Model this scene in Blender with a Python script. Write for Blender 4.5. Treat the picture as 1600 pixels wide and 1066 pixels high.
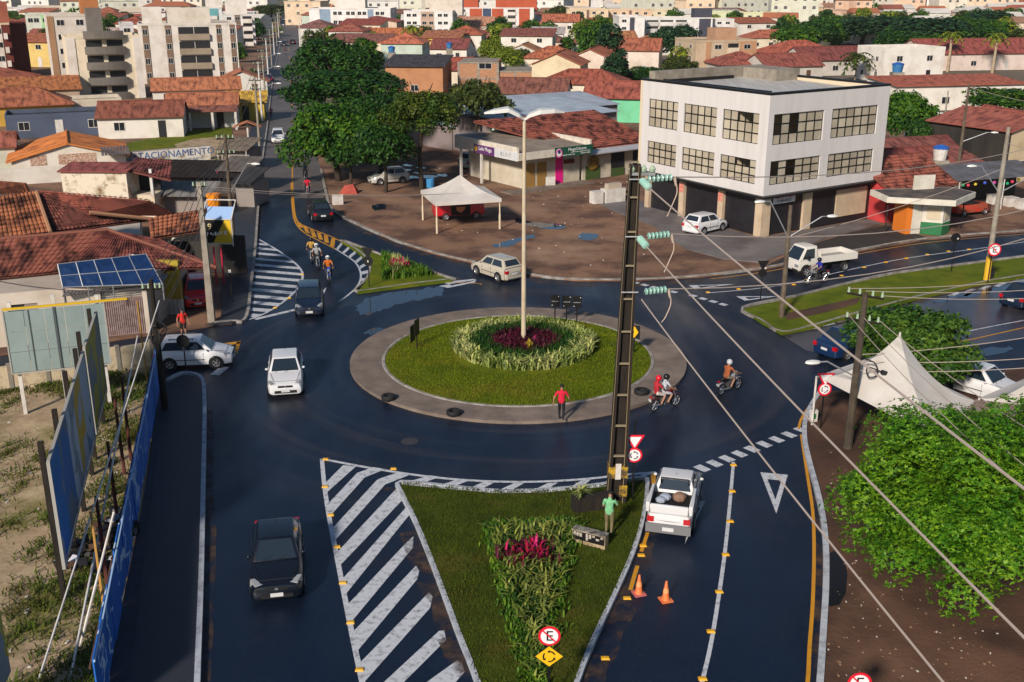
import bpy, math, random
import numpy as np
from mathutils import Vector, Matrix
from mathutils.geometry import tessellate_polygon
for o in list(bpy.data.objects): bpy.data.objects.remove(o)
C = bpy.context.scene.collection
random.seed(7); rng = np.random.default_rng(7)
R = math.radians
# ---------------------------------------------------------------- camera, light, exposure
FOC, CAMH = 1680.0, 19.0
PITCH = math.atan(571 / FOC)
cam_d = bpy.data.cameras.new('camera'); cam = bpy.data.objects.new('camera', cam_d); C.objects.link(cam)
cam.location = (0, 0, CAMH); cam.rotation_euler = (math.pi / 2 - PITCH, 0, 0)
cam_d.sensor_width = 36; cam_d.lens = 36 * FOC / 1600; cam_d.clip_end = 6000; cam_d.clip_start = .3
bpy.context.scene.camera = cam
SUN_ELEV, SUN_AZ = R(29), R(206)          # azimuth clockwise from +Y: the sun stands behind and to the side of the camera
world = bpy.data.worlds.new('World'); bpy.context.scene.world = world; world.use_nodes = True
wn = world.node_tree
sky = wn.nodes.new('ShaderNodeTexSky'); sky.sky_type = 'NISHITA'; sky.sun_disc = False
sky.sun_elevation = SUN_ELEV; sky.sun_rotation = SUN_AZ; sky.air_density = 1.2; sky.dust_density = .35; sky.ozone_density = 4.0
wn.nodes['Background'].inputs[1].default_value = 0.060
wn.links.new(sky.outputs[0], wn.nodes['Background'].inputs[0])
sl = bpy.data.lights.new('sun', 'SUN'); sl.energy = 4.2; sl.angle = R(6); sl.color = (1, .89, .76)
so = bpy.data.objects.new('sun', sl); C.objects.link(so)
sdir = Vector((math.sin(SUN_AZ) * math.cos(SUN_ELEV), math.cos(SUN_AZ) * math.cos(SUN_ELEV), math.sin(SUN_ELEV)))
so.rotation_euler = sdir.to_track_quat('Z', 'Y').to_euler(); so.location = (-60, -40, 60)
vs = bpy.context.scene.view_settings
vs.view_transform = 'Standard'; vs.look = 'None'; vs.gamma = 1; vs.use_curve_mapping = False; vs.exposure = 0.36
bpy.context.scene.cycles.max_bounces = 5; bpy.context.scene.cycles.diffuse_bounces = 3; bpy.context.scene.cycles.glossy_bounces = 3
bpy.context.scene.cycles.transmission_bounces = 2; bpy.context.scene.cycles.transparent_max_bounces = 4
try: bpy.context.scene.cycles.use_denoising = True
except Exception: pass
# ---------------------------------------------------------------- helpers
cP, sP = math.cos(PITCH), math.sin(PITCH)
def G(px, py, z=0.0):
    "point of the horizontal plane at height z that the photograph shows at this pixel (1600 x 1066)"
    X = (px - 800) / FOC; v = (py - 533) / FOC
    t = (z - CAMH) / (-sP - v * cP)
    return Vector((X * t, (cP - v * sP) * t, z))
def HT(px, py, pty):
    p = G(px, py); v = (pty - 533) / FOC
    return CAMH - (v * p.y * cP + p.y * sP) / (cP - v * sP)
def PJ(x, y, z):
    d = y * cP - (z - CAMH) * sP; u = y * sP + (z - CAMH) * cP
    return 800 + FOC * x / d, 533 - FOC * u / d
def PPM(py): return (py + 38) * .0498
def smooth(pts, n=6, closed=False):
    out = []; N = len(pts); pts = [Vector(p) for p in pts]
    for i in range(N if closed else N - 1):
        p0 = pts[(i - 1) % N] if closed or i > 0 else pts[0]
        p1 = pts[i]; p2 = pts[(i + 1) % N]
        p3 = pts[(i + 2) % N] if closed or i + 2 < N else pts[-1]
        for k in range(n):
            t = k / n
            out.append(.5 * ((2 * p1) + (p2 - p0) * t + (2 * p0 - 5 * p1 + 4 * p2 - p3) * t * t + (3 * p1 - p0 - 3 * p2 + p3) * t ** 3))
    if not closed: out.append(pts[-1])
    return out
class MB:
    def __init__(s): s.v = []; s.f = []; s.mi = []; s.uv = {}; s.m = 0
    def add(s, vs, fs):
        b = len(s.v); s.v += [tuple(v) for v in vs]
        for f in fs: s.f.append(tuple(b + i for i in f)); s.mi.append(s.m)
        return s
    def hexa(s, b4, t4):
        return s.add(list(b4) + list(t4), [(3, 2, 1, 0), (4, 5, 6, 7), (0, 1, 5, 4), (1, 2, 6, 5), (2, 3, 7, 6), (3, 0, 4, 7)])
    def box(s, c, d, rz=0, tilt=0):
        hx, hy, hz = d[0] / 2, d[1] / 2, d[2] / 2
        M = Matrix.Translation(Vector(c)) @ Matrix.Rotation(rz, 4, 'Z') @ Matrix.Rotation(tilt, 4, 'Y')
        p = [M @ Vector(q) for q in ((-hx, -hy, -hz), (hx, -hy, -hz), (hx, hy, -hz), (-hx, hy, -hz), (-hx, -hy, hz), (hx, -hy, hz), (hx, hy, hz), (-hx, hy, hz))]
        return s.hexa(p[:4], p[4:])
    def bx(s, x0, x1, y0, y1, z0, z1):
        return s.box(((x0 + x1) / 2, (y0 + y1) / 2, (z0 + z1) / 2), (abs(x1 - x0), abs(y1 - y0), abs(z1 - z0)))
    def quad(s, a, b, c, d):
        i = len(s.f); s.add([a, b, c, d], [(0, 1, 2, 3)])
        a, b, c, d = map(Vector, (a, b, c, d)); w = (b - a).length; h = (d - a).length; w2 = (c - d).length
        s.uv[i] = ((0, 0), (w, 0), (w / 2 + w2 / 2, h), (w / 2 - w2 / 2, h)); return s
    def slab(s, a, b, c, d, t):
        "a four-cornered plate of thickness t below the given face"
        a, b, c, d = map(Vector, (a, b, c, d)); n = (b - a).cross(d - a).normalized() * t
        s.quad(a, b, c, d); return s.add([a, b, c, d, a - n, b - n, c - n, d - n], [(7, 6, 5, 4), (0, 4, 5, 1), (1, 5, 6, 2), (2, 6, 7, 3), (3, 7, 4, 0)])
    def ngon(s, pts): return s.add(pts, [tuple(range(len(pts)))])
    def sheet(s, pts, z=None):
        P = [Vector((p[0], p[1], p[2] if z is None else z)) for p in pts]
        tr = tessellate_polygon([P]); out = []
        for t in tr:
            a, b, c = (P[i] for i in t)
            out.append(t if (b - a).cross(c - a).z > 0 else (t[0], t[2], t[1]))
        return s.add(P, out)
    def prism(s, pts, z0, z1):
        P = [Vector((p[0], p[1], 0)) for p in pts]; n = len(P)
        if sum(P[i].x * P[(i + 1) % n].y - P[(i + 1) % n].x * P[i].y for i in range(n)) < 0: P.reverse()
        s.sheet(P, z1)
        vs = [(p.x, p.y, z0) for p in P] + [(p.x, p.y, z1) for p in P]
        return s.add(vs, [(i, (i + 1) % n, n + (i + 1) % n, n + i) for i in range(n)])
    def tube(s, p0, p1, r0, r1=None, n=8, caps=True):
        r1 = r0 if r1 is None else r1; p0 = Vector(p0); p1 = Vector(p1)
        q = (p1 - p0).to_track_quat('Z', 'Y'); vs = []
        for p, r in ((p0, r0), (p1, r1)):
            for i in range(n): a = 2 * math.pi * i / n; vs.append(p + q @ Vector((math.cos(a) * r, math.sin(a) * r, 0)))
        fs = [(i, (i + 1) % n, n + (i + 1) % n, n + i) for i in range(n)]
        if caps: fs += [tuple(range(n - 1, -1, -1)), tuple(range(n, 2 * n))]
        return s.add(vs, fs)
    def path(s, pts, r, n=5):
        for a, b in zip(pts[:-1], pts[1:]): s.tube(a, b, r, r, n)
        return s
    def lathe(s, prof, n=16, M=None):
        M = M or Matrix(); vs = []; fs = []; k = len(prof)
        for i in range(n):
            a = 2 * math.pi * i / n
            vs += [M @ Vector((r * math.cos(a), r * math.sin(a), z)) for r, z in prof]
        for i in range(n):
            j = (i + 1) % n
            for q in range(k - 1): fs.append((i * k + q, j * k + q, j * k + q + 1, i * k + q + 1))
        return s.add(vs, fs)
    def ball(s, c, r, n=8, sz=1):
        return s.lathe([(math.cos(t) * r + 1e-4, math.sin(t) * r * sz) for t in np.linspace(-math.pi / 2, math.pi / 2, 6)], n, Matrix.Translation(Vector(c)))
    def build(s, name, mats, parent=None, loc=None, rz=0, sm=False, col=None, kind=None):
        me = bpy.data.meshes.new(name); me.from_pydata(s.v, [], s.f)
        mats = mats if isinstance(mats, (list, tuple)) else [mats]
        for m in mats: me.materials.append(m)
        if len(mats) > 1: me.polygons.foreach_set('material_index', s.mi)
        if s.uv:
            ul = me.uv_layers.new(name='UVMap')
            for fi, uvs in s.uv.items():
                for li, uv in zip(me.polygons[fi].loop_indices, uvs): ul.data[li].uv = uv
        if sm:
            me.polygons.foreach_set('use_smooth', [True] * len(me.polygons))
            if sm is not True: me.set_sharp_from_angle(angle=R(sm))
        me.update()
        return link(me, name, parent, loc, rz, col, kind)
def link(me, name, parent=None, loc=None, rz=0, col=None, kind=None):
    o = bpy.data.objects.new(name, me); C.objects.link(o)
    if loc is not None: o.location = loc
    o.rotation_euler = (0, 0, rz)
    if parent is not None: o.parent = parent
    if col is not None: o.color = (*col, 1)
    if kind: o['kind'] = kind
    return o
def thing(name, label, cat, loc=(0, 0, 0), rz=0, group=None):
    o = bpy.data.objects.new(name, None); C.objects.link(o); o.location = loc; o.rotation_euler = (0, 0, rz)
    o.empty_display_size = .2
    return tag(o, label, cat, group)
def tag(o, label, cat, group=None):
    o['label'] = label; o['category'] = cat
    if group: o['group'] = group
    return o
def copy_tree(o, parent=None):
    c = o.copy(); C.objects.link(c); c.parent = parent
    for ch in KIDS.get(o.name, ()): copy_tree(ch, c)
    return c
KIDS = {}
# ---------------------------------------------------------------- materials
MATS = {}
def lin(h):
    h = h.lstrip('#'); return tuple(((int(h[i:i + 2], 16) / 255) ** 2.2) for i in (0, 2, 4))
def mat(name, col=(.5, .5, .5), col2=None, rough=.8, metal=0, scale=2.0, spec=.4, bump=0, bscale=25, obj=False, local=False, coat=0, trans=0,
        emit=None, stretch=None, lo=.35, hi=.65, uv=False, rnd=0, detail=5, col3=None):
    if name in MATS: return MATS[name]
    m = bpy.data.materials.new(name); m.use_nodes = True; MATS[name] = m
    t = m.node_tree; N = t.nodes; Lk = t.links.new; b = N['Principled BSDF']
    b.inputs['Roughness'].default_value = rough; b.inputs['Metallic'].default_value = metal
    b.inputs['Specular IOR Level'].default_value = spec
    if coat: b.inputs['Coat Weight'].default_value = coat; b.inputs['Coat Roughness'].default_value = .06
    if local or uv:
        tc = N.new('ShaderNodeTexCoord'); src = tc.outputs['UV' if uv else 'Object']
    else:
        tc = N.new('ShaderNodeNewGeometry'); src = tc.outputs['Position']
    if stretch:
        mp = N.new('ShaderNodeMapping'); mp.inputs['Scale'].default_value = stretch; Lk(src, mp.inputs[0]); src = mp.outputs[0]
    def noise(sc, d=detail):
        n = N.new('ShaderNodeTexNoise'); n.inputs['Scale'].default_value = sc; n.inputs['Detail'].default_value = d; n.inputs['Roughness'].default_value = .62
        Lk(src, n.inputs['Vector']); return n.outputs['Fac']
    def mixc(fac, a, c):
        x = N.new('ShaderNodeMix'); x.data_type = 'RGBA'
        if hasattr(fac, 'links'): Lk(fac, x.inputs[0])
        else: x.inputs[0].default_value = fac
        for k, v in ((6, a), (7, c)):
            if hasattr(v, 'links'): Lk(v, x.inputs[k])
            else: x.inputs[k].default_value = (*v, 1)
        return x.outputs[2]
    def ramp(f, a, c):
        x = N.new('ShaderNodeMapRange'); x.inputs[1].default_value = a; x.inputs[2].default_value = c; Lk(f, x.inputs[0]); return x.outputs[0]
    base = col
    if obj:
        oi = N.new('ShaderNodeObjectInfo'); base = oi.outputs['Color']
    if col2 is not None:
        f = ramp(noise(scale), lo, hi)
        if obj:
            x = N.new('ShaderNodeMix'); x.data_type = 'RGBA'; x.blend_type = 'MULTIPLY'; Lk(f, x.inputs[0]); Lk(base, x.inputs[6]); x.inputs[7].default_value = (*col2, 1); base = x.outputs[2]
        else: base = mixc(f, col, col2)
    if col3 is not None:
        f3 = ramp(noise(scale * .31 + .01), .52, .68); base = mixc(f3, base, col3)
    if rnd:
        gi = N.new('ShaderNodeNewGeometry'); hs = N.new('ShaderNodeHueSaturation')
        mr = N.new('ShaderNodeMapRange'); Lk(gi.outputs['Random Per Island'], mr.inputs[0]); mr.inputs[3].default_value = 1 - rnd; mr.inputs[4].default_value = 1 + rnd
        Lk(mr.outputs[0], hs.inputs['Value'])
        mh = N.new('ShaderNodeMapRange'); Lk(gi.outputs['Random Per Island'], mh.inputs[0]); mh.inputs[3].default_value = .5 + rnd * .045; mh.inputs[4].default_value = .5 - rnd * .045
        Lk(mh.outputs[0], hs.inputs['Hue'])
        if hasattr(base, 'links'): Lk(base, hs.inputs['Color'])
        else: hs.inputs['Color'].default_value = (*base, 1)
        base = hs.outputs[0]
    if hasattr(base, 'links'): Lk(base, b.inputs['Base Color'])
    else: b.inputs['Base Color'].default_value = (*base, 1)
    if bump:
        bp = N.new('ShaderNodeBump'); bp.inputs['Strength'].default_value = bump; bp.inputs['Distance'].default_value = .05
        Lk(noise(bscale, 4), bp.inputs['Height']); Lk(bp.outputs[0], b.inputs['Normal'])
    if emit: b.inputs['Emission Color'].default_value = (*emit[:3], 1); b.inputs['Emission Strength'].default_value = emit[3]
    if trans:
        tr = N.new('ShaderNodeBsdfTranslucent'); mx = N.new('ShaderNodeMixShader'); mx.inputs[0].default_value = trans
        if hasattr(base, 'links'): Lk(base, tr.inputs[0])
        else: tr.inputs[0].default_value = (*base, 1)
        Lk(b.outputs[0], mx.inputs[1]); Lk(tr.outputs[0], mx.inputs[2]); Lk(mx.outputs[0], N['Material Output'].inputs[0])
    return m
def edit(m): return m.node_tree, m.node_tree.nodes, m.node_tree.links.new
ASPH = mat('asphalt', (.002, .006, .017), (.004, .009, .022), rough=.42, scale=.35, spec=.55, bump=.12, bscale=45, col3=(.014, .011, .014))
ASPH.node_tree.nodes['Principled BSDF'].inputs['Specular Tint'].default_value = (.45, .68, 1, 1)
t, N, Lk = edit(ASPH)      # damp patches: the roughness varies slowly over the carriageway
g_ = N.new('ShaderNodeNewGeometry'); mp_ = N.new('ShaderNodeMapping'); mp_.inputs['Scale'].default_value = (.35, .10, 1); Lk(g_.outputs[0], mp_.inputs[0])
n_ = N.new('ShaderNodeTexNoise'); n_.inputs['Scale'].default_value = .9; n_.inputs['Detail'].default_value = 4; Lk(mp_.outputs[0], n_.inputs['Vector'])
r_ = N.new('ShaderNodeMapRange'); r_.inputs[1].default_value = .35; r_.inputs[2].default_value = .7; r_.inputs[3].default_value = .32; r_.inputs[4].default_value = .68
Lk(n_.outputs[0], r_.inputs[0]); Lk(r_.outputs[0], N['Principled BSDF'].inputs['Roughness'])
WET = mat('wet_asphalt', (.02, .021, .034), (.05, .045, .055), rough=.3, scale=.5, spec=.6, bump=.06, bscale=40)
ASPH_OLD = mat('worn_asphalt', (.075, .066, .066), (.12, .10, .09), rough=.6, scale=.25, spec=.5, bump=.1, bscale=30)
PAINT_W = mat('road_paint_white', (.50, .52, .56), (.10, .10, .12), rough=.6, scale=4.5, lo=.50, hi=.74, detail=10)
PAINT_Y = mat('road_paint_yellow', (.55, .25, .012), (.36, .15, .01), rough=.6, scale=5, lo=.5, hi=.8)
t, N, Lk = edit(ASPH)     # tracks worn by tyres circling the island
vm = N.new('ShaderNodeVectorMath'); vm.operation = 'DISTANCE'; g2 = N.new('ShaderNodeNewGeometry'); Lk(g2.outputs[0], vm.inputs[0]); vm.inputs[1].default_value = (.32, 53.06, 0)
sx_ = N.new('ShaderNodeSeparateXYZ'); Lk(g2.outputs[0], sx_.inputs[0]); sc_ = N.new('ShaderNodeMath'); sc_.operation = 'MULTIPLY'; sc_.inputs[1].default_value = .06; Lk(sx_.outputs[0], sc_.inputs[0])
cb = N.new('ShaderNodeCombineXYZ'); Lk(vm.outputs['Value'], cb.inputs[0]); Lk(sc_.outputs[0], cb.inputs[1]); n3 = N.new('ShaderNodeTexNoise'); n3.inputs['Scale'].default_value = .9; n3.inputs['Detail'].default_value = 7; Lk(cb.outputs[0], n3.inputs['Vector'])
m3 = N.new('ShaderNodeMapRange'); m3.inputs[1].default_value = .5; m3.inputs[2].default_value = .72; m3.inputs[4].default_value = .75; Lk(n3.outputs[0], m3.inputs[0])
bc = N['Principled BSDF'].inputs['Base Color']; o3 = bc.links[0].from_socket; x3 = N.new('ShaderNodeMix'); x3.data_type = 'RGBA'; m6 = N.new('ShaderNodeMapRange'); m6.inputs[1].default_value = 15; m6.inputs[2].default_value = 21; m6.inputs[3].default_value = 1; m6.inputs[4].default_value = 0; Lk(vm.outputs['Value'], m6.inputs[0]); mu = N.new('ShaderNodeMath'); mu.operation = 'MULTIPLY'; Lk(m3.outputs[0], mu.inputs[0]); Lk(m6.outputs[0], mu.inputs[1]); Lk(mu.outputs[0], x3.inputs[0]); Lk(o3, x3.inputs[6]); x3.inputs[7].default_value = (.036, .030, .032, 1); Lk(x3.outputs[2], bc)
n4 = N.new('ShaderNodeTexNoise'); n4.inputs['Scale'].default_value = 7; n4.inputs['Detail'].default_value = 9; n4.inputs['Roughness'].default_value = .8; Lk(g2.outputs[0], n4.inputs['Vector']); m4 = N.new('ShaderNodeMapRange'); m4.inputs[1].default_value = .5; m4.inputs[2].default_value = .75; m4.inputs[4].default_value = .5; Lk(n4.outputs[0], m4.inputs[0])
x4 = N.new('ShaderNodeMix'); x4.data_type = 'RGBA'; Lk(m4.outputs[0], x4.inputs[0]); Lk(x3.outputs[2], x4.inputs[6]); x4.inputs[7].default_value = (.045, .042, .046, 1); Lk(x4.outputs[2], bc)
DUST = mat('kerb_dust', (.10, .060, .042), (.05, .032, .026), rough=.95, scale=3)     # sand washed along the kerbs, thinning out
t, N, Lk = edit(DUST); tr = N.new('ShaderNodeBsdfTransparent'); ms = N.new('ShaderNodeMixShader'); g2 = N.new('ShaderNodeNewGeometry'); n5 = N.new('ShaderNodeTexNoise'); n5.inputs['Scale'].default_value = .9; n5.inputs['Detail'].default_value = 9; n5.inputs['Roughness'].default_value = .7; Lk(g2.outputs[0], n5.inputs['Vector'])
m5 = N.new('ShaderNodeMapRange'); m5.inputs[1].default_value = .44; m5.inputs[2].default_value = .62; m5.inputs[4].default_value = .8; Lk(n5.outputs[0], m5.inputs[0]); Lk(m5.outputs[0], ms.inputs[0]); Lk(tr.outputs[0], ms.inputs[1]); Lk(N['Principled BSDF'].outputs[0], ms.inputs[2]); Lk(ms.outputs[0], N['Material Output'].inputs[0])
KERB = mat('kerb_concrete', (.33, .31, .29), (.16, .14, .12), rough=.85, scale=1.8, bump=.3, bscale=14)
KERB_W = mat('kerb_whitewash', (.42, .45, .50), (.18, .18, .2), rough=.8, scale=2.6, lo=.45, hi=.75, bump=.3, bscale=14)
PAVE = mat('paving_brown', (.20, .155, .125), (.13, .10, .085), rough=.85, scale=1.2, bump=.25, bscale=35, col3=(.24, .19, .155))
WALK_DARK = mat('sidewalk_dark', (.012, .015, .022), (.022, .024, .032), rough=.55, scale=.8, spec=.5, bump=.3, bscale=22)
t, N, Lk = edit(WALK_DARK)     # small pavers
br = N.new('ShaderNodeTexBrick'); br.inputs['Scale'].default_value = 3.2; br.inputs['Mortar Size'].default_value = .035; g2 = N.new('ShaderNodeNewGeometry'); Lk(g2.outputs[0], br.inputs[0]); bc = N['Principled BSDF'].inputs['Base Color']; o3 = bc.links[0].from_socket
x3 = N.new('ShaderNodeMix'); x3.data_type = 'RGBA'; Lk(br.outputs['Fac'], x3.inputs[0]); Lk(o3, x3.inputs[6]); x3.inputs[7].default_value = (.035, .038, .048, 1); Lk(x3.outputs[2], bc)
WALK_EDGE = mat('sidewalk_edge', (.045, .045, .06), (.03, .03, .04), rough=.7, scale=1.5)
FORE = mat('forecourt_grey', (.15, .14, .145), (.10, .085, .08), rough=.6, scale=.5, bump=.2, bscale=20, col3=(.2, .175, .16))
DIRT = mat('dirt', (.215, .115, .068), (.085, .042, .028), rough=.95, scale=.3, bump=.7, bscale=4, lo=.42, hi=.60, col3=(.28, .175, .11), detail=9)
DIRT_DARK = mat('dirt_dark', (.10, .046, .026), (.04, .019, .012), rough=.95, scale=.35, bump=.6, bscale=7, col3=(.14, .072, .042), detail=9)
SAND = mat('sand', (.42, .32, .20), (.26, .18, .11), rough=.95, scale=.9, bump=.8, bscale=4, col3=(.13, .12, .025), detail=9)
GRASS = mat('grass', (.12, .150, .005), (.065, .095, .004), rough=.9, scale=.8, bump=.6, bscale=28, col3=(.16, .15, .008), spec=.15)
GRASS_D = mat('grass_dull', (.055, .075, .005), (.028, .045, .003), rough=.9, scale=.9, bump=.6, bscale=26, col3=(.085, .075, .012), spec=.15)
EARTH = mat('town_ground', (.17, .125, .09), (.10, .085, .06), rough=.95, scale=.06, bump=.2, bscale=1, col3=(.06, .085, .02))
WATER = mat('puddle_water', (.012, .02, .035), rough=.03, spec=.9)
PLASTER = mat('plaster', obj=True, col2=(.72, .68, .62), rough=.9, scale=.5, lo=.45, hi=.8, bump=.08, bscale=9)
STAINED = mat('stained_plaster', obj=True, col2=(.30, .20, .10), rough=.95, scale=1.1, lo=.5, hi=.66, bump=.2, bscale=6, detail=9)
CONC = mat('concrete', (.30, .27, .22), (.19, .16, .13), rough=.9, scale=1.2, bump=.15, bscale=10)
CONC_D = mat('concrete_dark', (.008, .006, .005), (.022, .015, .010), rough=.9, scale=2.2, bump=.2, bscale=12, stretch=(3, 3, .5))
STEEL = mat('galvanised', (.42, .43, .45), (.30, .30, .31), rough=.45, metal=.6, scale=3)
WHITE_M = mat('white_metal', (.62, .60, .57), (.48, .44, .40), rough=.5, scale=2)
BLACK = mat('black_paint', (.007, .007, .008), rough=.45)
BLACK2 = mat('shutter_black', (.012, .011, .015), (.018, .016, .02), rough=.4, scale=1)
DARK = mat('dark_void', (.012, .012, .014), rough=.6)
GLASS = mat('window_glass', (.014, .017, .022), rough=.08, spec=.6)
FRAME = mat('window_frame', (.55, .53, .5), rough=.6)
WOOD = mat('timber', (.12, .06, .032), (.065, .034, .02), rough=.85, scale=4)
TIN = mat('tin_sheet', (.20, .20, .215), (.12, .105, .10), rough=.5, metal=.35, scale=.7)
ROOFM = mat('clay_roof', obj=True, col2=(.22, .16, .18), rough=.9, uv=True, stretch=(1.6, .5, 1), scale=1.2, lo=.44, hi=.66, bump=.35, bscale=7, detail=9)
TILEM = mat('clay_tiles', obj=True, col2=(.11, .08, .10), rough=.9, scale=1.3, lo=.44, hi=.62, stretch=(1, .6, 1), bump=.2, bscale=9, detail=9)
LABELS_NEAR = []    # (x, y, phrase) of things that other labels refer to
def near_phrase(x, y, skip=None):
    best = min((l for l in LABELS_NEAR if l[2] != skip), key=lambda l: (l[0] - x) ** 2 + (l[1] - y) ** 2)
    return best[2]
def flat_text(s, size, mtx, m, parent=None, name='lettering', ext=.004):
    cu = bpy.data.curves.new(name, 'FONT'); cu.body = s; cu.size = size; cu.extrude = ext; cu.align_x = 'CENTER'; cu.align_y = 'CENTER'
    cu.resolution_u = 2; cu.materials.append(m)
    tmp = bpy.data.objects.new(name, cu); C.objects.link(tmp); dg = bpy.context.evaluated_depsgraph_get()
    me = bpy.data.meshes.new_from_object(tmp.evaluated_get(dg)); bpy.data.objects.remove(tmp); me.name = name
    o = link(me, name, parent); o.matrix_local = mtx
    return o
def facing(origin, right, up=(0, 0, 1)):
    r = Vector(right).normalized(); u = Vector(up); u = (u - r * u.dot(r)).normalized(); n = r.cross(u)
    M = Matrix((r, u, n)).transposed().to_4x4(); M.translation = Vector(origin); return M
# ---------------------------------------------------------------- ground, roads, islands
m = MB(); m.quad((-720, -40, -.06), (720, -40, -.06), (720, 1250, -.06), (-720, 1250, -.06)); m.build('ground', EARTH, kind='structure')
def P2(pts, z=0.): return [G(x, y, z) for x, y in pts]
def region(name, pts, mt, z0, z1, sm_=0):
    q = P2(pts, z1)
    if sm_: q = smooth(q, sm_, True)
    m = MB(); m.prism(q, z0, z1); return m.build(name, mt, kind='structure')
road = MB(); road.sheet([(-75, 8, 0), (80, 8, 0), (80, 96, 0), (-26, 96, 0), (-75, 70, 0)]); road = road.build('road', ASPH, kind='structure')
m = MB(); m.sheet([(-25.5, 95.9, .002), (-17, 95.9, .002), (-18.6, 118, .002), (-23.6, 143, .002), (-53.6, 295, .002), (-84, 450, .002), (-104, 560, .002), (-112, 560, .002), (-92.6, 450, .002), (-62.2, 295, .002), (-32.4, 143, .002), (-27.4, 118, .002)])
m.build('street', ASPH_OLD, kind='structure')
# wet, worn carriageway of the avenue beyond the median
wetp = [(1222, 524), (1330, 497), (1450, 464), (1600, 434), (1750, 400), (1750, 545), (1600, 528), (1500, 545), (1420, 560), (1330, 560), (1260, 548)]
m = MB(); m.sheet(P2(wetp, .006), .006); m.build('wet_carriageway', WET, kind='structure')
# blocks and lots that stand above the carriageway
NW = [(335, 507), (362, 504), (385, 498), (393, 440), (399, 390), (404, 320), (411, 245), (418, 195), (426, 128), (436, 76), (444, 40), (449, 22)]
nwp = P2(NW, .12) + [Vector((-110, 560, .12)), Vector((-420, 560, .12)), Vector((-120, 70, .12)), Vector((-75, 58, .12)), G(0, 553, .12), G(158, 533, .12), G(232, 522, .12)]
m = MB(); m.prism(nwp, -.1, .05); m.build('block_ground', DIRT, kind='structure')
m = MB(); w_in = [(-14, 0), (-30, 0), (-40, 0), (-46, 0), (-46, 0), (-40, 0), (-34, 0), (-24, 0), (-17, 0), (-12, 0), (-8, 0), (-6, 0)]
pl = P2(NW, .12); inn = P2([(x + d[0], y) for (x, y), d in zip(NW, w_in)], .12)
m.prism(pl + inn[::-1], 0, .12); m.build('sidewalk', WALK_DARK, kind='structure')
def kerb(name, pts, w=.16, h=.15, mt=KERB, closed=False, sm_=5):
    q = smooth(pts, sm_, closed) if sm_ else [Vector(p) for p in pts]
    m = MB(); n = len(q)
    nr = []
    for i in range(n):
        a = q[i - 1] if (i > 0 or closed) else q[i]; b = q[(i + 1) % n] if (i < n - 1 or closed) else q[i]
        t = (b - a).normalized(); nr.append(Vector((-t.y, t.x, 0)) * w / 2)
    for i in range(n if closed else n - 1):
        j = (i + 1) % n; o = [q[i] - nr[i], q[j] - nr[j], q[j] + nr[j], q[i] + nr[i]]
        dz = .006 * math.sin(i * 7.1)
        m.hexa([(p.x, p.y, -.02) for p in o], [(p.x, p.y, h + dz) for p in o])
    return m.build(name, mt, kind='structure')
kerb('kerb_street', P2(NW, 0), .18, .16)
DLOT = [(489, 215), (495, 240), (502, 266), (509, 300), (520, 330), (560, 352), (600, 370), (640, 385), (700, 402), (755, 414), (830, 431), (900, 438), (1000, 438), (1100, 432), (1200, 419), (1330, 394), (1450, 374), (1600, 362), (1750, 352)]
m = MB(); m.prism(P2(DLOT, .07) + [Vector((70, 130, 0)), Vector((20, 150, 0)), Vector((-20, 143, 0))], -.1, .07); m.build('dirt_lot', DIRT, kind='structure')
kerb('kerb_lot', P2(DLOT[2:], 0), .22, .15)
region('forecourt', [(925, 312), (990, 308), (1018, 322), (1187, 372), (1356, 342), (1378, 349), (1290, 372), (1190, 410), (1130, 404), (1070, 388), (1020, 352), (960, 330)], FORE, .06, .13)
region('tarmac_patch', [(1195, 416), (1262, 384), (1330, 363), (1385, 352), (1450, 371), (1330, 392)], mat('tarmac_dark', (.020, .017, .018), (.035, .026, .024), rough=.9, scale=.8, bump=.3), .05, .115)
# median of the avenue
MED = [(1160, 483), (1240, 465), (1330, 443), (1400, 428), (1500, 415), (1600, 402), (1750, 384), (1750, 405), (1600, 432), (1530, 444), (1450, 462), (1390, 477), (1330, 494), (1270, 511), (1222, 521), (1190, 503)]
region('median_grass', MED, GRASS, -.05, .13); kerb('kerb_median', P2(MED, 0), .15, .15, closed=True, sm_=4)
region('median_soil', [(1226, 490), (1300, 474), (1345, 464), (1338, 475), (1290, 488), (1230, 500)], DIRT_DARK, .1, .15)
# dirt verge and the kerb of the approach lane
SE = [(1284, 612), (1268, 636), (1258, 660), (1257, 690), (1263, 720), (1275, 765), (1285, 810), (1290, 860), (1290, 920), (1286, 990), (1281, 1066), (1270, 1200)]
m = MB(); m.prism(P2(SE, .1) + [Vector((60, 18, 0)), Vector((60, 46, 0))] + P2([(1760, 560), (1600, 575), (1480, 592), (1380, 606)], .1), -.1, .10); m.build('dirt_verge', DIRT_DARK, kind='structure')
kerb('kerb_verge', P2(SE, 0), .20, .17, KERB_W)
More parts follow.
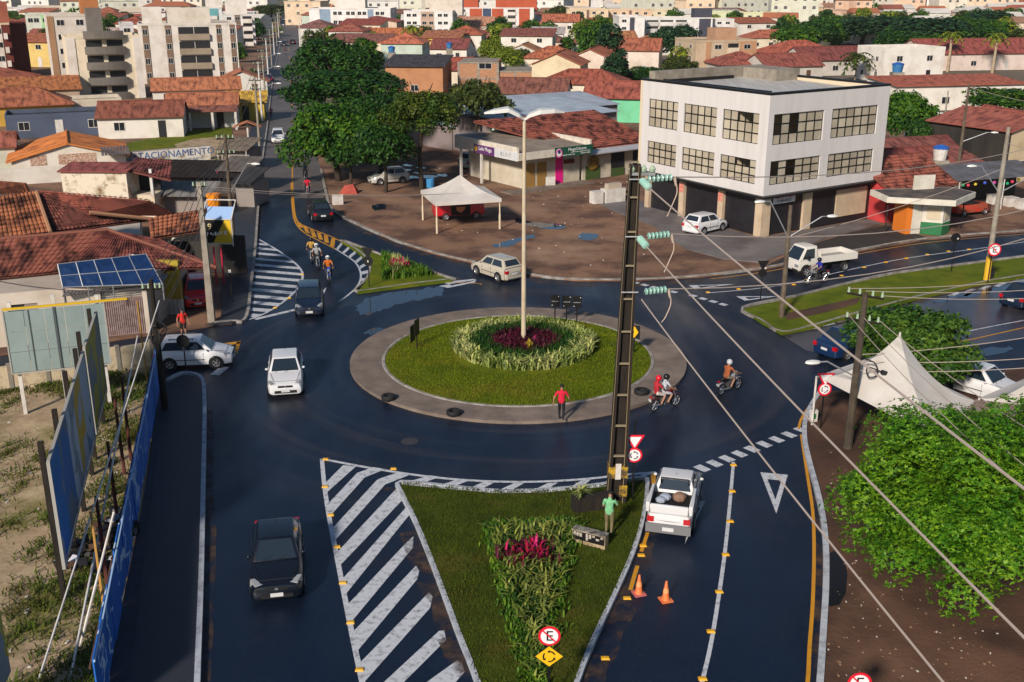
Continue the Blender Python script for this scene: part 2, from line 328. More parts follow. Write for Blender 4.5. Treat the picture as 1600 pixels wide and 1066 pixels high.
# roundabout island
ISC = Vector((.32, 53.06, 0))
def ring(r, z, n=72, c=ISC): return [Vector((c.x + r * math.cos(2 * math.pi * i / n), c.y + r * math.sin(2 * math.pi * i / n), z)) for i in range(n)]
m = MB(); m.prism(ring(8.73, 0), -.05, .15); m.build('island_apron', PAVE, kind='structure')
m = MB()
pr = [(6.9, .14), (6.94, .19), (7.06, .19), (7.1, .14)]; m.lathe(pr, 72, Matrix.Translation(ISC)); m.build('island_edging', KERB, kind='structure')
m = MB(); vs = [(ISC.x, ISC.y, .42)]; fs = []
for k, (r_, z_) in enumerate(((2.5, .38), (4.5, .30), (6.0, .22), (6.92, .155))):
    vs += [(p.x, p.y, z_) for p in ring(r_, 0)]
for i in range(72):
    j = (i + 1) % 72; fs.append((0, 1 + i, 1 + j))
    for k in range(3): a = 1 + 72 * k; fs.append((a + i, a + 72 + i, a + 72 + j, a + j))
m.add(vs, fs); m.build('island_lawn', GRASS, sm=True, kind='structure')
# splitter island with the pole (near) and the small one by the slip road
TRI = [(626, 757), (700, 764), (780, 771), (860, 769), (940, 761), (1004, 750), (1011, 766), (1005, 812), (995, 850), (980, 890), (955, 945), (925, 1010), (900, 1075), (840, 1240), (800, 1240), (748, 1075), (715, 990), (680, 895), (650, 820), (628, 775)]
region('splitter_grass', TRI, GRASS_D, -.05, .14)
kerb('kerb_splitter', P2(TRI, 0), .15, .16, KERB_W, True, 3)
TR2 = [(533, 377), (560, 386), (600, 401), (650, 418), (700, 435), (706, 438), (640, 446), (558, 457), (570, 442), (578, 425), (574, 407), (556, 391)]
region('slip_grass', TR2, GRASS, -.05, .13); kerb('kerb_slip', P2(TR2, 0), .15, .15, closed=True, sm_=3)
# near sidewalk along the blue hoarding and its whitewashed kerb
SW = [(262, 597), (285, 586), (305, 588), (317, 598), (320, 640), (318, 760), (315, 900), (309, 1066), (303, 1250)]
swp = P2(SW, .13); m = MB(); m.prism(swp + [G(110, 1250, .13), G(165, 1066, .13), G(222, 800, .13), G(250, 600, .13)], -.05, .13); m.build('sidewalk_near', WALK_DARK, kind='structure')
m = MB(); m.prism([G(x, y) for x, y in ((250, 601), (258, 601), (246, 720), (228, 860), (205, 1066), (185, 1250), (140, 1250), (170, 1066), (212, 860), (238, 700))], .1, .136); m.build('sidewalk_strip', WALK_EDGE, kind='structure')
kerb('kerb_near', P2(SW, 0), .17, .17, KERB_W)
# sandy vacant lot
m = MB(); m.prism([G(-60, 620), G(0, 612), G(120, 592), G(240, 570), G(250, 592), G(222, 800), G(165, 1066), G(110, 1300), G(-500, 1300), G(-400, 800)], -.1, .05); m.build('vacant_lot', SAND, kind='structure')
# ---- puddles
def puddle(pts, z, name='puddle', n=5):
    g = random.Random(int(pts[0][0])); m = MB(); m.sheet([Vector((p.x + g.uniform(-.16, .16), p.y + g.uniform(-.25, .25), z)) for p in smooth(P2(pts, z), n, True)], z); return m.build(name, WATER, kind='structure')
puddle([(570, 470), (600, 459), (650, 452), (688, 449), (694, 458), (672, 466), (630, 474), (600, 484), (566, 492), (556, 482)], .008)
puddle([(566, 519), (590, 512), (600, 515), (580, 524)], .008)
for pts in ([(808, 340), (826, 345), (850, 348), (880, 352), (878, 358), (850, 357), (824, 352), (806, 347)], [(903, 370), (915, 364), (932, 366), (930, 374), (912, 375)], [(770, 384), (800, 374), (832, 367), (834, 370), (806, 380), (784, 388)],
            [(582, 322), (596, 318), (606, 321), (600, 327), (586, 328)], *[[(x - w, y), (x - w * .3, y - h), (x + w * .7, y - h * .8), (x + w, y + h * .3), (x, y + h)] for x, y, w, h in ((640, 277, 22, 2), (668, 276, 16, 2.5), (690, 274, 9, 2), (654, 270, 8, 1.5), (676, 268, 7, 1.5), (636, 266, 6, 1.2), (662, 262, 10, 1.6), (640, 258, 12, 1.6), (684, 262, 6, 1.2))], [(838, 268), (850, 266), (848, 271)], [(1040, 262), (1060, 260), (1062, 264)]):
    puddle(pts, .082)
for pts in ([(1455, 470), (1490, 458), (1530, 452), (1500, 464), (1470, 474)], [(1500, 466), (1545, 448), (1600, 440), (1640, 438), (1560, 456)], [(1500, 555), (1560, 542), (1580, 545), (1530, 556)], [(1250, 510), (1300, 500), (1330, 500), (1280, 512)]):
    puddle(pts, .010)
# ---- painted markings (flat sheets on the asphalt), each a child of the road
MK = {}
def mark(name, pts, mt=PAINT_W, z=.006):
    q = P2(pts, z); m = MB(); m.sheet(q, z); return m.build(name, mt, parent=road)
def line(name, pts, w, mt=PAINT_W, z=.0065, n=4):
    q = smooth(P2(pts, z), n) if n else P2(pts, z); m = MB(); a_ = []; b_ = []
    for i, p in enumerate(q):
        t = (q[min(i + 1, len(q) - 1)] - q[max(i - 1, 0)]).normalized(); s = Vector((-t.y, t.x, 0)) * w / 2
        a_.append(p - s); b_.append(p + s)
    N_ = len(q); m.add(a_ + b_, [(i, i + 1, N_ + i + 1, N_ + i) for i in range(N_ - 1)]); return m.build(name, mt, parent=road)
# hatched area before the splitter island
LL = [(503, 717), (507, 760), (515, 812), (526, 868), (540, 940), (553, 1005), (566, 1066), (585, 1160)]
line('edge_line', LL, .17)
line('edge_line', [(503, 717), (560, 728), (620, 738), (680, 746), (740, 751), (800, 753), (860, 752), (920, 748), (975, 742), (1025, 738)], .17)
for pts in ([(506, 757), (536, 727), (556, 729), (508, 772)],
            [(512, 788), (558, 739), (583, 730), (602, 733), (570, 746), (516, 806)],
            [(519, 826), (590, 749), (622, 738), (643, 741), (602, 757), (523, 845)],
            [(526, 864), (617, 766), (627, 757), (630, 780), (531, 884)],
            [(534, 906), (637, 790), (640, 804), (539, 930)],
            [(542, 946), (637, 846), (646, 838), (645, 856), (640, 862), (547, 974)],
            [(551, 988), (650, 884), (655, 892), (652, 905), (557, 1019)],
            [(562, 1036), (670, 926), (676, 932), (672, 950), (569, 1066), (567, 1066)],
            [(590, 1075), (686, 986), (694, 985), (697, 1000), (622, 1075)],
            [(640, 1085), (714, 1032), (722, 1036), (726, 1050), (695, 1085)]):
    mark('hatch_stripe', pts)
for pts in ([(640, 752), (672, 743), (688, 745), (655, 757)], [(688, 758), (718, 748), (735, 750), (705, 762)], [(728, 765), (758, 752), (774, 753), (746, 768)], [(775, 768), (803, 755), (819, 755), (794, 769)],
            [(829, 768), (856, 755), (872, 754), (848, 769)], [(885, 765), (908, 751), (924, 749), (902, 766)], [(938, 757), (958, 746), (972, 744), (952, 758)], [(985, 750), (1005, 741), (1020, 739), (1000, 749)]):
    mark('hatch_stripe', pts)
# hatched bulge beside the street
cur = [(404, 374), (432, 390), (456, 407), (469, 420), (473, 431), (468, 447), (452, 464), (428, 482), (404, 494), (386, 500)]
line('edge_line', cur, .15)
cw = smooth([Vector((*c, 0)) for c in cur], 8)
def curx(y): return min(cw, key=lambda p: abs(p.y - y)).x
lx = lambda y: 399 - (y - 380) * .105
for k, y in enumerate((379, 386, 394, 402.5, 411.5, 420.5, 430, 440, 450, 460, 470, 480.5, 490)):
    h = 3.0 + k * .16; xr = curx(y + 6); sl_ = .085
    if xr - lx(y) < 6: continue
    yr = y + (xr - lx(y)) * sl_; xr2 = curx(yr + h); xr = curx(yr)
    mark('hatch_stripe', [(lx(y), y), (xr, yr), (xr2, yr + h), (lx(y), y + h)])
# yellow double line opening into hatching, then white bars along the small island
YA = [(457, 215), (457, 250), (457, 280), (459, 320), (464, 345), (478, 354), (500, 363), (518, 370), (532, 377)]
YB = [(455, 215), (455, 250), (455, 285), (457, 325), (462, 348), (476, 364), (498, 376), (514, 384), (524, 389)]
line('centre_line', YA, .13, PAINT_Y); line('centre_line', YB[2:], .13, PAINT_Y)
for (a, b) in (((466, 347), (472, 357)), ((475, 353), (483, 366)), ((486, 358), (493, 372)), ((497, 363), (503, 376)), ((508, 367), (512, 381)), ((520, 372), (520, 387))):
    mark('yellow_bar', [(a[0] - 2, a[1]), (a[0] + 4, a[1] + 1.5), (b[0] + 2, b[1] - 1), (b[0] - 5, b[1] - 2)], PAINT_Y)
WA = [(524, 389), (540, 399), (555, 410), (563, 424), (563, 438), (556, 450), (544, 461), (530, 471)]
line('edge_line', WA, .13)
for a, b in (((526, 390), (534, 380)), ((535, 396), (545, 387)), ((545, 402), (555, 394)), ((555, 410), (565, 402)), ((562, 418), (574, 411)), ((564, 427), (577, 424)), ((563, 437), (575, 437)), ((559, 446), (570, 448)), ((553, 454), (562, 457))):
    d = 2.2; mark('white_bar', [(a[0], a[1] - d), (b[0], b[1] - d), (b[0] + 1, b[1] + d), (a[0] + 1, a[1] + d)])
# give-way dashes
def dashes(p0, p1, n, w, h):
    for i in range(n):
        t = (i + .5) / n; x = p0[0] + (p1[0] - p0[0]) * t; y = p0[1] + (p1[1] - p0[1]) * t
        a = G(x, y, .006); b = G(x + (p1[0] - p0[0]) * .01, y + (p1[1] - p0[1]) * .01, .006); u = (b - a).normalized() * w / 2; v = Vector((-u.y, u.x, 0)).normalized() * h / 2
        m = MB(); m.add([a - u - v, a + u - v, a + u + v, a - u + v], [(0, 1, 2, 3)]); m.build('give_way_dash', PAINT_W, parent=road)
dashes((1068, 743), (1262, 668), 10, .42, .62)
dashes((398, 499), (470, 482), 4, .75, .35); dashes((985, 440), (1060, 458), 5, .5, .4); dashes((1075, 460), (1138, 478), 4, .5, .4)
dashes((335, 586), (352, 573), 2, .6, .5)
for tri in ([(1188, 738), (1231, 742), (1213, 803)], [(1076, 446), (1148, 444), (1086, 452)], [(1150, 463), (1215, 463), (1164, 470)], [(1085, 782), (1102, 783), (1070, 850)]):
    q = P2(tri, .006); c_ = sum(q, Vector()) / 3; inn_ = [c_ + (p - c_) * .5 for p in q]; m = MB()
    m.add(q + inn_, [(0, 1, 4, 3), (1, 2, 5, 4), (2, 0, 3, 5)]); m.build('give_way_triangle', PAINT_W, parent=road)
for tri in ([(686, 447), (740, 438), (744, 441), (700, 450)], [(690, 441), (740, 436), (745, 438), (706, 446)], [(498, 460), (510, 449), (506, 462)]):
    mark('chevron_stripe', tri)
for pts in ([(345, 537), (376, 533), (375, 537), (345, 541)], [(356, 551), (371, 553), (376, 534), (370, 534), (366, 549), (357, 547)], [(340, 552), (358, 556), (357, 559), (340, 555)]): mark('yellow_bar', pts, PAINT_Y)
line('lane_line', [(1146, 722), (1141, 780), (1133, 860), (1121, 945), (1110, 1010), (1097, 1066), (1070, 1180)], .13)
line('edge_line_yellow', [(1252, 679), (1262, 745), (1270, 800), (1272, 860), (1270, 940), (1265, 1010), (1262, 1066), (1250, 1180)], .12, PAINT_Y)
line('edge_line_yellow', [(1248, 670), (1252, 655), (1264, 636), (1280, 618)], .12, PAINT_Y)
line('edge_line_yellow', [(1021, 740), (1020, 755), (1019, 768)], .2, PAINT_Y)
line('edge_line_yellow', [(1012, 832), (1006, 850), (1002, 862)], .13, PAINT_Y); line('edge_line_yellow', [(996, 884), (990, 904), (985, 922)], .14, PAINT_Y)
line('edge_line_yellow', [(1110, 436), (1200, 424), (1330, 399), (1450, 379), (1600, 366)], .10, PAINT_Y)
line('edge_line_yellow', [(640, 435), (690, 440), (745, 443), (752, 445)], .08, PAINT_Y)
line('lane_line', [(1105, 458), (1200, 449), (1262, 437), (1330, 421), (1420, 403), (1540, 387), (1640, 372)], .11)
for k in range(14):
    y = 205 - k * 12.5
    if y > 60: line('centre_dash', [(458 - (205 - y) * .05, y), (457.5 - (205 - y) * .05, y - 5)], .12, PAINT_Y, .009, 0)
for y, x0, x1 in ((126, 422, 455), (124, 422, 455), (86.5, 428, 455), (82, 428, 455)):
    if x1 > x0:
        for k in range(7): line('crossing_dash', [(x0 + (x1 - x0) * k / 7, y), (x0 + (x1 - x0) * (k + .5) / 7, y)], .5, PAINT_W, .009, 0)
line('edge_line', [(1500, 520), (1560, 508), (1620, 497)], .1, PAINT_W, .012, 0); line('edge_line', [(1440, 545), (1520, 530), (1600, 512)], .1, PAINT_Y, .012, 0)
for k in range(5):
    x = 1480 + k * 24; mark('hatch_stripe', [(x, 462 - k * 5), (x + 14, 456 - k * 5), (x + 22, 457 - k * 5), (x + 9, 463 - k * 5)], PAINT_W, .0115)
for k in range(3): mark('hatch_stripe', [(1248 + k * 24, 512 - k * 6), (1272 + k * 24, 508 - k * 6), (1282 + k * 24, 512 - k * 6), (1262 + k * 24, 516 - k * 6)], PAINT_W, .0115)
# yellow road studs
STUD = mat('stud_yellow', (.62, .32, .01), rough=.45)
def stud(px, py, rz, i=[None]):
    p = G(px, py, .006)
    if i[0] is None:
        m = MB(); m.hexa([(-.13, -.09, 0), (.13, -.09, 0), (.13, .09, 0), (-.13, .09, 0)], [(-.10, -.05, .05), (.10, -.05, .05), (.10, .05, .05), (-.10, .05, .05)]); i[0] = m.build('road_stud', STUD); o = i[0]
    else: o = i[0].copy(); C.objects.link(o)
    o.location = p; o.rotation_euler = (0, 0, rz)
    return tag(o, 'small yellow stud fixed to the painted road line', 'road stud', 'yellow studs on the painted lines')
for px, py in ((509, 718), (615, 733), (508, 761), (517, 805), (527, 855), (536, 911), (548, 973), (562, 1047), (1146, 727), (1144, 768), (1141, 815), (1134, 867), (1124, 925), (1111, 987), (1098, 1061), (980, 935), (946, 1029),
               (1005, 853), (1002, 868), (1262, 437), (1350, 418), (1384, 410), (1416, 404), (1449, 398), (1482, 393), (1514, 390), (1315, 431), (1240, 445), (472, 429), (452, 466), (430, 481), (1154, 452), (1106, 457)): stud(px, py, 0)

def dust(pts, w, z=.004):
    q = smooth(P2(pts, z), 4); g = random.Random(len(pts)); line_ = MB(); a_ = []; b_ = []
    for i, p in enumerate(q):
        t = (q[min(i + 1, len(q) - 1)] - q[max(i - 1, 0)]).normalized(); s = Vector((-t.y, t.x, 0)) * w * g.uniform(.35, .65); a_.append(p - s); b_.append(p + s)
    n = len(q); line_.add(a_ + b_, [(i, i + 1, n + i + 1, n + i) for i in range(n - 1)]); return line_.build('kerb_dust', DUST, parent=road)
dust([(1012, 800), (1000, 860), (985, 905), (955, 965), (925, 1040), (885, 1130)], 1.1); dust([(645, 830), (672, 895), (708, 990), (742, 1075), (790, 1200)], .9, .0095)
dust([(1258, 690), (1270, 765), (1280, 810), (1284, 860), (1284, 920), (1280, 990), (1274, 1066)], .5); dust([(560, 357), (640, 390), (755, 419), (830, 437), (900, 444), (1000, 444), (1100, 438)], .9)
dust([(380, 500), (392, 440), (399, 390), (404, 320)], .7); dust([(325, 640), (323, 760), (320, 900), (315, 1066)], .6); dust([(1225, 526), (1330, 499), (1450, 467), (1600, 437)], .8, .0125); dust([(600, 765), (700, 771), (860, 776), (990, 760)], .5, .0095)
for px, py in ((712, 436), (640, 690)):
    m = MB(); c_ = G(px, py); m.sheet([Vector((c_.x + .38 * math.cos(i * .3927), c_.y + .38 * math.sin(i * .3927), .0045)) for i in range(16)], .0045); m.build('manhole_cover', mat('manhole_iron', (.05, .045, .045), (.03, .028, .03), rough=.5, scale=9), parent=road)
def scrib(par, c, right, w, h, m, seed=3):
    "a line of lettering too small to read in the photograph"
    g = random.Random(seed); b = MB(); r = Vector(right).normalized(); u = Vector((0, 0, 1)); n = r.cross(u); c = Vector(c); x = -w / 2
    while x < w / 2 - h * .4:
        k = h * g.uniform(.35, .7)
        if g.random() > .14:
            z0 = -h / 2 if g.random() > .3 else -h * .1; z1 = h / 2 if g.random() > .3 else h * .15
            p = c + r * x; q = c + r * (x + k * .75); t = n * .006
            if g.random() > .5: b.hexa([p + u * z0, p + r * k * .3 + u * z0, p + r * k * .3 + u * z0 + t, p + u * z0 + t], [p + u * z1, p + r * k * .3 + u * z1, p + r * k * .3 + u * z1 + t, p + u * z1 + t]); z0 = z1 - h * .3
            b.hexa([p + u * z0, q + u * z0, q + u * z0 + t * 1.3, p + u * z0 + t * 1.3], [p + u * z1, q + u * z1, q + u * z1 + t * 1.3, p + u * z1 + t * 1.3])
        x += k
    return b.build('lettering', m, par)
# ---------------------------------------------------------------- the white three-storey building on the corner
def wbuild():
    o = G(1187, 371, .1); a = math.atan2(.55, .835)
    b = thing('office_building', 'white three-storey corner building with gridded windows over black shutters', 'building', o, a)
    LABELS_NEAR.append((o.x, o.y, 'white three-storey building'))
    LX, LY, Z1, Z2 = 12.7, 13.6, 3.25, 10.65; ov = .35
    facade = mat('white_tiles', (.60, .575, .57), (.535, .51, .50), rough=.55, scale=1.6, bump=.05, bscale=30, stretch=(1, 1, .12), lo=.42, hi=.72, detail=8)
    t, N, Lk = edit(facade)   # courses of small facing tiles
    br = N.new('ShaderNodeTexBrick'); br.inputs['Scale'].default_value = 2.4; br.inputs['Mortar Size'].default_value = .02
    tc = N.new('ShaderNodeTexCoord'); mp = N.new('ShaderNodeMapping'); mp.inputs['Rotation'].default_value = (R(90), 0, R(45)); Lk(tc.outputs['Object'], mp.inputs[0]); Lk(mp.outputs[0], br.inputs[0])
    bp = N.new('ShaderNodeBump'); bp.inputs['Strength'].default_value = .25; bp.inputs['Distance'].default_value = .01; Lk(br.outputs['Fac'], bp.inputs['Height']); Lk(bp.outputs[0], N['Principled BSDF'].inputs['Normal'])
    cream = mat('cream_paint', (.52, .40, .28), (.42, .32, .22), rough=.8, scale=1)
    # windows: ranges along the faces, from the front corner
    wx = [(.2, 5.6), (6.5, 11.8)]; wy = [(.6, 4.4), (5.05, 8.8), (9.5, 13.1)]; wz = [(4.0, 5.8), (7.0, 9.25)]
    def face(axis, spans, LEN, w):
        # piers and spandrels round the openings
        edges = [-ov] + [e for s in spans for e in s] + [LEN + ov]
        zs = [Z1] + [e for s in wz for e in s] + [Z2]
        m = MB(); TH = .3
        def blk(a0, a1, z0, z1):
            if axis == 'x': m.bx(a0, a1, -ov, -ov + TH, z0, z1)
            else: m.bx(-ov, -ov + TH, a0, a1, z0, z1)
        if axis == 'y': edges[0] = -ov + TH + .001
        for k in range(0, len(zs) - 1, 2): blk(edges[0], edges[-1], zs[k], zs[k + 1])
        for k in range(0, len(edges) - 1, 2):
            for (z0, z1) in wz: blk(edges[k], edges[k + 1], z0, z1)
        m.build('facade', facade, b)
        for (z0, z1) in wz:
            for si, (a0, a1) in enumerate(spans):
                nc = 6 if axis == 'x' else 5 if si else 5
                f = MB(); off = -ov + .14
                cw_ = (a1 - a0) / nc; ch = (z1 - z0) / 3
                for k in range(nc + 1):
                    x = a0 + cw_ * k; hw = .05
                    f.bx(x - hw, x + hw, off - .03, off + .03, z0, z1) if axis == 'x' else f.bx(off - .03, off + .03, x - hw, x + hw, z0, z1)
                for k in range(4):
                    z = z0 + ch * k
                    f.bx(a0, a1, off - .026, off + .026, z - .045, z + .045) if axis == 'x' else f.bx(off - .026, off + .026, a0, a1, z - .045, z + .045)
                fr = f.build('window', BLACK, b)
                for k in range(nc):
                    for q in range(3):
                        x0 = a0 + cw_ * k + .03; x1 = x0 + cw_ - .06; q0 = z0 + ch * q + .03; q1 = q0 + ch - .06
                        open_ = (axis == 'x' and si == 0 and k in (0, 2) and q >= 1) or (axis == 'y' and si == 0 and k in (1, 2) and q == 2)
                        pm = MB(); tl = rng.uniform(-.012, .012)
                        if axis == 'x': pm.quad((x0, off + tl, q0), (x1, off - tl, q0), (x1, off - tl, q1), (x0, off + tl, q1))
                        else: pm.quad((off + tl, x1, q0), (off - tl, x0, q0), (off - tl, x0, q1), (off + tl, x1, q1))
                        if not open_: pm.build('pane', PANE, fr)
    PANE = mat('pane_reflection_tan', (.47, .42, .33), (.37, .32, .24), rough=.16, spec=.6, scale=.35, lo=.4, hi=.6)  # reflections and the tan interior are put into the pane colour
    t, N, Lk = edit(PANE); oi = N.new('ShaderNodeObjectInfo'); hs = N.new('ShaderNodeHueSaturation'); mr = N.new('ShaderNodeMapRange'); Lk(oi.outputs['Random'], mr.inputs[0]); mr.inputs[3].default_value = .78; mr.inputs[4].default_value = 1.12
    bc = N['Principled BSDF'].inputs['Base Color']; Lk(bc.links[0].from_socket, hs.inputs['Color']); Lk(mr.outputs[0], hs.inputs['Value']); Lk(hs.outputs[0], bc)
    face('x', wx, LX, 0); face('y', wy, LY, 0)
    m = MB()   # unseen outer walls, floors and inner rooms
    m.bx(LX + ov - .3, LX + ov, -ov + .301, LY + ov, Z1, Z2); m.bx(-ov, LX + ov - .301, LY + ov + .001, LY + ov + .3, Z1, Z2)
    m.bx(-ov + .301, LX + ov - .301, -ov + .301, LY + ov, Z1 + .02, Z1 + .25); m.bx(-ov + .301, LX + ov - .301, -ov + .301, LY + ov, 6.4, 6.65)
    m.bx(-ov + .301, LX + ov - .301, 3, 3.2, Z1 + .26, 6.39); m.bx(-ov + .301, LX + ov - .301, 3, 3.2, 6.66, Z2 - .6); m.build('inner_wall', mat('cream_inside', (.6, .5, .36), rough=.9), b)
    m = MB(); q = .02   # black coping and the recessed metal roof
    for (x0, x1, y0, y1) in ((-ov - q, LX + ov + q, -ov - q, -ov + .33), (-ov - q, LX + ov + q, LY + ov - .05, LY + ov + .33), (-ov - q, -ov + .33, -ov + .331, LY + ov - .051), (LX + ov - .33, LX + ov + q, -ov + .331, LY + ov - .051)):
        m.bx(x0, x1, y0, y1, Z2 + .001, Z2 + .17)
    m.build('coping', BLACK, b)
    m = MB(); m.bx(1.0, 1.2, 1.0, LY - .6, Z2 - .5, Z2 + .12); m.bx(1.201, LX - 4.2, LY - 1.2, LY - 1.0, Z2 - .5, Z2 + .12); m.build('gutter_wall', BLACK, b)
    m = MB(); m.slab((-ov + .3, -ov + .3, Z2 - .45), (LX, -ov + .3, Z2 - .45), (LX, LY, Z2 - .12), (-ov + .3, LY, Z2 - .12), .1); m.build('roof', mat('metal_roof', (.52, .50, .47), (.38, .36, .33), rough=.5, scale=.6, stretch=(6, .4, 1)), b)
    m = MB(); m.bx(.2, LX + .3, LY - .5, LY + .25, Z2 - .3, Z2 + .75); m.bx(LX - 2.5, LX + .3, LY - 4.5, LY - .55, Z2 - .3, Z2 + .7); m.build('parapet', CONC, b)
    # ground floor
    for q in ((0, .5, .501, .7, 0, 2.95), (0, .5, 4.2, 4.75, 0, 2.95), (0, .5, 8.75, 9.3, 0, 2.95), (0, .5, 13.1, LY, 0, 2.95), (0, .95, -.02, .5, 0, 2.95), (4.6, 5.5, -.02, .4, 0, 2.95), (LX - .2, LX, -.02, .4, 0, Z1 - .2)): m = MB(); m.bx(*q); m.build('pillar', cream, b)
    m = MB(); m.bx(0, .5, 0, LY, 2.951, Z1 - .2); m.build('beam', cream, b); m = MB(); m.bx(0.501, 5.5, -.02, .4, 2.96, Z1 - .2); m.build('beam', cream, b)
    for (y0, y1) in ((.7, 4.2), (4.75, 8.75), (9.3, 13.1)):
        s = MB()
        for k in range(14): s.bx(.3, .36 - .02 * (k % 2), y0, y1, k * .21, k * .21 + .205)
        s.build('roller_shutter', BLACK2, b)
    s = MB()
    for k in range(13): s.bx(.95, 4.6, .2, .27 - .015 * (k % 2), k * .215, k * .215 + .21)
    s.build('roller_shutter', BLACK2, b)
    m = MB(); m.bx(5.5, LX - .2, .06, .3, 0, Z1 - .2); m.build('black_wall', BLACK2, b)
    m = MB(); m.bx(8.3, LX - .75, -.03, .055, .55, 2.75); m.build('display_board', cream, b)
    m = MB(); m.bx(-ov - .25, LX + ov, -ov - .35, .4, Z1 - .17, Z1 - .02); m.bx(-ov - .25, .4, .401, LY + ov, Z1 - .17, Z1 - .02); m.build('canopy', BLACK, b)
    for y in (4.47, 9.02):
        s = MB(); s.bx(-.035, -.004, y - .24, y + .24, 2.05, 2.75); sg = s.build('wall_notice', mat('notice_red', (.55, .12, .09), (.6, .3, .22), rough=.7, scale=6), b)
    s = MB(); s.bx(1.1, 3.5, -.06, -.024, 2.42, 3.0); sg = s.build('rental_sign', mat('sign_white', (.62, .60, .60), rough=.7), b)
    RED = mat('letter_red', (.5, .03, .05), rough=.7)
    scrib(sg, (2.3, -.066, 2.87), (1, 0, 0), 2.1, .15, RED); flat_text('9.98410053', .33, facing((2.3, -.068, 2.6), (1, 0, 0)), BLACK, sg)
wbuild()
# ---------------------------------------------------------------- generic houses
def roofslab(m, a, b, c, d, t=.12): m.slab(a, b, c, d, t)
def corrug(a, b, c, d, pitch=.24, row=.42, amp=.045):
    "rows of barrel tiles laid over the face a-b (eave) to d-c (ridge)"
    a, b, c, d = map(Vector, (a, b, c, d)); n = (b - a).cross(d - a).normalized()
    nu = max(4, int((b - a).length / pitch)) * 3; nv = max(2, int(max((d - a).length, (c - b).length) / row))
    prof = [0, .9, 1.0]
    m = MB(); vs = []; fs = []
    for r_ in range(nv):
        for e, lift in ((r_ / nv, .05), ((r_ + 1.06) / nv, 0)):
            e = min(e, 1); l0 = a.lerp(d, e); l1 = b.lerp(c, e); jit = rng.uniform(-.012, .012)
            for i in range(nu + 1): vs.append(tuple(l0.lerp(l1, i / nu) + n * (lift + jit + amp * prof[i % 3] + rng.uniform(-.006, .006))))
        k = r_ * 2 * (nu + 1)
        for i in range(nu): fs.append((k + i, k + i + 1, k + nu + 2 + i, k + nu + 1 + i))
    return m.add(vs, fs)
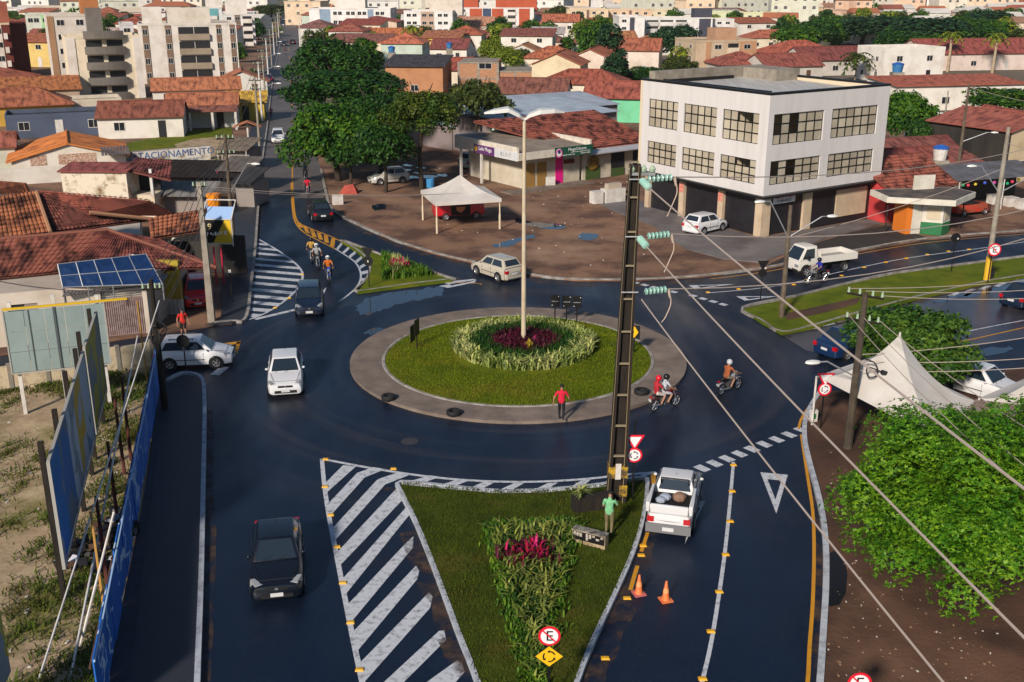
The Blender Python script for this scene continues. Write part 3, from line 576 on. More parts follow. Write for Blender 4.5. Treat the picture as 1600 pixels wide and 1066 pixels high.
def house(o, w, d, h, rot, kind='gable', pitch=.42, ov=.45, wall=(.6, .58, .53), roof=(.32, .12, .06), label='', cat='house', group=None, nwin=2, door=True, tiles=False, ridge='x', stained=False, side=1, base=None, name='house', near=None, par=.5):
    "local frame: x along the front, y away from the street; origin at the middle of the front wall"
    b = thing(name, label, cat, o, rot, group)
    if near: LABELS_NEAR.append((o.x, o.y, near))
    W2 = w / 2; m = MB(); wm = STAINED if stained else PLASTER
    rise = pitch * (d / 2 if ridge == 'x' else w / 2)
    m.bx(-W2, W2, 0, d, 0, h)
    if kind == 'gable':
        if ridge == 'x':
            for s in (-1, 1):
                x = s * W2; x2 = s * (W2 - .2)
                m.hexa([(min(x, x2), .001, h), (max(x, x2), .001, h), (max(x, x2), d - .001, h), (min(x, x2), d - .001, h)], [(min(x, x2), d / 2 - .01, h + rise), (max(x, x2), d / 2 - .01, h + rise), (max(x, x2), d / 2 + .01, h + rise), (min(x, x2), d / 2 + .01, h + rise)])
        else:
            for y0, y1 in ((0.001, .2), (d - .2, d - .001)):
                m.hexa([(-W2, y0, h), (W2, y0, h), (W2, y1, h), (-W2, y1, h)], [(-.01, y0, h + rise), (.01, y0, h + rise), (.01, y1, h + rise), (-.01, y1, h + rise)])
    if kind == 'flat':
        for (x0, x1, y0, y1) in ((-W2, W2, -.02, .15), (-W2, W2, d - .15, d + .02), (-W2 - .02, -W2 + .15, .151, d - .151), (W2 - .15, W2 + .02, .151, d - .151)): m.bx(x0, x1, y0, y1, h + .001, h + par)
    if kind == 'shed':
        m.hexa([(-W2, .01, h), (W2, .01, h), (W2, d, h), (-W2, d, h)], [(-W2, .01, h + .02), (W2, .01, h + .02), (W2, d, h + pitch * d), (-W2, d, h + pitch * d)])
    m.build('wall', wm, b, col=wall)
    z = h + .05; zo = z - pitch * ov; X = W2 + ov; faces = []
    if kind == 'gable' and ridge == 'x':
        g = .25; X = W2 + g; faces = [((-X, -ov, zo), (X, -ov, zo), (X, d / 2, z + rise), (-X, d / 2, z + rise)), ((X, d + ov, zo), (-X, d + ov, zo), (-X, d / 2, z + rise), (X, d / 2, z + rise))]
    elif kind == 'gable':
        g = .3; faces = [((-X, d + g, zo), (-X, -g, zo), (0, -g, z + rise), (0, d + g, z + rise)), ((X, -g, zo), (X, d + g, zo), (0, d + g, z + rise), (0, -g, z + rise))]
    elif kind == 'hip':
        L = min(w, d) / 2; zz = z + pitch * L
        r0, r1 = ((-W2 + L, d / 2, zz), (W2 - L, d / 2, zz)) if w >= d else ((0, L, zz), (0, d - L, zz))
        A, B_, C_, D_ = (-X, -ov, zo), (X, -ov, zo), (X, d + ov, zo), (-X, d + ov, zo)
        if w >= d: faces = [(A, B_, r1, r0), (C_, D_, r0, r1), (B_, C_, r1, r1), (D_, A, r0, r0)]
        else: faces = [(A, B_, r0, r0), (C_, D_, r1, r1), (B_, C_, r1, r0), (D_, A, r0, r1)]
    elif kind == 'shed':
        faces = [((-X, -ov, zo), (X, -ov, zo), (X, d + .1, z + pitch * (d + .1)), (-X, d + .1, z + pitch * (d + .1)))]
    if faces:
        if tiles:
            for f in faces:
                r_ = corrug(*f).build('roof_tiles', TILEM, b, col=roof, kind='stuff')
            m = MB()
            for f in faces: m.slab(*[Vector(p) - Vector((0, 0, .03)) for p in f], .08)
            m.build('roof', ROOFM, b, col=roof)
        else:
            m = MB()
            for i, f in enumerate(faces):
                if f[2] == f[3]:
                    q = len(m.f); m.add([f[0], f[1], f[2]], [(0, 1, 2)]); wd = (Vector(f[1]) - Vector(f[0])).length; m.uv[q] = ((0, 0), (wd, 0), (wd / 2, wd * .55))
                    a_, b_, c_ = (Vector(p) - Vector((0, 0, .12)) for p in f[:3]); m.add([f[0], f[1], f[2], a_, b_, c_], [(5, 4, 3), (0, 3, 4, 1)])
                else: m.slab(*f, .12)
            m.build('roof', ROOFM, b, col=roof)
            if kind in ('gable', 'hip') and w > 5:
                m = MB()
                if kind == 'hip': m.tube(r0, r1, .11, .11, 6); [m.tube(p, q_, .09, .09, 5) for p, q_ in ((A, r0), (B_, r1 if w >= d else r0), (C_, r1), (D_, r0 if w >= d else r1))]
                elif ridge == 'x': m.tube((-X, d / 2, z + rise + .02), (X, d / 2, z + rise + .02), .11, .11, 6)
                else: m.tube((0, -.3, z + rise + .02), (0, d + .3, z + rise + .02), .11, .11, 6)
                m.build('ridge_cap', ROOFM, b, col=tuple(c * .8 for c in roof))
    elif kind == 'flat':
        m = MB(); m.quad((-W2 + .1, .1, h + .02), (W2 - .1, .1, h + .02), (W2 - .1, d - .1, h + .02), (-W2 + .1, d - .1, h + .02)); m.build('roof', TIN if roof is None else ROOFM, b, col=roof or (.2, .2, .2))
    floors = max(1, int(h / 2.7))
    for fl in range(floors):
        z0 = fl * 2.8 + .95
        n = nwin if fl or not door else max(1, nwin - 1)
        xs = [(-W2 + w * (k + .5) / nwin) for k in range(nwin)]
        for k, x in enumerate(xs):
            if fl == 0 and door and k == nwin // 2:
                m = MB(); m.bx(x - .45, x + .45, -.05, .02, 0, 2.1); m.build('door', [WOOD, DARK, WHITE_M][int(abs(o.x * 3)) % 3], b); continue
            window(b, x, 0, z0, 1.3, 1.05)
        for k in range(max(1, int(d / 4.5))):
            window(b, side * W2, d * (k + .5) / max(1, int(d / 4.5)), z0, .9, .9, side)
    return b
WIN_ME = {}
def window(par, x, y, z, w, h, sd=0):
    key = (round(w, 2), round(h, 2), sd)
    if key not in WIN_ME:
        f = MB(); g = MB(); t = .06
        f.bx(-w / 2, w / 2, -.05, .02, 0, t); f.bx(-w / 2, w / 2, -.05, .02, h - t, h); f.bx(-w / 2, -w / 2 + t, -.05, .02, t, h - t); f.bx(w / 2 - t, w / 2, -.05, .02, t, h - t); f.bx(-.025, .025, -.045, .02, t, h - t)
        g.quad((-w / 2 + t, -.02, t), (w / 2 - t, -.02, t), (w / 2 - t, -.02, h - t), (-w / 2 + t, -.02, h - t))
        o1 = f.build('window', FRAME); o2 = g.build('pane', GLASS); WIN_ME[key] = (o1.data, o2.data); bpy.data.objects.remove(o1); bpy.data.objects.remove(o2)
    a, b = WIN_ME[key]
    o = link(a, 'window', par, (x, y, z), {0: 0, 1: math.pi / 2, -1: -math.pi / 2, 2: math.pi}[sd]); link(b, 'pane', o)
    return o
RD = [(.36, .125, .06), (.30, .10, .055), (.42, .16, .075), (.24, .085, .06), (.34, .14, .08)]
# ---- shop row with the sign fascia, and the long red-tiled building beside it
def shops():
    o = G(905, 283, .07); e = G(1012, 268, .07); rot = math.atan2(e.y - o.y, e.x - o.x)
    b = thing('shop', 'small corner clinic with a dark green sign and a shocking pink door', 'shop', o, rot); LABELS_NEAR.append((o.x, o.y, 'green-signed clinic'))
    cream = mat('shop_wall', (.55, .49, .40), (.42, .37, .28), rough=.85, scale=.8)
    m = MB(); m.bx(-6.8, 0, .0, 9, 0, 3.0); m.build('wall', cream, b)
    m = MB(); m.slab((-8.3, -1.3, 3.55), (.15, -1.3, 3.55), (.15, 9, 4.1), (-8.3, 9, 4.1), .1); m.build('roof', mat('shop_roof', (.27, .22, .17), (.18, .14, .11), rough=.8, scale=.7), b)
    m = MB(); m.bx(-8.5, .3, -1.5, -1.3, 2.95, 3.62); m.bx(-8.5, -8.3, -1.299, 9, 2.95, 4.15); m.bx(.15, .35, -1.299, 9, 2.95, 4.15); m.bx(-8.299, .149, 8.8, 9.05, 3.0, 4.2); m.build('fascia', mat('fascia_white', (.66, .60, .52), (.5, .45, .38), rough=.7), b)
    m = MB(); m.bx(-4.3, .3, -1.56, -1.505, 2.85, 3.75); s = m.build('sign_board', mat('sign_green', (.012, .075, .048), rough=.5), b)
    LW = mat('letter_white', (.75, .75, .75), rough=.6)
    flat_text('MegaOdonto', .42, facing((-1.6, -1.57, 3.47), (1, 0, 0)), LW, s); scrib(s, (-1.2, -1.57, 3.2), (1, 0, 0), 2.4, .07, LW); scrib(s, (-2.7, -1.57, 3.0), (1, 0, 0), 1.6, .09, LW); scrib(s, (-.6, -1.57, 3.02), (1, 0, 0), 1.3, .09, LW)
    m = MB(); m.lathe([(0.001, 0), (.36, 0), (.36, .02), (0.001, .02)], 20, Matrix.Translation((-3.85, -1.57, 3.3)) @ Matrix.Rotation(R(90), 4, 'X')); em = m.build('emblem', LW, s)
    m = MB(); m.lathe([(0.001, 0), (.16, 0), (.16, .02), (0.001, .02)], 14, Matrix.Translation((-3.85, -1.60, 3.36)) @ Matrix.Rotation(R(90), 4, 'X')); m.build('emblem_pupil', mat('letter_navy', (.02, .02, .15), rough=.5), s)
    m = MB(); m.lathe([(.30, 0), (.40, 0), (.40, .025), (.30, .025)], 20, Matrix.Translation((-3.85, -1.585, 3.22)) @ Matrix.Rotation(R(90), 4, 'X')); m.build('emblem_ring', mat('letter_pink', (.6, .06, .3), rough=.5), s)
    m = MB(); m.bx(-8.56, -8.505, -1.4, 2.2, 2.9, 3.7); s2 = m.build('sign_board', mat('sign_white2', (.6, .6, .6), (.5, .52, .55), rough=.6), b)
    flat_text('B.L.O C', .5, facing((-8.57, .4, 3.3), (0, -1, 0)), STEEL, s2)
    m = MB(); m.bx(-8.56, -8.505, 2.25, 5.6, 2.9, 3.7); s3 = m.build('sign_board', mat('sign_purple', (.10, .03, .13), rough=.6), b)
    flat_text('Lele Mega', .52, facing((-8.57, 3.7, 3.38), (0, -1, 0)), LW, s3)
    m = MB(); m.lathe([(0.001, 0), (.26, 0), (.26, .02), (0.001, .02)], 14, Matrix.Translation((-8.57, 5.2, 3.3)) @ Matrix.Rotation(R(-90), 4, 'Y')); m.build('emblem', mat('gold', (.5, .3, .04), rough=.5), s3)
    m = MB(); m.bx(-3.0, -2.1, -.05, .02, 0, 2.75); m.build('door', mat('pink_paint', (.72, .01, .22), rough=.5), b)
    m = MB(); m.bx(-2.0, -.9, -.3, -.02, 1.9, 2.25); m.build('air_conditioner', mat('dark_red', (.12, .02, .02)), b)
    for x in (-6.6, -5.2): m = MB(); m.bx(x, x + 1.1, -.04, .02, 0, 2.3); m.build('glass_door', mat('ochre_glass', (.30, .17, .05), rough=.3), b)
    for y in (4.5, 8): m = MB(); m.bx(-8.45, -8.25, y, y + .2, -.05, 2.95); m.build('post', WHITE_M, b)
    m = MB(); m.bx(-9.5, .4, -1.9, -.02, 0, .08); m.build('step', PAVE, b)
    # long tiled building to its side
    b2 = thing('shop', 'long low building with a weathered red tile roof beside the clinic', 'shop', o + Vector((math.cos(rot) * .4, math.sin(rot) * .4, 0)), rot); LABELS_NEAR.append((e.x, e.y, 'red-roofed shop'))
    m = MB(); m.bx(.05, 9.3, .05, 8.5, 0, 2.75); m.build('wall', cream, b2)
    m = MB(); m.slab((.02, -1.1, 2.7), (9.4, -1.1, 2.7), (9.4, .9, 2.95), (.02, .9, 2.95), .1); m.build('awning', mat('awning_grey', (.42, .42, .44), (.33, .33, .36), rough=.6), b2)
    corrug((-.6, .3, 3.0), (9.8, .3, 3.0), (9.3, 9.2, 5.3), (-6.5, 9.2, 5.3), .3, .5).build('roof_tiles', TILEM, b2, col=(.27, .075, .05), kind='stuff')
    m = MB(); m.slab((-.6, .3, 2.95), (9.8, .3, 2.95), (9.3, 9.2, 5.22), (-6.5, 9.2, 5.22), .1); m.build('roof', ROOFM, b2, col=(.27, .08, .05))
    m = MB(); m.bx(.4, 2.2, -.04, .04, 0, 1.3); m.build('hedge_panel', mat('panel_green', (.05, .085, .02), rough=.8), b2)
    m = MB(); m.lathe([(0.001, 0), (.75, 0), (.6, .1), (.25, .14), (0.001, .14)], 12, Matrix.Translation((1.3, -.1, 1.6)) @ Matrix.Rotation(R(90), 4, 'X')); m.build('yellow_mural', mat('mural_gold', (.35, .20, .02), (.08, .06, .02), rough=.7, scale=5), b2)
    for x in (3.7, 6.6): m = MB(); m.bx(x, x + 1.7, -.04, .04, 0, 2.3); m.build('doorway', DARK, b2); m = MB(); m.bx(x, x + 1.7, -.08, -.045, 0, .8); m.build('counter', mat('panel_green', (.05, .085, .02)), b2)
    # pale blue sheds behind the shops
    for k, (px, py, w, d, h, dr, c) in enumerate(((770, 226, 13, 8, 2.6, .15, (.34, .41, .50)), (880, 238, 17, 10, 3.9, .08, (.40, .46, .53)), (900, 222, 12, 8, 4.1, -.1, (.36, .40, .46)))):
        p = G(px, py, .05); s = thing('shed', ['low blue sheet-metal shed behind the purple sign', 'wide pale blue metal roof behind the clinic', 'small greyish metal roof behind the red-tiled shop'][k], 'shed', p, rot + dr)
        m = MB(); m.bx(-w / 2, w / 2, 0, d, 0, h); m.build('wall', PLASTER, s, col=(.22, .18, .18))
        rm = mat('blue_sheet%d' % k if k else 'blue_sheet', c, tuple(q * .7 for q in c), rough=.5, scale=.5, spec=.5)
        m = MB(); nrib = int(w / .8)
        for q in range(nrib): x0 = -w / 2 - .2 + (w + .4) * q / nrib; x1 = x0 + (w + .4) / nrib - .05; m.slab((x0, -.5, h + .1), (x1, -.5, h + .1), (x1, d + .3, h + .9), (x0, d + .3, h + .9), .06)
        m.build('roof', rm, s)
    # roadside shop signs under the trees
    p = G(765, 246, .07); p2 = G(802, 262, .07)
    b3 = thing('shop_sign', 'dark green and white shop hoarding on posts near the parked silver wagon', 'sign', (p + p2) / 2, math.atan2(p2.y - p.y, p2.x - p.x) + math.pi / 2)
    m = MB(); m.bx(-.05, .05, -3.2, 3.2, 2.3, 3.6); m.build('board', mat('sign_green', (.012, .075, .048)), b3)
    m = MB(); m.bx(-.1, -.055, -3.2, -.6, 2.25, 3.65); m.build('white_panel', WHITE_M, b3)
    m = MB(); m.lathe([(.22, 0), (.38, 0), (.38, .02), (.22, .02)], 16, Matrix.Translation((-.06, 2.2, 2.95)) @ Matrix.Rotation(R(-90), 4, 'Y')); m.build('emblem', LW, b3)
    for y in (-3, -.6, 3): m = MB(); m.tube((0, y, -.07), (0, y, 2.3), .07); m.build('post', WHITE_M, b3)
shops()
# ---- kiosk
def kiosk():
    c = G(1464, 366, .1); l = G(1440, 366, .1); r_ = G(1490, 360, .1)
    rot = R(14)
    b = thing('kiosk', 'small white kiosk with a green base, orange side and broad flat canopy', 'kiosk', c, rot); LABELS_NEAR.append((c.x, c.y, 'green and white kiosk'))
    gp = mat('paint_green', (.01, .16, .05), (.02, .11, .04), rough=.6, scale=2); wp = mat('paint_white', (.64, .60, .52), (.5, .47, .4), rough=.7, scale=1.2); op = mat('paint_orange', (.62, .17, .02), rough=.6)
    body = [(-1.2, .4), (0, -.5), (1.15, .2), (1.15, 2.3), (-1.2, 2.3)]
    m = MB(); m.prism(body, 0, .95); m.build('green_base', gp, b)
    m = MB(); m.prism([(x * .99, y * .99 + .01) for x, y in body], .951, 2.45); m.build('wall', wp, b)
    for a_, b_ in ((body[0], body[1]), (body[1], body[2])):
        a_, b_ = Vector((*a_, 0)), Vector((*b_, 0)); p0 = a_.lerp(b_, .2); p1 = a_.lerp(b_, .85); n = Vector((p1.y - p0.y, p0.x - p1.x, 0)).normalized() * .03
        m = MB(); m.hexa([p0 + Vector((0, 0, 1.2)), p1 + Vector((0, 0, 1.2)), p1 + n + Vector((0, 0, 1.2)), p0 + n + Vector((0, 0, 1.2))], [p0 + Vector((0, 0, 2.1)), p1 + Vector((0, 0, 2.1)), p1 + n + Vector((0, 0, 2.1)), p0 + n + Vector((0, 0, 2.1))]); m.build('shutter', mat('hatch_cream', (.5, .42, .30), rough=.7), b)
    m = MB(); m.bx(-2.0, -1.21, .5, 2.2, 0, 2.4); m.build('white_door', wp, b)
    m = MB(); m.bx(-2.5, -2.01, .52, 2.2, 0, 2.45); m.build('orange_side', op, b)
    m = MB(); can = [(-4.3, .6), (-.1, -1.9), (3.5, .7), (2.9, 3.2), (-3.9, 3.6)]
    m.prism(can, 2.55, 2.98); m.build('canopy', wp, b)
    m = MB(); m.prism([(x * .95, .06 + y * .93) for x, y in can], 2.985, 3.0); m.build('canopy_top', mat('roof_felt', (.045, .04, .045), (.13, .10, .08), rough=.9, scale=.6), b)
    for x, y in ((-3.9, 1.0), (3.1, 1.4)): m = MB(); m.tube((x, y, -.1), (x, y, 2.55), .05); m.build('post', DARK, b)
    m = MB(); m.box((.2, 2.7, 3.55), (1.8, .18, 1.1)); s = thing('blank_sign', 'blank white sign box standing on the kiosk canopy', 'sign', c + Vector((0, 0, 0)), rot); m.build('panel', wp, s)
    m = MB(); m.tube((-.4, 2.7, 3.0), (-.4, 2.7, 3.02), .05); m.tube((.7, 2.7, 3.0), (.7, 2.7, 3.02), .05); m.build('foot', DARK, s)
kiosk()
# ---- red house, barn-like dark gable and roofs behind the kiosk
def H(px, py, w, d, h, rotdeg, **k): return house(G(px, py, .05), w, d, h, R(rotdeg), **k)
H(1432, 343, 7, 8, 2.9, 24, kind='gable', ridge='x', wall=(.50, .045, .05), roof=(.26, .075, .05), tiles=True, label='red-walled house with old clay tiles next to the white building', near='red-walled house', nwin=1, door=False)
H(1420, 322, 11, 8, 2.6, 20, kind='gable', ridge='x', wall=(.5, .47, .42), roof=(.24, .065, .05), label='low house with dark mossy tiles behind the red wall', nwin=2)
H(1455, 305, 10, 7, 2.7, 15, kind='shed', pitch=.2, wall=(.55, .06, .07), roof=(.25, .08, .06), label='lean-to with patched tiles and a red gable strip', nwin=1)
_c = G(1570, 286, .05) + Vector((math.cos(R(30)), math.sin(R(30)), 0)) * 5
house(_c, 10, 9.5, 5.0, R(30), kind='gable', ridge='y', pitch=.2, wall=(.55, .44, .29), roof=(.34, .10, .07), label='two-storey cream house with a broad red roof and sooty black flank', near='black-flanked house', nwin=2, door=False, side=-1)
bb = [o for o in bpy.data.objects if o.get('label', '').startswith('two-storey cream')][0]
m = MB(); m.bx(-5.06, -5.005, .02, 9.48, 0, 4.95); m.build('black_flank', mat('soot', (.018, .016, .014), (.035, .03, .024), rough=.95, scale=.8, stretch=(1, 1, .3)), bb)
H(1600, 262, 9, 6, 3.2, 20, kind='flat', wall=(.5, .42, .3), roof=(.2, .19, .18), label='small cream annexe below the cream house', nwin=1)
s = thing('awning', 'corrugated grey awning on thin posts hung with coloured bulbs', 'awning', G(1545, 322, .07), R(18))
m = MB()
for k in range(22): m.slab((-5 + k * .46, -1.6, 2.75), (-5 + k * .46 + .38, -1.6, 2.75), (-5 + k * .46 + .38, 3, 3.3), (-5 + k * .46, 3, 3.3), .05)
m.build('roof_sheet', TIN, s)
for x in (-4.6, 0, 4.6): m = MB(); m.tube((x, -1.4, -.05), (x, -1.4, 2.75), .05); m.build('post', WHITE_M, s)
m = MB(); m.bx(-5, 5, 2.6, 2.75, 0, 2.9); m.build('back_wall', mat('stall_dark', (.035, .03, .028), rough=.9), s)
for k in range(12):
    m = MB(); x = -4.2 + k * .75; m.ball((x, -1.35 + .3 * math.sin(k), 2.3 - .1 * math.sin(k * 1.3)), .14, 6)
    cc = [(.02, .3, .12), (.6, .06, .1), (.6, .45, .05), (.05, .1, .5), (.5, .06, .3), (.02, .35, .3)][k % 6]; m.build('bulb', mat('bulb%d' % (k % 6), cc, rough=.4), s)
for px, py in ((1552, 318), (1578, 322), (1597, 326)):
    m = MB(); m.bx(-.45, .45, -.4, .4, 0, .75); m.bx(-.5, .5, -.45, .45, .751, .8); tag(m.build('white_crate', WHITE_M, loc=G(px, py, .07), rz=.3), 'white box standing on the ground under the bulb-hung awning', 'crate', 'white boxes under the awning')
# water tanks with blue lids
def tank(px, py, z, r=.9, label='', h=1.1, wh=False):
    t = thing('water_tank', label, 'water tank', G(px, py, z), 0, 'blue-lidded water tanks on roofs')
    m = MB(); m.lathe([(.001, 0), (r * .8, 0), (r, h)], 14); m.build('tank_body', WHITE_M if wh else mat('tank_blue', (.03, .13, .32), (.05, .2, .4), rough=.4, scale=2), t)
    m = MB(); m.lathe([(r * 1.06, h), (r * 1.06, h + .12), (.25, h + .32), (.001, h + .32)], 14); m.build('lid', mat('lid_blue', (.02, .10, .40), rough=.35), t)
    m = MB(); m.bx(-r, r, -r, r, -1.1, -.001); m.build('plinth', CONC, t)
tank(1468, 250, 3.6, .65, 'white water tank with a blue lid on the old tiles behind the kiosk', 1.0, True)
tank(1402, 113, 4.6, .9, 'blue water tank on the white wall behind the corner building', 1.2)
tank(612, 82, 4.5, .7, 'round blue water tank behind the yellow-sided house', .9)
tank(702, 76, 5.0, .6, 'blue water tank above the brown roofs near the tall white flats', .9)
# ---------------------------------------------------------------- corner house with solar panels, and the roofs behind it
def left():
    T = lambda px, py, z: G(px, py, z)
    wcol = (.58, .50, .42)
    o = G(0, 540); b = thing('corner_house', 'white corner house with old clay tiles, a barred gate and solar panels', 'house', (0, 0, 0)); LABELS_NEAR.append((-21, 57, 'solar-panelled house'))
    b.location = G(120, 535, .05); OFF = b.location
    L = lambda v: Vector(v) - OFF
    fl = G(-60, 549, .05); fr = G(236, 520, .05); u = (fr - fl).normalized(); n = Vector((-u.y, u.x, 0))
    wl = (fr - fl).length; H_ = 2.95
    # front wall pieces round the window and the gate
    def seg(s0, s1, z0, z1, t=.2, mt=PLASTER, name='wall', off=0, col=wcol, par=b):
        m = MB(); a = fl + u * s0 + n * off; c = fl + u * s1 + n * off
        m.hexa([L(a) + Vector((0, 0, z0)), L(c) + Vector((0, 0, z0)), L(c + n * t) + Vector((0, 0, z0)), L(a + n * t) + Vector((0, 0, z0))], [L(a) + Vector((0, 0, z1)), L(c) + Vector((0, 0, z1)), L(c + n * t) + Vector((0, 0, z1)), L(a + n * t) + Vector((0, 0, z1))])
        return m.build(name, mt, par, col=col)
    def S(px, py): return (G(px, py, .05) - fl).dot(u)
    w0, w1 = S(26, 540), S(68, 536); g0, g1 = S(165, 530), S(229, 522)
    for s0, s1, z0, z1 in ((0, w0, 0, H_), (w0, w1, 0, 1.0), (w0, w1, 2.3, H_), (w1, g0, 0, H_), (g0, g1, 2.75, H_), (g1, wl, 0, H_)): seg(s0, s1, z0, z1)
    wf = seg(w0, w1, 1.0, 2.3, .04, DARK, 'window', .1); seg((w0 + w1) / 2, w1, 1.02, 2.28, .02, mat('louvre_grey', (.25, .2, .19), rough=.7), 'shutter', .07, par=wf)
    gate = seg(g0, g1, 0, .08, .05, mat('gate_brown', (.22, .15, .14), rough=.6), 'gate', .05)
    nb = int((g1 - g0) / .105)
    for k in range(nb): seg(g0 + (g1 - g0) * k / nb, g0 + (g1 - g0) * k / nb + .065, .081, 2.05, .05, mat('gate_bar', (.36, .27, .26), (.22, .14, .13), rough=.55, scale=3), 'gate_bar', .05, par=gate)
    seg(g0, g1, 2.06, 2.14, .06, mat('gate_brown'), 'gate_rail', .05, par=gate)
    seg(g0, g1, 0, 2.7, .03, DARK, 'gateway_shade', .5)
    for k in range(5): seg(g0, g1, 2.2 + k * .11, 2.23 + k * .11, .03, STEEL, 'transom_bar', .06, par=gate)
    # body behind the front wall
    m = MB(); q = [fl + n * .25, fr + n * .25, fr + n * 7 + u * 2.5, fl + n * 7]; m.prism([L(p) for p in q], 0, H_ - .05); m.build('house_body', PLASTER, b, col=(.45, .38, .32))
    # tiled roof: front slope, hip and small slopes behind
    E0, E1, E2 = T(-60, 440, 3.15), T(97, 424, 3.15), T(338, 418, 2.9)
    R0, R1 = T(-60, 379, 4.9), T(168, 359, 4.9)
    col1 = (.24, .075, .05)
    def roof(a, c, d, e, col, nm='roof_tiles', par=b, of=OFF):
        corrug(*[Vector(p) - of for p in (a, c, d, e)], .25, .42, .05).build(nm, TILEM, par, col=col, kind='stuff')
        m = MB(); m.slab(*[Vector(p) - of - Vector((0, 0, .06)) for p in (a, c, d, e)], .1); m.build('roof', ROOFM, par, col=tuple(x * .6 for x in col))
    roof(E0, E1, R1, R0, col1); roof(E1, E2, T(250, 374, 4.2), R1, (.20, .055, .045))
    m = MB(); m.tube(L(R0), L(R1), .13, .13, 6); m.tube(L(R1), L(E2), .10, .10, 6); m.build('ridge_cap', ROOFM, b, col=(.25, .09, .06))
    # back roofs
    b2 = thing('tiled_house', 'sprawling patched clay-tile roofs behind the corner house', 'house', OFF + Vector((-1, 8, 0)), 0); O2 = b2.location; LABELS_NEAR.append((-24, 68, 'sprawling patched tile roofs'))
    r2 = lambda a, c, d, e, col: roof(a, c, d, e, col, par=b2, of=O2)
    r2(T(-60, 380, 4.5), T(79, 363, 4.5), T(55, 299, 6.3), T(-60, 318, 6.3), (.36, .125, .055))
    r2(T(79, 363, 4.45), T(238, 342, 4.3), T(140, 330, 5.2), T(57, 300, 6.25), (.22, .065, .045))
    r2(T(140, 333, 5.15), T(270, 334, 4.4), T(232, 312, 5.6), T(60, 298, 6.25), (.27, .07, .045))
    r2(T(236, 373, 4.15), T(312, 361, 4.15), T(324, 326, 5.0), T(232, 341, 5.0), (.37, .125, .06))
    r2(T(-40, 300, 5.2), T(48, 303, 5.2), T(40, 286, 6.2), T(-40, 280, 6.2), (.34, .11, .055))
    m = MB(); m.tube(T(57, 300, 6.32) - O2, T(79, 363, 4.55) - O2, .12, .12, 6); m.tube(T(140, 332, 5.25) - O2, T(236, 342, 4.4) - O2, .12, .12, 6); m.build('ridge_cap', ROOFM, b2, col=(.42, .22, .12))
    m = MB(); q = [G(-60, 470), G(60, 455), G(225, 432), G(225, 380), G(200, 372), G(-60, 380)]
    m.prism([Vector((p.x, p.y, 0)) - Vector((O2.x, O2.y, 0)) for p in q], 0, 2.5); m.build('wall', PLASTER, b2, col=(.42, .37, .32))
    m = MB(); a, c, d = T(268, 377, 3.2), T(312, 377, 3.2), T(312, 362, 4.0); m.slab(a - O2, c - O2, d - O2, T(270, 374, 3.4) - O2, .15); m.build('gable_wall', PLASTER, b2, col=(.6, .54, .47))
    # weathered wall block
    p0 = G(104, 345, .05); e0 = G(206, 345, .05)
    h3 = house((p0 + e0) / 2, (e0 - p0).length, 2.6, HT(150, 345, 268), R(-2), kind='shed', pitch=.1, ov=.2, wall=(.62, .55, .44), roof=(.26, .07, .06), stained=True, label='tall blotchy whitewashed wall with a thin red roof above the old tiles', cat='house', nwin=0, door=False, near='blotchy whitewashed wall')
    p0 = G(226, 342, .05)
    b4 = thing('porch', 'raised open porch with white posts beside the blotchy wall', 'porch', p0, R(-2))
    m = MB(); m.bx(-1.0, 1.0, 0, 2.2, 0, 2.0); m.build('base', STAINED, b4, col=(.6, .5, .38))
    for x in (-1.0, .78): m = MB(); m.bx(x, x + .22, -.05, .2, 2.0, 4.1); m.build('post', WHITE_M, b4)
    corrug((-1.2, -.3, 4.15), (2.6, -.3, 3.3), (1.8, 2.8, 4.3), (-1.2, 2.8, 4.6), .28, .45).build('roof_tiles', TILEM, b4, col=(.25, .07, .06), kind='stuff')
    m = MB(); m.slab((-1.2, -.3, 4.09), (2.6, -.3, 3.24), (1.8, 2.8, 4.2), (-1.2, 2.8, 4.5), .1); m.build('roof', ROOFM, b4, col=(.2, .06, .05))
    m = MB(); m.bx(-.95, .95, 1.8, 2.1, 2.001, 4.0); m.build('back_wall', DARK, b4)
    # solar array
    s = thing('solar_array', 'tilted rack of dark blue solar panels over the gate of the corner house', 'solar panel', T(170, 440, 3.0)); OS = s.location
    A, B_, C_, D_ = T(98, 449, 3.1), T(254, 444, 3.1), T(228, 397, 4.3), T(90, 413, 4.3)
    PV = mat('solar_cell', (.006, .022, .075), (.012, .035, .11), rough=.12, spec=.7, scale=2)
    nn = (B_ - A).cross(D_ - A).normalized()
    def bl(i, j): return A.lerp(B_, i).lerp(D_.lerp(C_, i), j)
    for i in range(5):
        for j in range(2):
            e = .012; q = [bl((i + e) / 5 + e / 3, (j + e * 2) / 2), bl((i + 1) / 5 - e / 3, (j + e * 2) / 2), bl((i + 1) / 5 - e / 3, (j + 1) / 2 - e), bl((i + e) / 5 + e / 3, (j + 1) / 2 - e)]
            m = MB(); m.slab(*[p - OS for p in q], .035); p_ = m.build('panel', PV, s)
    m = MB()
    for i in range(6): m.tube(bl(i / 5, 0) - OS - nn * .02, bl(i / 5, 1) - OS - nn * .02, .035, .035, 4)
    for j in (0, .5, 1): m.tube(bl(0, j) - OS - nn * .02, bl(1, j) - OS - nn * .02, .035, .035, 4)
    for i, j in ((.0, 0), (1, 0), (.5, 0), (1, 1), (.25, 0)): p = bl(i, j); m.tube(p - OS, Vector((p.x, p.y, 2.2)) - OS, .04, .04, 5)
    m.build('rack', STEEL, s)
    m = MB(); a, c = T(97, 463, 2.75), T(256, 442, 2.75); up = Vector((0, 1.1, .25)); k_ = 26
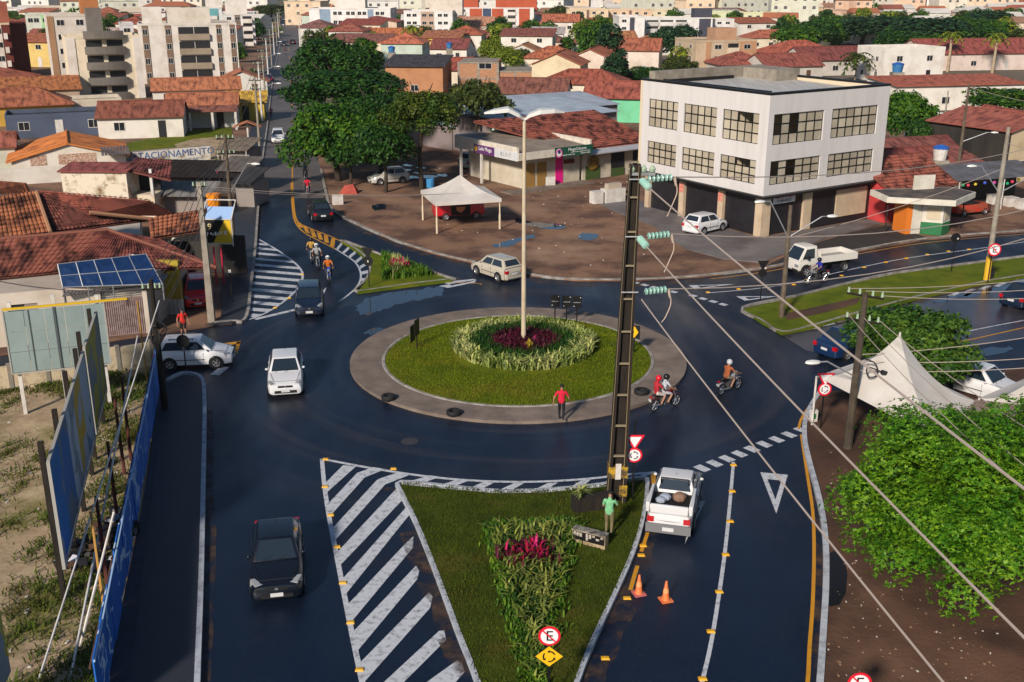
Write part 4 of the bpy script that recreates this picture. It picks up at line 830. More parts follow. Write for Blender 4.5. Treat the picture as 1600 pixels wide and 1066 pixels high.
    for k in range(k_): x0 = a.lerp(c, k / k_); x1 = a.lerp(c, (k + .75) / k_); m.slab(x0 - OS, x1 - OS, x1 + up - OS, x0 + up - OS, .04)
    m.build('corrugated_awning', TIN, s)
    # side yard: yellow wall panel, grey tiled wall, bollards
    y = thing('yellow_wall', 'mustard yellow wall panel beside the red parked car', 'wall', G(264, 492, .1), R(-12))
    m = MB(); m.bx(-1.2, .9, 0, .25, 1.0, 3.3); m.build('panel', mat('mustard', (.42, .30, .02), (.22, .16, .03), rough=.7, scale=1.3), y)
    m = MB(); m.bx(-1.2, .9, 0.02, .22, 0, .999); m.build('tiled_base', mat('tile_white', (.5, .47, .43), (.36, .33, .3), rough=.5, scale=3), y)
    for k in range(8): m = MB(); m.bx(-1.2 + k * .26, -1.185 + k * .26, .012, .02, 0, .99); m.build('tile_joint', DARK, y)
    st = MB(); st.tube((-1.0, -.2, 0), (-1.0, -.2, 3.6), .05); st.tube((-1, -.2, 3.55), (-2.2, -.2, 3.6), .04); st.build('steel_post', STEEL, y)
    dk = thing('car_shelter', 'dark open shelter under the tiles behind the red car', 'shelter', G(316, 440, .1), R(-8))
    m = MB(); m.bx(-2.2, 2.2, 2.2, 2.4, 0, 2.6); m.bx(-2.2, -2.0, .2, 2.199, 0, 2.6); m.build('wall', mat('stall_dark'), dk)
    for x in (1.25, 1.75): m = MB(); m.tube((x, -.6, 0), (x, -.6, 2.5), .06); m.build('red_post', mat('post_red', (.45, .02, .05), rough=.5), dk)
    # sign box on the concrete post
    sg = thing('shop_sign', 'black and yellow shop sign in a white frame hanging by the concrete post', 'sign', T(339, 362, 3.3), R(-4))
    m = MB(); m.bx(-.95, .95, 0, .12, -.75, .75); m.build('board', BLACK, sg)
    m = MB(); m.hexa([(-.3, -.02, -.75), (.95, -.02, -.75), (.95, -.004, -.75), (-.3, -.004, -.75)], [(.55, -.02, .75), (.95, -.02, .75), (.95, -.004, .75), (.55, -.004, .75)]); m.build('yellow_field', mat('sign_yellow', (.62, .40, .01), rough=.6), sg)
    LW = mat('letter_white'); flat_text('9', .6, facing((-.45, -.03, .3), (1, 0, 0)), mat('cream_letter', (.7, .6, .3)), sg); scrib(sg, (.05, -.03, -.12), (1, 0, .12), 1.4, .24, LW)
    m = MB(); [m.tube(p, q, .04, .04, 5) for p, q in (((-1, 0, .8), (1, 0, .8)), ((-1, 0, .8), (-.8, .9, 1.9)), ((1, 0, .8), (1.1, .9, 1.9)), ((-.8, .9, 1.9), (1.1, .9, 1.9)), ((1, 0, .8), (1, 0, -.95)), ((-1, 0, -.8), (1, 0, -.8)))]; m.build('frame', WHITE_M, sg)
    m = MB(); m.slab((-.95, .0, .78), (.95, 0, .78), (1.02, .7, 1.5), (-.88, .7, 1.5), .02); m.build('blue_canvas', mat('canvas_blue', (.25, .38, .62), rough=.6), sg)
    m = MB(); m.tube((-.95, .1, .3), (-1.9, .1, .1), .05); m.tube((-.95, .1, -3.2), (-.95, .1, -.7), .05); m.build('bracket', STEEL, sg)
    sb = thing('litter_bin', 'orange street bin hanging in the shade by the low roofs', 'bin', T(334, 312, 1.5), 0); m = MB(); m.lathe([(.001, -.5), (.5, -.5), (.62, .5), (.001, .55)], 10); m.build('bin_body', mat('orange_plastic', (.75, .25, .01), rough=.4), sb); m = MB(); m.tube((.0, .3, -1.4), (.0, .3, -.5), .05); m.build('post', DARK, sb)
left()
# ---------------------------------------------------------------- low dark sheds, painted ESTACIONAMENTO wall
def parking():
    a, c = G(195, 262, .05), G(330, 250, .05)
    w = thing('parking_wall', 'white boundary wall hand-painted ESTACIONAMENTO in blue', 'wall', a, math.atan2(c.y - a.y, c.x - a.x)); L = (c - a).length; LABELS_NEAR.append((a.x + 4, a.y, 'painted parking wall'))
    m = MB(); m.bx(0, L, 0, .18, 0, 1.55); m.build('wall', STAINED, w, col=(.68, .64, .57))
    m = MB(); m.bx(-.02, L + .02, -.03, .21, 1.551, 1.62); m.build('cap', CONC, w)
    flat_text('ESTACIONAMENTO', 1.02, facing((L * .55, -.012, .98), (1, 0, 0)), mat('letter_blue', (.02, .10, .32), rough=.8), w); scrib(w, (L * .57, -.012, .3), (1, 0, 0), 6.2, .26, mat('letter_pale', (.35, .36, .40), rough=.9))
    g = [(196, 250), (365, 200), (362, 236), (340, 246), (330, 248)]
    m = MB(); m.sheet(P2([(150, 250), (205, 222), (300, 205), (362, 198), (364, 236), (340, 250), (200, 262)], .09), .09); m.build('grass_plot', GRASS, kind='structure')
    m = MB(); m.sheet(P2([(272, 226), (300, 218), (352, 212), (360, 236), (335, 250), (282, 250), (288, 238)], .095), .095); m.build('sunlit_patch', SAND, kind='structure')  # sand-coloured sheet paints the sunlit part of the field
    for k, (px, py, w_, d_, h_, rz, c_) in enumerate(((282, 304, 11, 4.5, 1.7, -6, (.03, .025, .024)), (280, 335, 5.5, 2.6, 1.6, -2, (.22, .21, .20)), (366, 268, 3.0, 4.0, 2.2, -8, (.20, .165, .13)), (368, 302, 3.0, 3.6, 2.1, -8, (.15, .13, .12)), (380, 326, 1.6, 4, 2.2, -10, (.05, .05, .055)))):
        p = G(px, py, .1); s = thing('shed', ['long shed with a charcoal roof below the parking wall', 'open shed with a pale corrugated roof beside the concrete post', 'small stall with a beige awning at the street edge', 'stall with a grey awning and pink posts on the sidewalk', 'narrow dark stall between sidewalk and tall post'][k], 'shed', p, R(rz))
        m = MB(); m.bx(-w_ / 2, w_ / 2, .6, d_, 0, h_ - .2); m.build('wall', PLASTER, s, col=(.25, .22, .2) if k else (.08, .07, .07))
        m = MB(); nr = max(3, int(w_ / .6)); cm = mat('shed_roof%d' % k if k else 'shed_roof', c_, tuple(x * .6 for x in c_), rough=.95, spec=.1, scale=.8)
        for q in range(nr): x0 = -w_ / 2 - .2 + (w_ + .4) * q / nr; x1 = x0 + (w_ + .4) / nr - .04; m.slab((x0, -.3, h_), (x1, -.3, h_), (x1, d_ + .2, h_ + .7), (x0, d_ + .2, h_ + .7), .06)
        m.build('roof_sheet', cm, s)
        if k in (2, 3):
            for x in (-w_ / 2, w_ / 2): m = MB(); m.tube((x, -.2, -.05), (x, -.2, h_), .05); m.build('post', mat('post_pink', (.55, .05, .16), rough=.5) if k == 3 else WHITE_M, s)
    s = thing('gate_porch', 'tiny tiled gate roof on a white post by the avenue', 'porch', G(389, 228, .1), R(10))
    m = MB(); m.slab((-1.6, -.8, 2.3), (0, -.8, 2.9), (0, .8, 2.9), (-1.6, .8, 2.3), .1); m.slab((0, -.8, 2.9), (1.6, -.8, 2.3), (1.6, .8, 2.3), (0, .8, 2.9), .1); m.build('roof', ROOFM, s, col=(.42, .15, .07)); m = MB(); m.tube((0, 0, 0), (0, 0, 2.8), .12); m.build('post', WHITE_M, s)
parking()
# houses of this block
OR = (.72, .23, .05)
p = G(112, 275, .05); house(p, 10.6, 9.5, 1.8, R(22), kind='gable', ridge='y', pitch=.27, wall=(.68, .62, .54), roof=OR, label='white house under a bright orange gabled roof', nwin=0, door=False, near='orange-roofed house', ov=.5)
hb = [o for o in bpy.data.objects if o.get('label', '').startswith('white house under a bright')][0]
for x0, x1 in ((-3.6, -2.1), (-1.0, 2.5)):
    m = MB(); m.bx(x0, x1, -.03, .02, 1.2, 2.2); m.build('lattice_window', mat('lattice', (.30, .13, .08), (.55, .42, .33), rough=.8, scale=9, lo=.48, hi=.52), hb)
m = MB(); [m.slab((3 + k * .3, -1.6, 2.1), (3.24 + k * .3, -1.6, 2.1), (3.24 + k * .3, -.03, 2.7), (3 + k * .3, -.03, 2.7), .05) for k in range(9)]; m.build('corrugated_awning', TIN, hb)
m = MB(); m.bx(-7, 5.2, -3.2, -3.0, 0, 1.5); m.build('front_wall', PLASTER, hb, col=(.62, .58, .52))
H(222, 216, 10, 7, 2.7, 12, kind='gable', ridge='x', pitch=.4, wall=(.66, .62, .56), roof=(.25, .08, .05), label='white house with dark patched tiles at the grass plot', nwin=2, near='grass plot house')
H(318, 200, 9, 7, 2.8, 12, kind='gable', ridge='x', pitch=.38, wall=(.62, .6, .55), roof=(.42, .15, .075), label='white house with a long terracotta roof and columned porch', nwin=2)
hb = [o for o in bpy.data.objects if 'columned porch' in o.get('label', '')][0]
m = MB(); m.slab((-4.6, -2.8, 2.45), (4.6, -2.8, 2.45), (4.6, -.1, 2.9), (-4.6, -.1, 2.9), .12); m.build('porch_roof', ROOFM, hb, col=(.25, .09, .06))
for x in (-4.3, -1.4, 1.4, 4.3): m = MB(); m.bx(x - .15, x + .15, -2.7, -2.4, 0, 2.45); m.build('column', WHITE_M, hb)
H(310, 166, 13, 7, 2.6, 16, kind='gable', ridge='x', pitch=.38, wall=(.62, .58, .52), roof=(.46, .17, .08), label='long white house with clean terracotta tiles below the pale flats', nwin=3)
H(380, 152, 8, 7, 2.6, 14, kind='gable', ridge='y', pitch=.4, wall=(.6, .58, .53), roof=(.44, .16, .08), label='small gabled house close to the street poles', nwin=2)
H(40, 196, 12, 8, 2.7, 24, kind='hip', pitch=.45, wall=(.5, .3, .05), roof=(.36, .12, .06), label='low hipped-roof house with yellow walls before the tower flats', nwin=3)
H(50, 168, 14, 7, 2.6, 24, kind='shed', pitch=.2, wall=(.4, .3, .22), roof=(.42, .15, .05), label='mottled rust-coloured roof below the maroon tower', nwin=2)
H(-14, 268, 5, 5, 2.6, 20, kind='gable', ridge='x', wall=(.5, .5, .42), roof=(.34, .11, .07), label='small pale green-walled house at the picture edge', nwin=1)
H(95, 214, 12, 6, 2.4, 22, kind='flat', wall=(.07, .09, .14), roof=(.025, .025, .04), label='low navy blue workshop behind the bright orange roof', nwin=3)
H(140, 186, 9, 6, 2.2, 24, kind='flat', wall=(.55, .48, .38), roof=(.22, .2, .18), label='beige flat-topped hall in front of the tower flats', nwin=0, door=False)
H(385, 190, 5, 5, 2.7, 10, kind='shed', pitch=.18, wall=(.5, .36, .05), roof=(.62, .38, .05), label='tiny shop with a yellow front by the street', nwin=1)
# boundary wall of the vacant lot
a = G(-40, 621, .05); c = G(240, 571, .05)
w = thing('boundary_wall', 'weathered cream boundary wall behind the billboards', 'wall', a, math.atan2(c.y - a.y, c.x - a.x)); L_ = (c - a).length
wm = mat('wall_peeling', (.60, .49, .33), (.30, .22, .14), rough=.95, scale=2.6, lo=.48, hi=.72, bump=.25, bscale=8, detail=9)
m = MB()
for k in range(5): m.bx(L_ * k / 5 + .1, L_ * (k + 1) / 5 - .1, 0, .16, -.05, 1.25 + .05 * (k % 2))
m.build('wall_panel', wm, w)
for k in range(6): m = MB(); m.bx(L_ * k / 5 - .1, L_ * k / 5 + .1, -.03, .19, -.05, 1.36); m.build('pier', CONC, w)
# blue hoarding
def hoarding():
    a, c = G(252, 591, .13), G(158, 1130, .13)
    L = (c - a).length; rz = math.atan2(c.y - a.y, c.x - a.x)
    b = thing('hoarding', 'long bright blue painted board fence with white scrawled lettering along the sidewalk', 'fence', a, rz); LABELS_NEAR.append((a.x, a.y - 10, 'blue board fence'))
    bm = mat('hoarding_blue', (.010, .10, .42), (.02, .16, .55), rough=.6, local=True, scale=1.6)
    t, N, Lk = edit(bm)      # brushed white scrawl over the blue
    tc = N.new('ShaderNodeTexCoord'); wv = N.new('ShaderNodeTexWave'); wv.inputs['Scale'].default_value = 1.1; wv.inputs['Distortion'].default_value = 9; wv.inputs['Detail'].default_value = 2.5; wv.inputs['Detail Scale'].default_value = 1.3
    ge = N.new('ShaderNodeNewGeometry'); mp = N.new('ShaderNodeMapping'); mp.inputs['Scale'].default_value = (.5, .5, .9); Lk(ge.outputs['Position'], mp.inputs[0]); Lk(mp.outputs[0], wv.inputs[0])
    mr = N.new('ShaderNodeMapRange'); mr.inputs[1].default_value = .90; mr.inputs[2].default_value = .94; Lk(wv.outputs['Fac'], mr.inputs[0])
    sx = N.new('ShaderNodeSeparateXYZ'); Lk(ge.outputs['Position'], sx.inputs[0]); m2 = N.new('ShaderNodeMapRange'); m2.inputs[1].default_value = 45; m2.inputs[2].default_value = 34; Lk(sx.outputs['Y'], m2.inputs[0])
    mu = N.new('ShaderNodeMath'); mu.operation = 'MULTIPLY'; Lk(mr.outputs[0], mu.inputs[0]); Lk(m2.outputs[0], mu.inputs[1])
    bs = N['Principled BSDF'].inputs['Base Color']; old = bs.links[0].from_socket; mx = N.new('ShaderNodeMix'); mx.data_type = 'RGBA'; Lk(mu.outputs[0], mx.inputs[0]); Lk(old, mx.inputs[6]); mx.inputs[7].default_value = (.45, .58, .75, 1); Lk(mx.outputs[2], bs)
    n = 14
    for k in range(n):
        m = MB(); x0 = L * k / n; x1 = L * (k + 1) / n - .015; h = 1.95 + .05 * math.sin(k * 2.1); t_ = .02 * math.sin(k * 3)
        m.bx(x0, x1, t_ - .02, t_ + .02, .02, h); m.build('board', bm, b)
    m = MB(); m.bx(0, L, -.10, -.05, 1.7, 1.78); m.bx(0, L, -.10, -.05, .4, .48); m.build('rail', WOOD, b)
    m = MB(); m.bx(0, L, .03, .075, 1.9, 1.96); m.build('top_trim', mat('pale_blue_trim', (.35, .5, .7), rough=.6), b)
# billboards
def billboard(name, label, g0, g1, zb, zt, panels, pic, cols=4, rows=1, posts=3, face=1, prop=None, postm=None):
    a, c = Vector((g0.x, g0.y, 0)), Vector((g1.x, g1.y, 0)); L = (c - a).length; rz = math.atan2(c.y - a.y, c.x - a.x)
    b = thing(name, label, 'billboard', (a.x, a.y, .05), rz)
    for i in range(cols):
        for j in range(rows):
            m = MB(); x0 = L * i / cols; x1 = L * (i + 1) / cols - .02; z0 = zb + (zt - zb) * j / rows; z1 = zb + (zt - zb) * (j + 1) / rows - .02
            m.bx(x0, x1, -.02, .02, z0, z1); m.build('panel', pic[i % len(pic)] if isinstance(pic, list) else pic, b)
    m = MB(); e = .03
    for x in (0, L): m.bx(x - e, x + e, -.05, .05, zb - .06, zt + .06)
    for z in (zb - .06, zt + .06): m.bx(e, L - e, -.05, .05, z - e, z + e)
    m.build('frame', mat('pale_frame', (.34, .33, .30), rough=.6), b)
    pm = postm or CONC_D
    for k in range(posts):
        x = L * (k + .15) / (posts - .7); m = MB(); m.bx(x - .08, x + .08, -face * .22 - .08, -face * .22 + .08, -.1, zt + .35 + .2 * (k % 2)); m.build('post', pm, b)
    for k in range(posts):
        if prop: x = L * (k + .3) / (posts - .4); m = MB(); m.tube((x, -face * prop, 0), (x, -face * .1, zt - .6), .04); m.build('prop', WHITE_M, b)
    return b
def pic_mat(name, c1, c2, c3, sc=.5):
    m = mat(name, c1, c2, rough=.55, local=True, scale=sc, lo=.40, hi=.60, detail=9, stretch=(.8, 1, .7), spec=.3)
    t, N, Lk = edit(m); tc = N.new('ShaderNodeTexCoord'); wv = N.new('ShaderNodeTexWave'); wv.inputs['Scale'].default_value = .22; wv.inputs['Distortion'].default_value = 12; wv.inputs['Detail'].default_value = 6
    ge = N.new('ShaderNodeNewGeometry'); Lk(ge.outputs['Position'], wv.inputs[0]); mr = N.new('ShaderNodeMapRange'); mr.inputs[1].default_value = .62; mr.inputs[2].default_value = .68; Lk(wv.outputs['Fac'], mr.inputs[0])
    bs = N['Principled BSDF'].inputs['Base Color']; old = bs.links[0].from_socket; mx = N.new('ShaderNodeMix'); mx.data_type = 'RGBA'; Lk(mr.outputs[0], mx.inputs[0]); Lk(old, mx.inputs[6]); mx.inputs[7].default_value = (*c3, 1); Lk(mx.outputs[2], bs); return m
hoarding()
billboard('billboard', 'tall weathered billboard with a faded blue and grey picture facing the street', G(155, 735), G(110, 952), 1.45, 5.0, 1, [pic_mat('faded_teal', (.10, .24, .36), (.05, .13, .17), (.35, .42, .5), 1.5), pic_mat('faded_pale', (.38, .42, .5), (.30, .34, .42), (.5, .32, .04), 1.3), pic_mat('faded_grey', (.14, .18, .24), (.30, .35, .42), (.42, .47, .55), 1.4), pic_mat('faded_slate', (.10, .15, .22), (.18, .22, .26), (.03, .14, .40), 1.4), pic_mat('faded_blue', (.015, .14, .42), (.03, .18, .45), (.20, .24, .30), 1.2)], cols=5, face=1, posts=4, prop=None)
billboard('billboard', 'olive yellow billboard standing behind the faded blue one', G(172, 655), G(156, 728), 1.4, 5.0, 1, pic_mat('olive_yellow', (.30, .27, .03), (.36, .30, .03), (.16, .20, .22), .25), cols=2, face=1, posts=2)
gb = billboard('billboard', 'grey reverse of a billboard with a yellow top edge by the boundary wall', G(30, 652), G(182, 634), 2.1, 4.95, 1, mat('grey_board', (.24, .31, .31), (.20, .26, .26), rough=.6, scale=.8), cols=5, rows=3, face=-1, posts=3, postm=WHITE_M)
m = MB(); m.bx(0, 5.2, -.06, .06, 5.02, 5.1); m.build('yellow_edge', mat('sign_yellow'), gb); m = MB(); m.bx(2.03, 2.13, -.07, -.021, 2.1, 4.95); m.bx(1.0, 1.04, -.05, -.021, 2.1, 4.95); m.build('seam', mat('seam_grey', (.07, .085, .09)), gb)
ys = thing('billboard', 'thin yellow edge of a billboard cut by the picture corner', 'billboard', G(-12, 1170, .05), R(100)); m = MB(); m.bx(-.1, 2.2, -.03, .03, .8, 3.4); m.build('panel', pic_mat('olive_yellow', 0, 0, 0) if False else MATS['olive_yellow'], ys); m = MB(); m.bx(-.05, .05, .03, .12, 0, 3.45); m.build('post', WHITE_M, ys)
# leaning props, poles and heaped rubbish between hoarding and billboards
for k, (a, z0, c, z1, r_, mt, lb) in enumerate((((58, 1070), 0, (249, 470), 6.1, .035, 'w', 'long whitish guy rod slanting down from the sooty cable pole'), ((125, 1010), 0, (178, 800), 3.2, .045, 'w', 'whitish pole leaning against the faded billboard'), ((172, 1020), 0, (142, 800), 2.6, .05, 'o', 'orange stick leaning behind the blue fence'), ((195, 742), 0, (178, 620), 2.6, .07, 'r', 'rusty stake nearest to the olive billboard'),
     ((205, 720), 0, (190, 590), 2.6, .07, 'r', 'rusty stake beside the olive billboard'), ((186, 830), 0, (168, 690), 2.6, .07, 'r', 'rusty stake before the rubbish heap'), ((170, 930), 0, (150, 775), 2.4, .07, 'r', 'rusty stake rising out of the rubbish heap'), ((236, 640), 0, (214, 470), 5.2, .04, 'o', 'ochre pole rising beside the corner gate'), ((110, 1060), 0, (215, 525), 4.2, .04, 'w', 'thin rod crossing behind the pale poles'))):
    p = G(a[0], a[1], .05); q = G(c[0], c[1], z1)
    m = MB(); m.tube((0, 0, 0), q - p, r_, r_ * .8, 6); tag(m.build('pole' if mt != 'r' else 'stake', {'w': WHITE_M, 'o': mat('ochre_pole', (.42, .22, .05), rough=.7), 'r': mat('rust', (.10, .022, .014), (.06, .02, .014), rough=.9, scale=4)}[mt], loc=p), lb, 'pole', 'poles and stakes in the vacant lot')
rub = MB(); cen = G(165, 860, .05)
for k in range(70):
    a = max(-1.2, min(.75, rng.normal(0, .6))), rng.normal(0, 1.1); s_ = rng.uniform(.12, .42)
    rub.m = int(rng.choice([0, 0, 0, 1, 2])); rub.box((a[0], a[1], rng.uniform(.05, .5)), (s_, s_ * rng.uniform(.5, 1.4), s_ * .5), rng.uniform(0, 3), rng.uniform(-.5, .5))
o = rub.build('rubbish_heap', [mat('bag_black', (.012, .011, .014), rough=.5), mat('bag_white', (.5, .5, .55), rough=.6), WOOD], loc=cen); o['label'] = 'heap of dark rubbish and white bags behind the blue fence'; o['category'] = 'rubbish'; o['kind'] = 'stuff'
# ---------------------------------------------------------------- blocks of flats
OCC = [(o.location.x, o.location.y, 8.5) for o in bpy.data.objects if o.get('category') in ('house', 'shed', 'porch', 'building', 'shop', 'kiosk', 'water tank', 'wall')]
def apt(x0, x1, by, ty, d, rot, wall, label, floors=4, strips=(), balc=(), wins=(), towers=(), near=None, ww=1.3, roofc=(.35, .32, .3), side=1, sidew=2, group=None, name='apartment_building', pos=None, dim=None):
    xc = (x0 + x1) / 2
    if pos is None: o = G(xc, by, -.02); w = (x1 - x0) / PPM(by); h = HT(xc, by, ty)
    else: o = Vector(pos); w, h = dim
    b = thing(name, label, 'building', o, R(rot), group)
    if near: LABELS_NEAR.append((o.x, o.y, near))
    c_, s_ = math.cos(R(rot)), math.sin(R(rot)); OCC.append((o.x - s_ * d / 2, o.y + c_ * d / 2, max(w, d) / 2 + 5))
    W2 = w / 2; m = MB(); m.bx(-W2, W2, 0, d, 0, h); m.build('wall', PLASTER, b, col=wall)
    m = MB()
    for a in ((-W2 - .05, W2 + .05, -.05, .2), (-W2 - .05, W2 + .05, d - .2, d + .05), (-W2 - .05, -W2 + .2, .201, d - .201), (W2 - .2, W2 + .05, .201, d - .201)): m.bx(*a, h + .001, h + .45)
    m.build('parapet', PLASTER, b, col=tuple(q * .93 for q in wall))
    m = MB(); m.quad((-W2 + .2, .2, h + .03), (W2 - .2, .2, h + .03), (W2 - .2, d - .2, h + .03), (-W2 + .2, d - .2, h + .03)); m.build('roof', CONC, b)
    fh = h / floors
    for f0, f1, c in strips: m = MB(); m.bx(-W2 + w * f0, -W2 + w * f1, -.12, -.002, .1, h + .1); m.build('facade_strip', PLASTER, b, col=c)
    for f0, f1, c, dp in balc:
        for k in range(floors + (dp < 0)):
            z = k * fh; m = MB(); a0, a1 = -W2 + w * f0, -W2 + w * f1
            for q0, q1 in (((.04, .44), (.56, .96)) if dp < 0 else ((.02, .98),)):
                m = MB(); m.bx(a0 + (a1 - a0) * q0, a0 + (a1 - a0) * q1, -.03, .02, z + .25, z + fh - .25); k < floors and m.build('balcony_opening', DARK, b)
            if dp < 0:
                m = MB(); seg_ = 8; pts = [(a0 + (a1 - a0) * q / seg_, dp * (1 - (2 * q / seg_ - 1) ** 2 * .5)) for q in range(seg_ + 1)]
                m.prism([(a1, -.04), (a0, -.04)] + pts, z + .02, z + 1.15)
            else: m = MB(); m.bx(a0, a1, -dp, -.04, z + .02, z + 1.1)
            m.build('balcony', PLASTER, b, col=c)
    for f in wins:
        for k in range(floors): window(b, -W2 + w * f, 0 if not any(a <= f <= e for a, e, _ in strips) else -.12, k * fh + fh * .38, ww, min(1.15, fh * .42))
    for k in range(floors):
        for q in range(sidew): window(b, side * W2, d * (q + .5) / sidew, k * fh + fh * .38, ww * .8, min(1.1, fh * .4), side)
    for f, yb, w_, d_, h_, c in towers: m = MB(); x = -W2 + w * f; m.bx(x - w_ / 2, x + w_ / 2, yb, yb + d_, h - 1, h + h_); m.build('roof_tower', PLASTER, b, col=c)
    return b
Wt = (.66, .61, .56); Cr = (.72, .62, .47)
apt(-30, 24, 126, 40, 14, 26, (.62, .50, .32), 'cream flats at the picture edge with a maroon brick block and white balconies', 4, strips=((.80, 1.0, (.13, .025, .02)), (.60, .78, Wt)), balc=((.82, .92, Wt, .8),), wins=(.2, .68), towers=((.83, 1, 2.6, 4, 4.2, (.32, .10, .06)),), near='maroon-striped flats')
apt(27, 50, 122, 40, 10, 26, (.11, .02, .02), 'narrow dark maroon stair block joined to the cream flats', 4, sidew=3)
apt(90, 165, 136, 26, 10, 25, (.62, .56, .5), 'tall rear slab of the flats with the grey balconies', 5, strips=((.0, .12, (.35, .2, .11)),), wins=(.25, .62, .92), towers=((.85, 1, 3, 3, 4.3, (.42, .16, .06)),), side=-1)
apt(118, 226, 156, 60, 9, 25, Cr, 'cream tower flats with curved grey concrete balconies', 4, balc=((.24, .78, (.15, .135, .12), -1.3),), strips=((0, .12, Wt), (.9, 1, Wt)), towers=((.42, .5, 2.3, 2.6, 4.6, (.17, .15, .135)),), near='curved-balcony flats', side=1)
apt(228, 374, 130, 40, 12, 17, Wt, 'white flats with brown central balconies and slim vertical window bands', 4, strips=((.04, .10, (.2, .13, .09)), (.27, .33, (.2, .13, .09)), (.79, .84, (.2, .13, .09)), (.93, .98, (.2, .13, .09))), balc=((.40, .56, (.30, .24, .18), .5), (.56, .72, (.30, .24, .18), .5)), wins=(.07, .30, .815, .955), towers=((.15, 4, 3.5, 3, 3.2, Wt), (.52, 5, 8, 3, 3, (.6, .54, .47))), near='brown-balconied flats', ww=.9)
apt(196, 216, 116, 40, 9, 20, (.62, .6, .62), 'thin pale block wedged behind the curved-balcony flats', 4, wins=(.5,), sidew=1)
apt(312, 350, 64, 14, 9, 14, (.62, .62, .62), 'white flats with a teal band far along the avenue', 3, strips=((.45, .85, (.12, .33, .36)),), balc=((.5, .8, Wt, .5),), wins=(.2,), towers=((.7, 2, 5, 4, 4, Wt),))
apt(352, 400, 72, 24, 9, 14, (.64, .62, .6), 'white and brown flats beside the bright green field', 4, strips=((.38, .55, (.17, .12, .09)),), balc=((.62, .92, Wt, .9),), wins=(.2, .47), towers=((.45, 3, 6, 3, 4, Wt),), near='green field flats')
apt(48, 82, 78, 24, 9, 22, (.62, .64, .55), 'pale flats with a mint green end wall behind the maroon flats', 3, strips=((.65, 1.0, (.36, .62, .32)),), wins=(.2, .45, .82))
apt(484, 612, 57, 15, 12, -4, (.70, .67, .66), 'broad white flats with two blue-grey vertical bands', 3, strips=((.13, .26, (.22, .30, .40)), (.72, .79, (.22, .30, .40))), wins=(.32, .38, .48, .54, .62, .68, .84, .9), towers=((.48, 4, 10, 4, 4.5, Wt),), near='blue-banded flats')
apt(632, 708, 67, 19, 13, -4, (.70, .67, .65), 'white flats with a pinkish middle bay and coconut palms in front', 4, strips=((.35, .62, (.45, .31, .24)),), wins=(.1, .22, .42, .56, .74, .86), towers=((.82, 5, 10, 4, 3.5, (.6, .53, .47)),), near='pink-bayed flats')
apt(706, 834, 54, 14, 14, -3, (.68, .65, .63), 'long white flats with red panels and a dark blue glass core', 4, strips=((.0, .05, (.42, .085, .04)), (.22, .37, (.42, .085, .04)), (.38, .48, (.05, .07, .13)), (.49, .63, (.42, .085, .04)), (.82, .95, (.42, .085, .04))), balc=((.08, .17, Wt, .4), (.68, .78, Wt, .4)), towers=((.1, 3, 12, 4, 3, (.42, .085, .04)), (.78, 3, 14, 4, 3, (.42, .085, .04))), near='red-panelled flats')
apt(1082, 1183, 119, 66, 11, 14, (.48, .37, .26), 'three-storey beige flats with an orange-brown water tower', 3, strips=((.72, 1.0, (.42, .23, .13)), (.16, .24, (.42, .23, .13))), balc=((.52, .70, (.6, .5, .38), .5),), wins=(.36, .84), towers=((.55, 2, 4.6, 4, 2.6, (.42, .24, .15)),), near='beige tower flats', side=-1, ww=1.5)
apt(966, 1006, 74, 28, 12, 3, (.70, .67, .65), 'plain white end block of the white and charcoal flats', 4, strips=((.42, .6, (.06, .06, .08)),), wins=(.2,))
apt(1006, 1112, 72, 30, 11, 3, (.66, .64, .62), 'white flats with charcoal stair towers behind the big round tree', 4, strips=((.80, .97, (.055, .055, .08)),), balc=((.02, .2, (.5, .48, .46), .4), (.22, .42, (.66, .64, .62), .4), (.45, .62, (.5, .48, .46), .4)), towers=((.88, 2, 5, 5, 2.8, (.055, .055, .08)),), near='charcoal-towered flats')
apt(1112, 1145, 70, 32, 9, 3, (.68, .66, .64), 'short white wing to the side of the charcoal stair tower', 4, wins=(.3, .7))
for k, (x0, x1, by, ty, c, lb) in enumerate(((886, 950, 47, 16, (.66, .52, .36), 'cream housing block just beyond the tall conical tree'), (950, 1018, 46, 17, (.66, .48, .33), 'peach housing block behind the charcoal towers'), (1018, 1090, 44, 17, (.62, .54, .38), 'sandy housing block with a dark doorway in the long row'), (1090, 1160, 50, 20, (.58, .60, .40), 'greenish cream housing block in the long row'), (1160, 1224, 53, 22, (.62, .62, .40), 'pale yellow-green housing block at the end of the long row'), (1224, 1290, 40, 16, (.60, .42, .27), 'peach housing block among palms'), (1290, 1330, 38, 17, (.64, .60, .58), 'white housing block next to the peach one'))):
    apt(x0, x1, by, ty, 10, 2, c, lb, 3, wins=(.15, .35, .65, .85), strips=((.47, .53, (.2, .12, .1)),) if k != 3 else (), sidew=1)
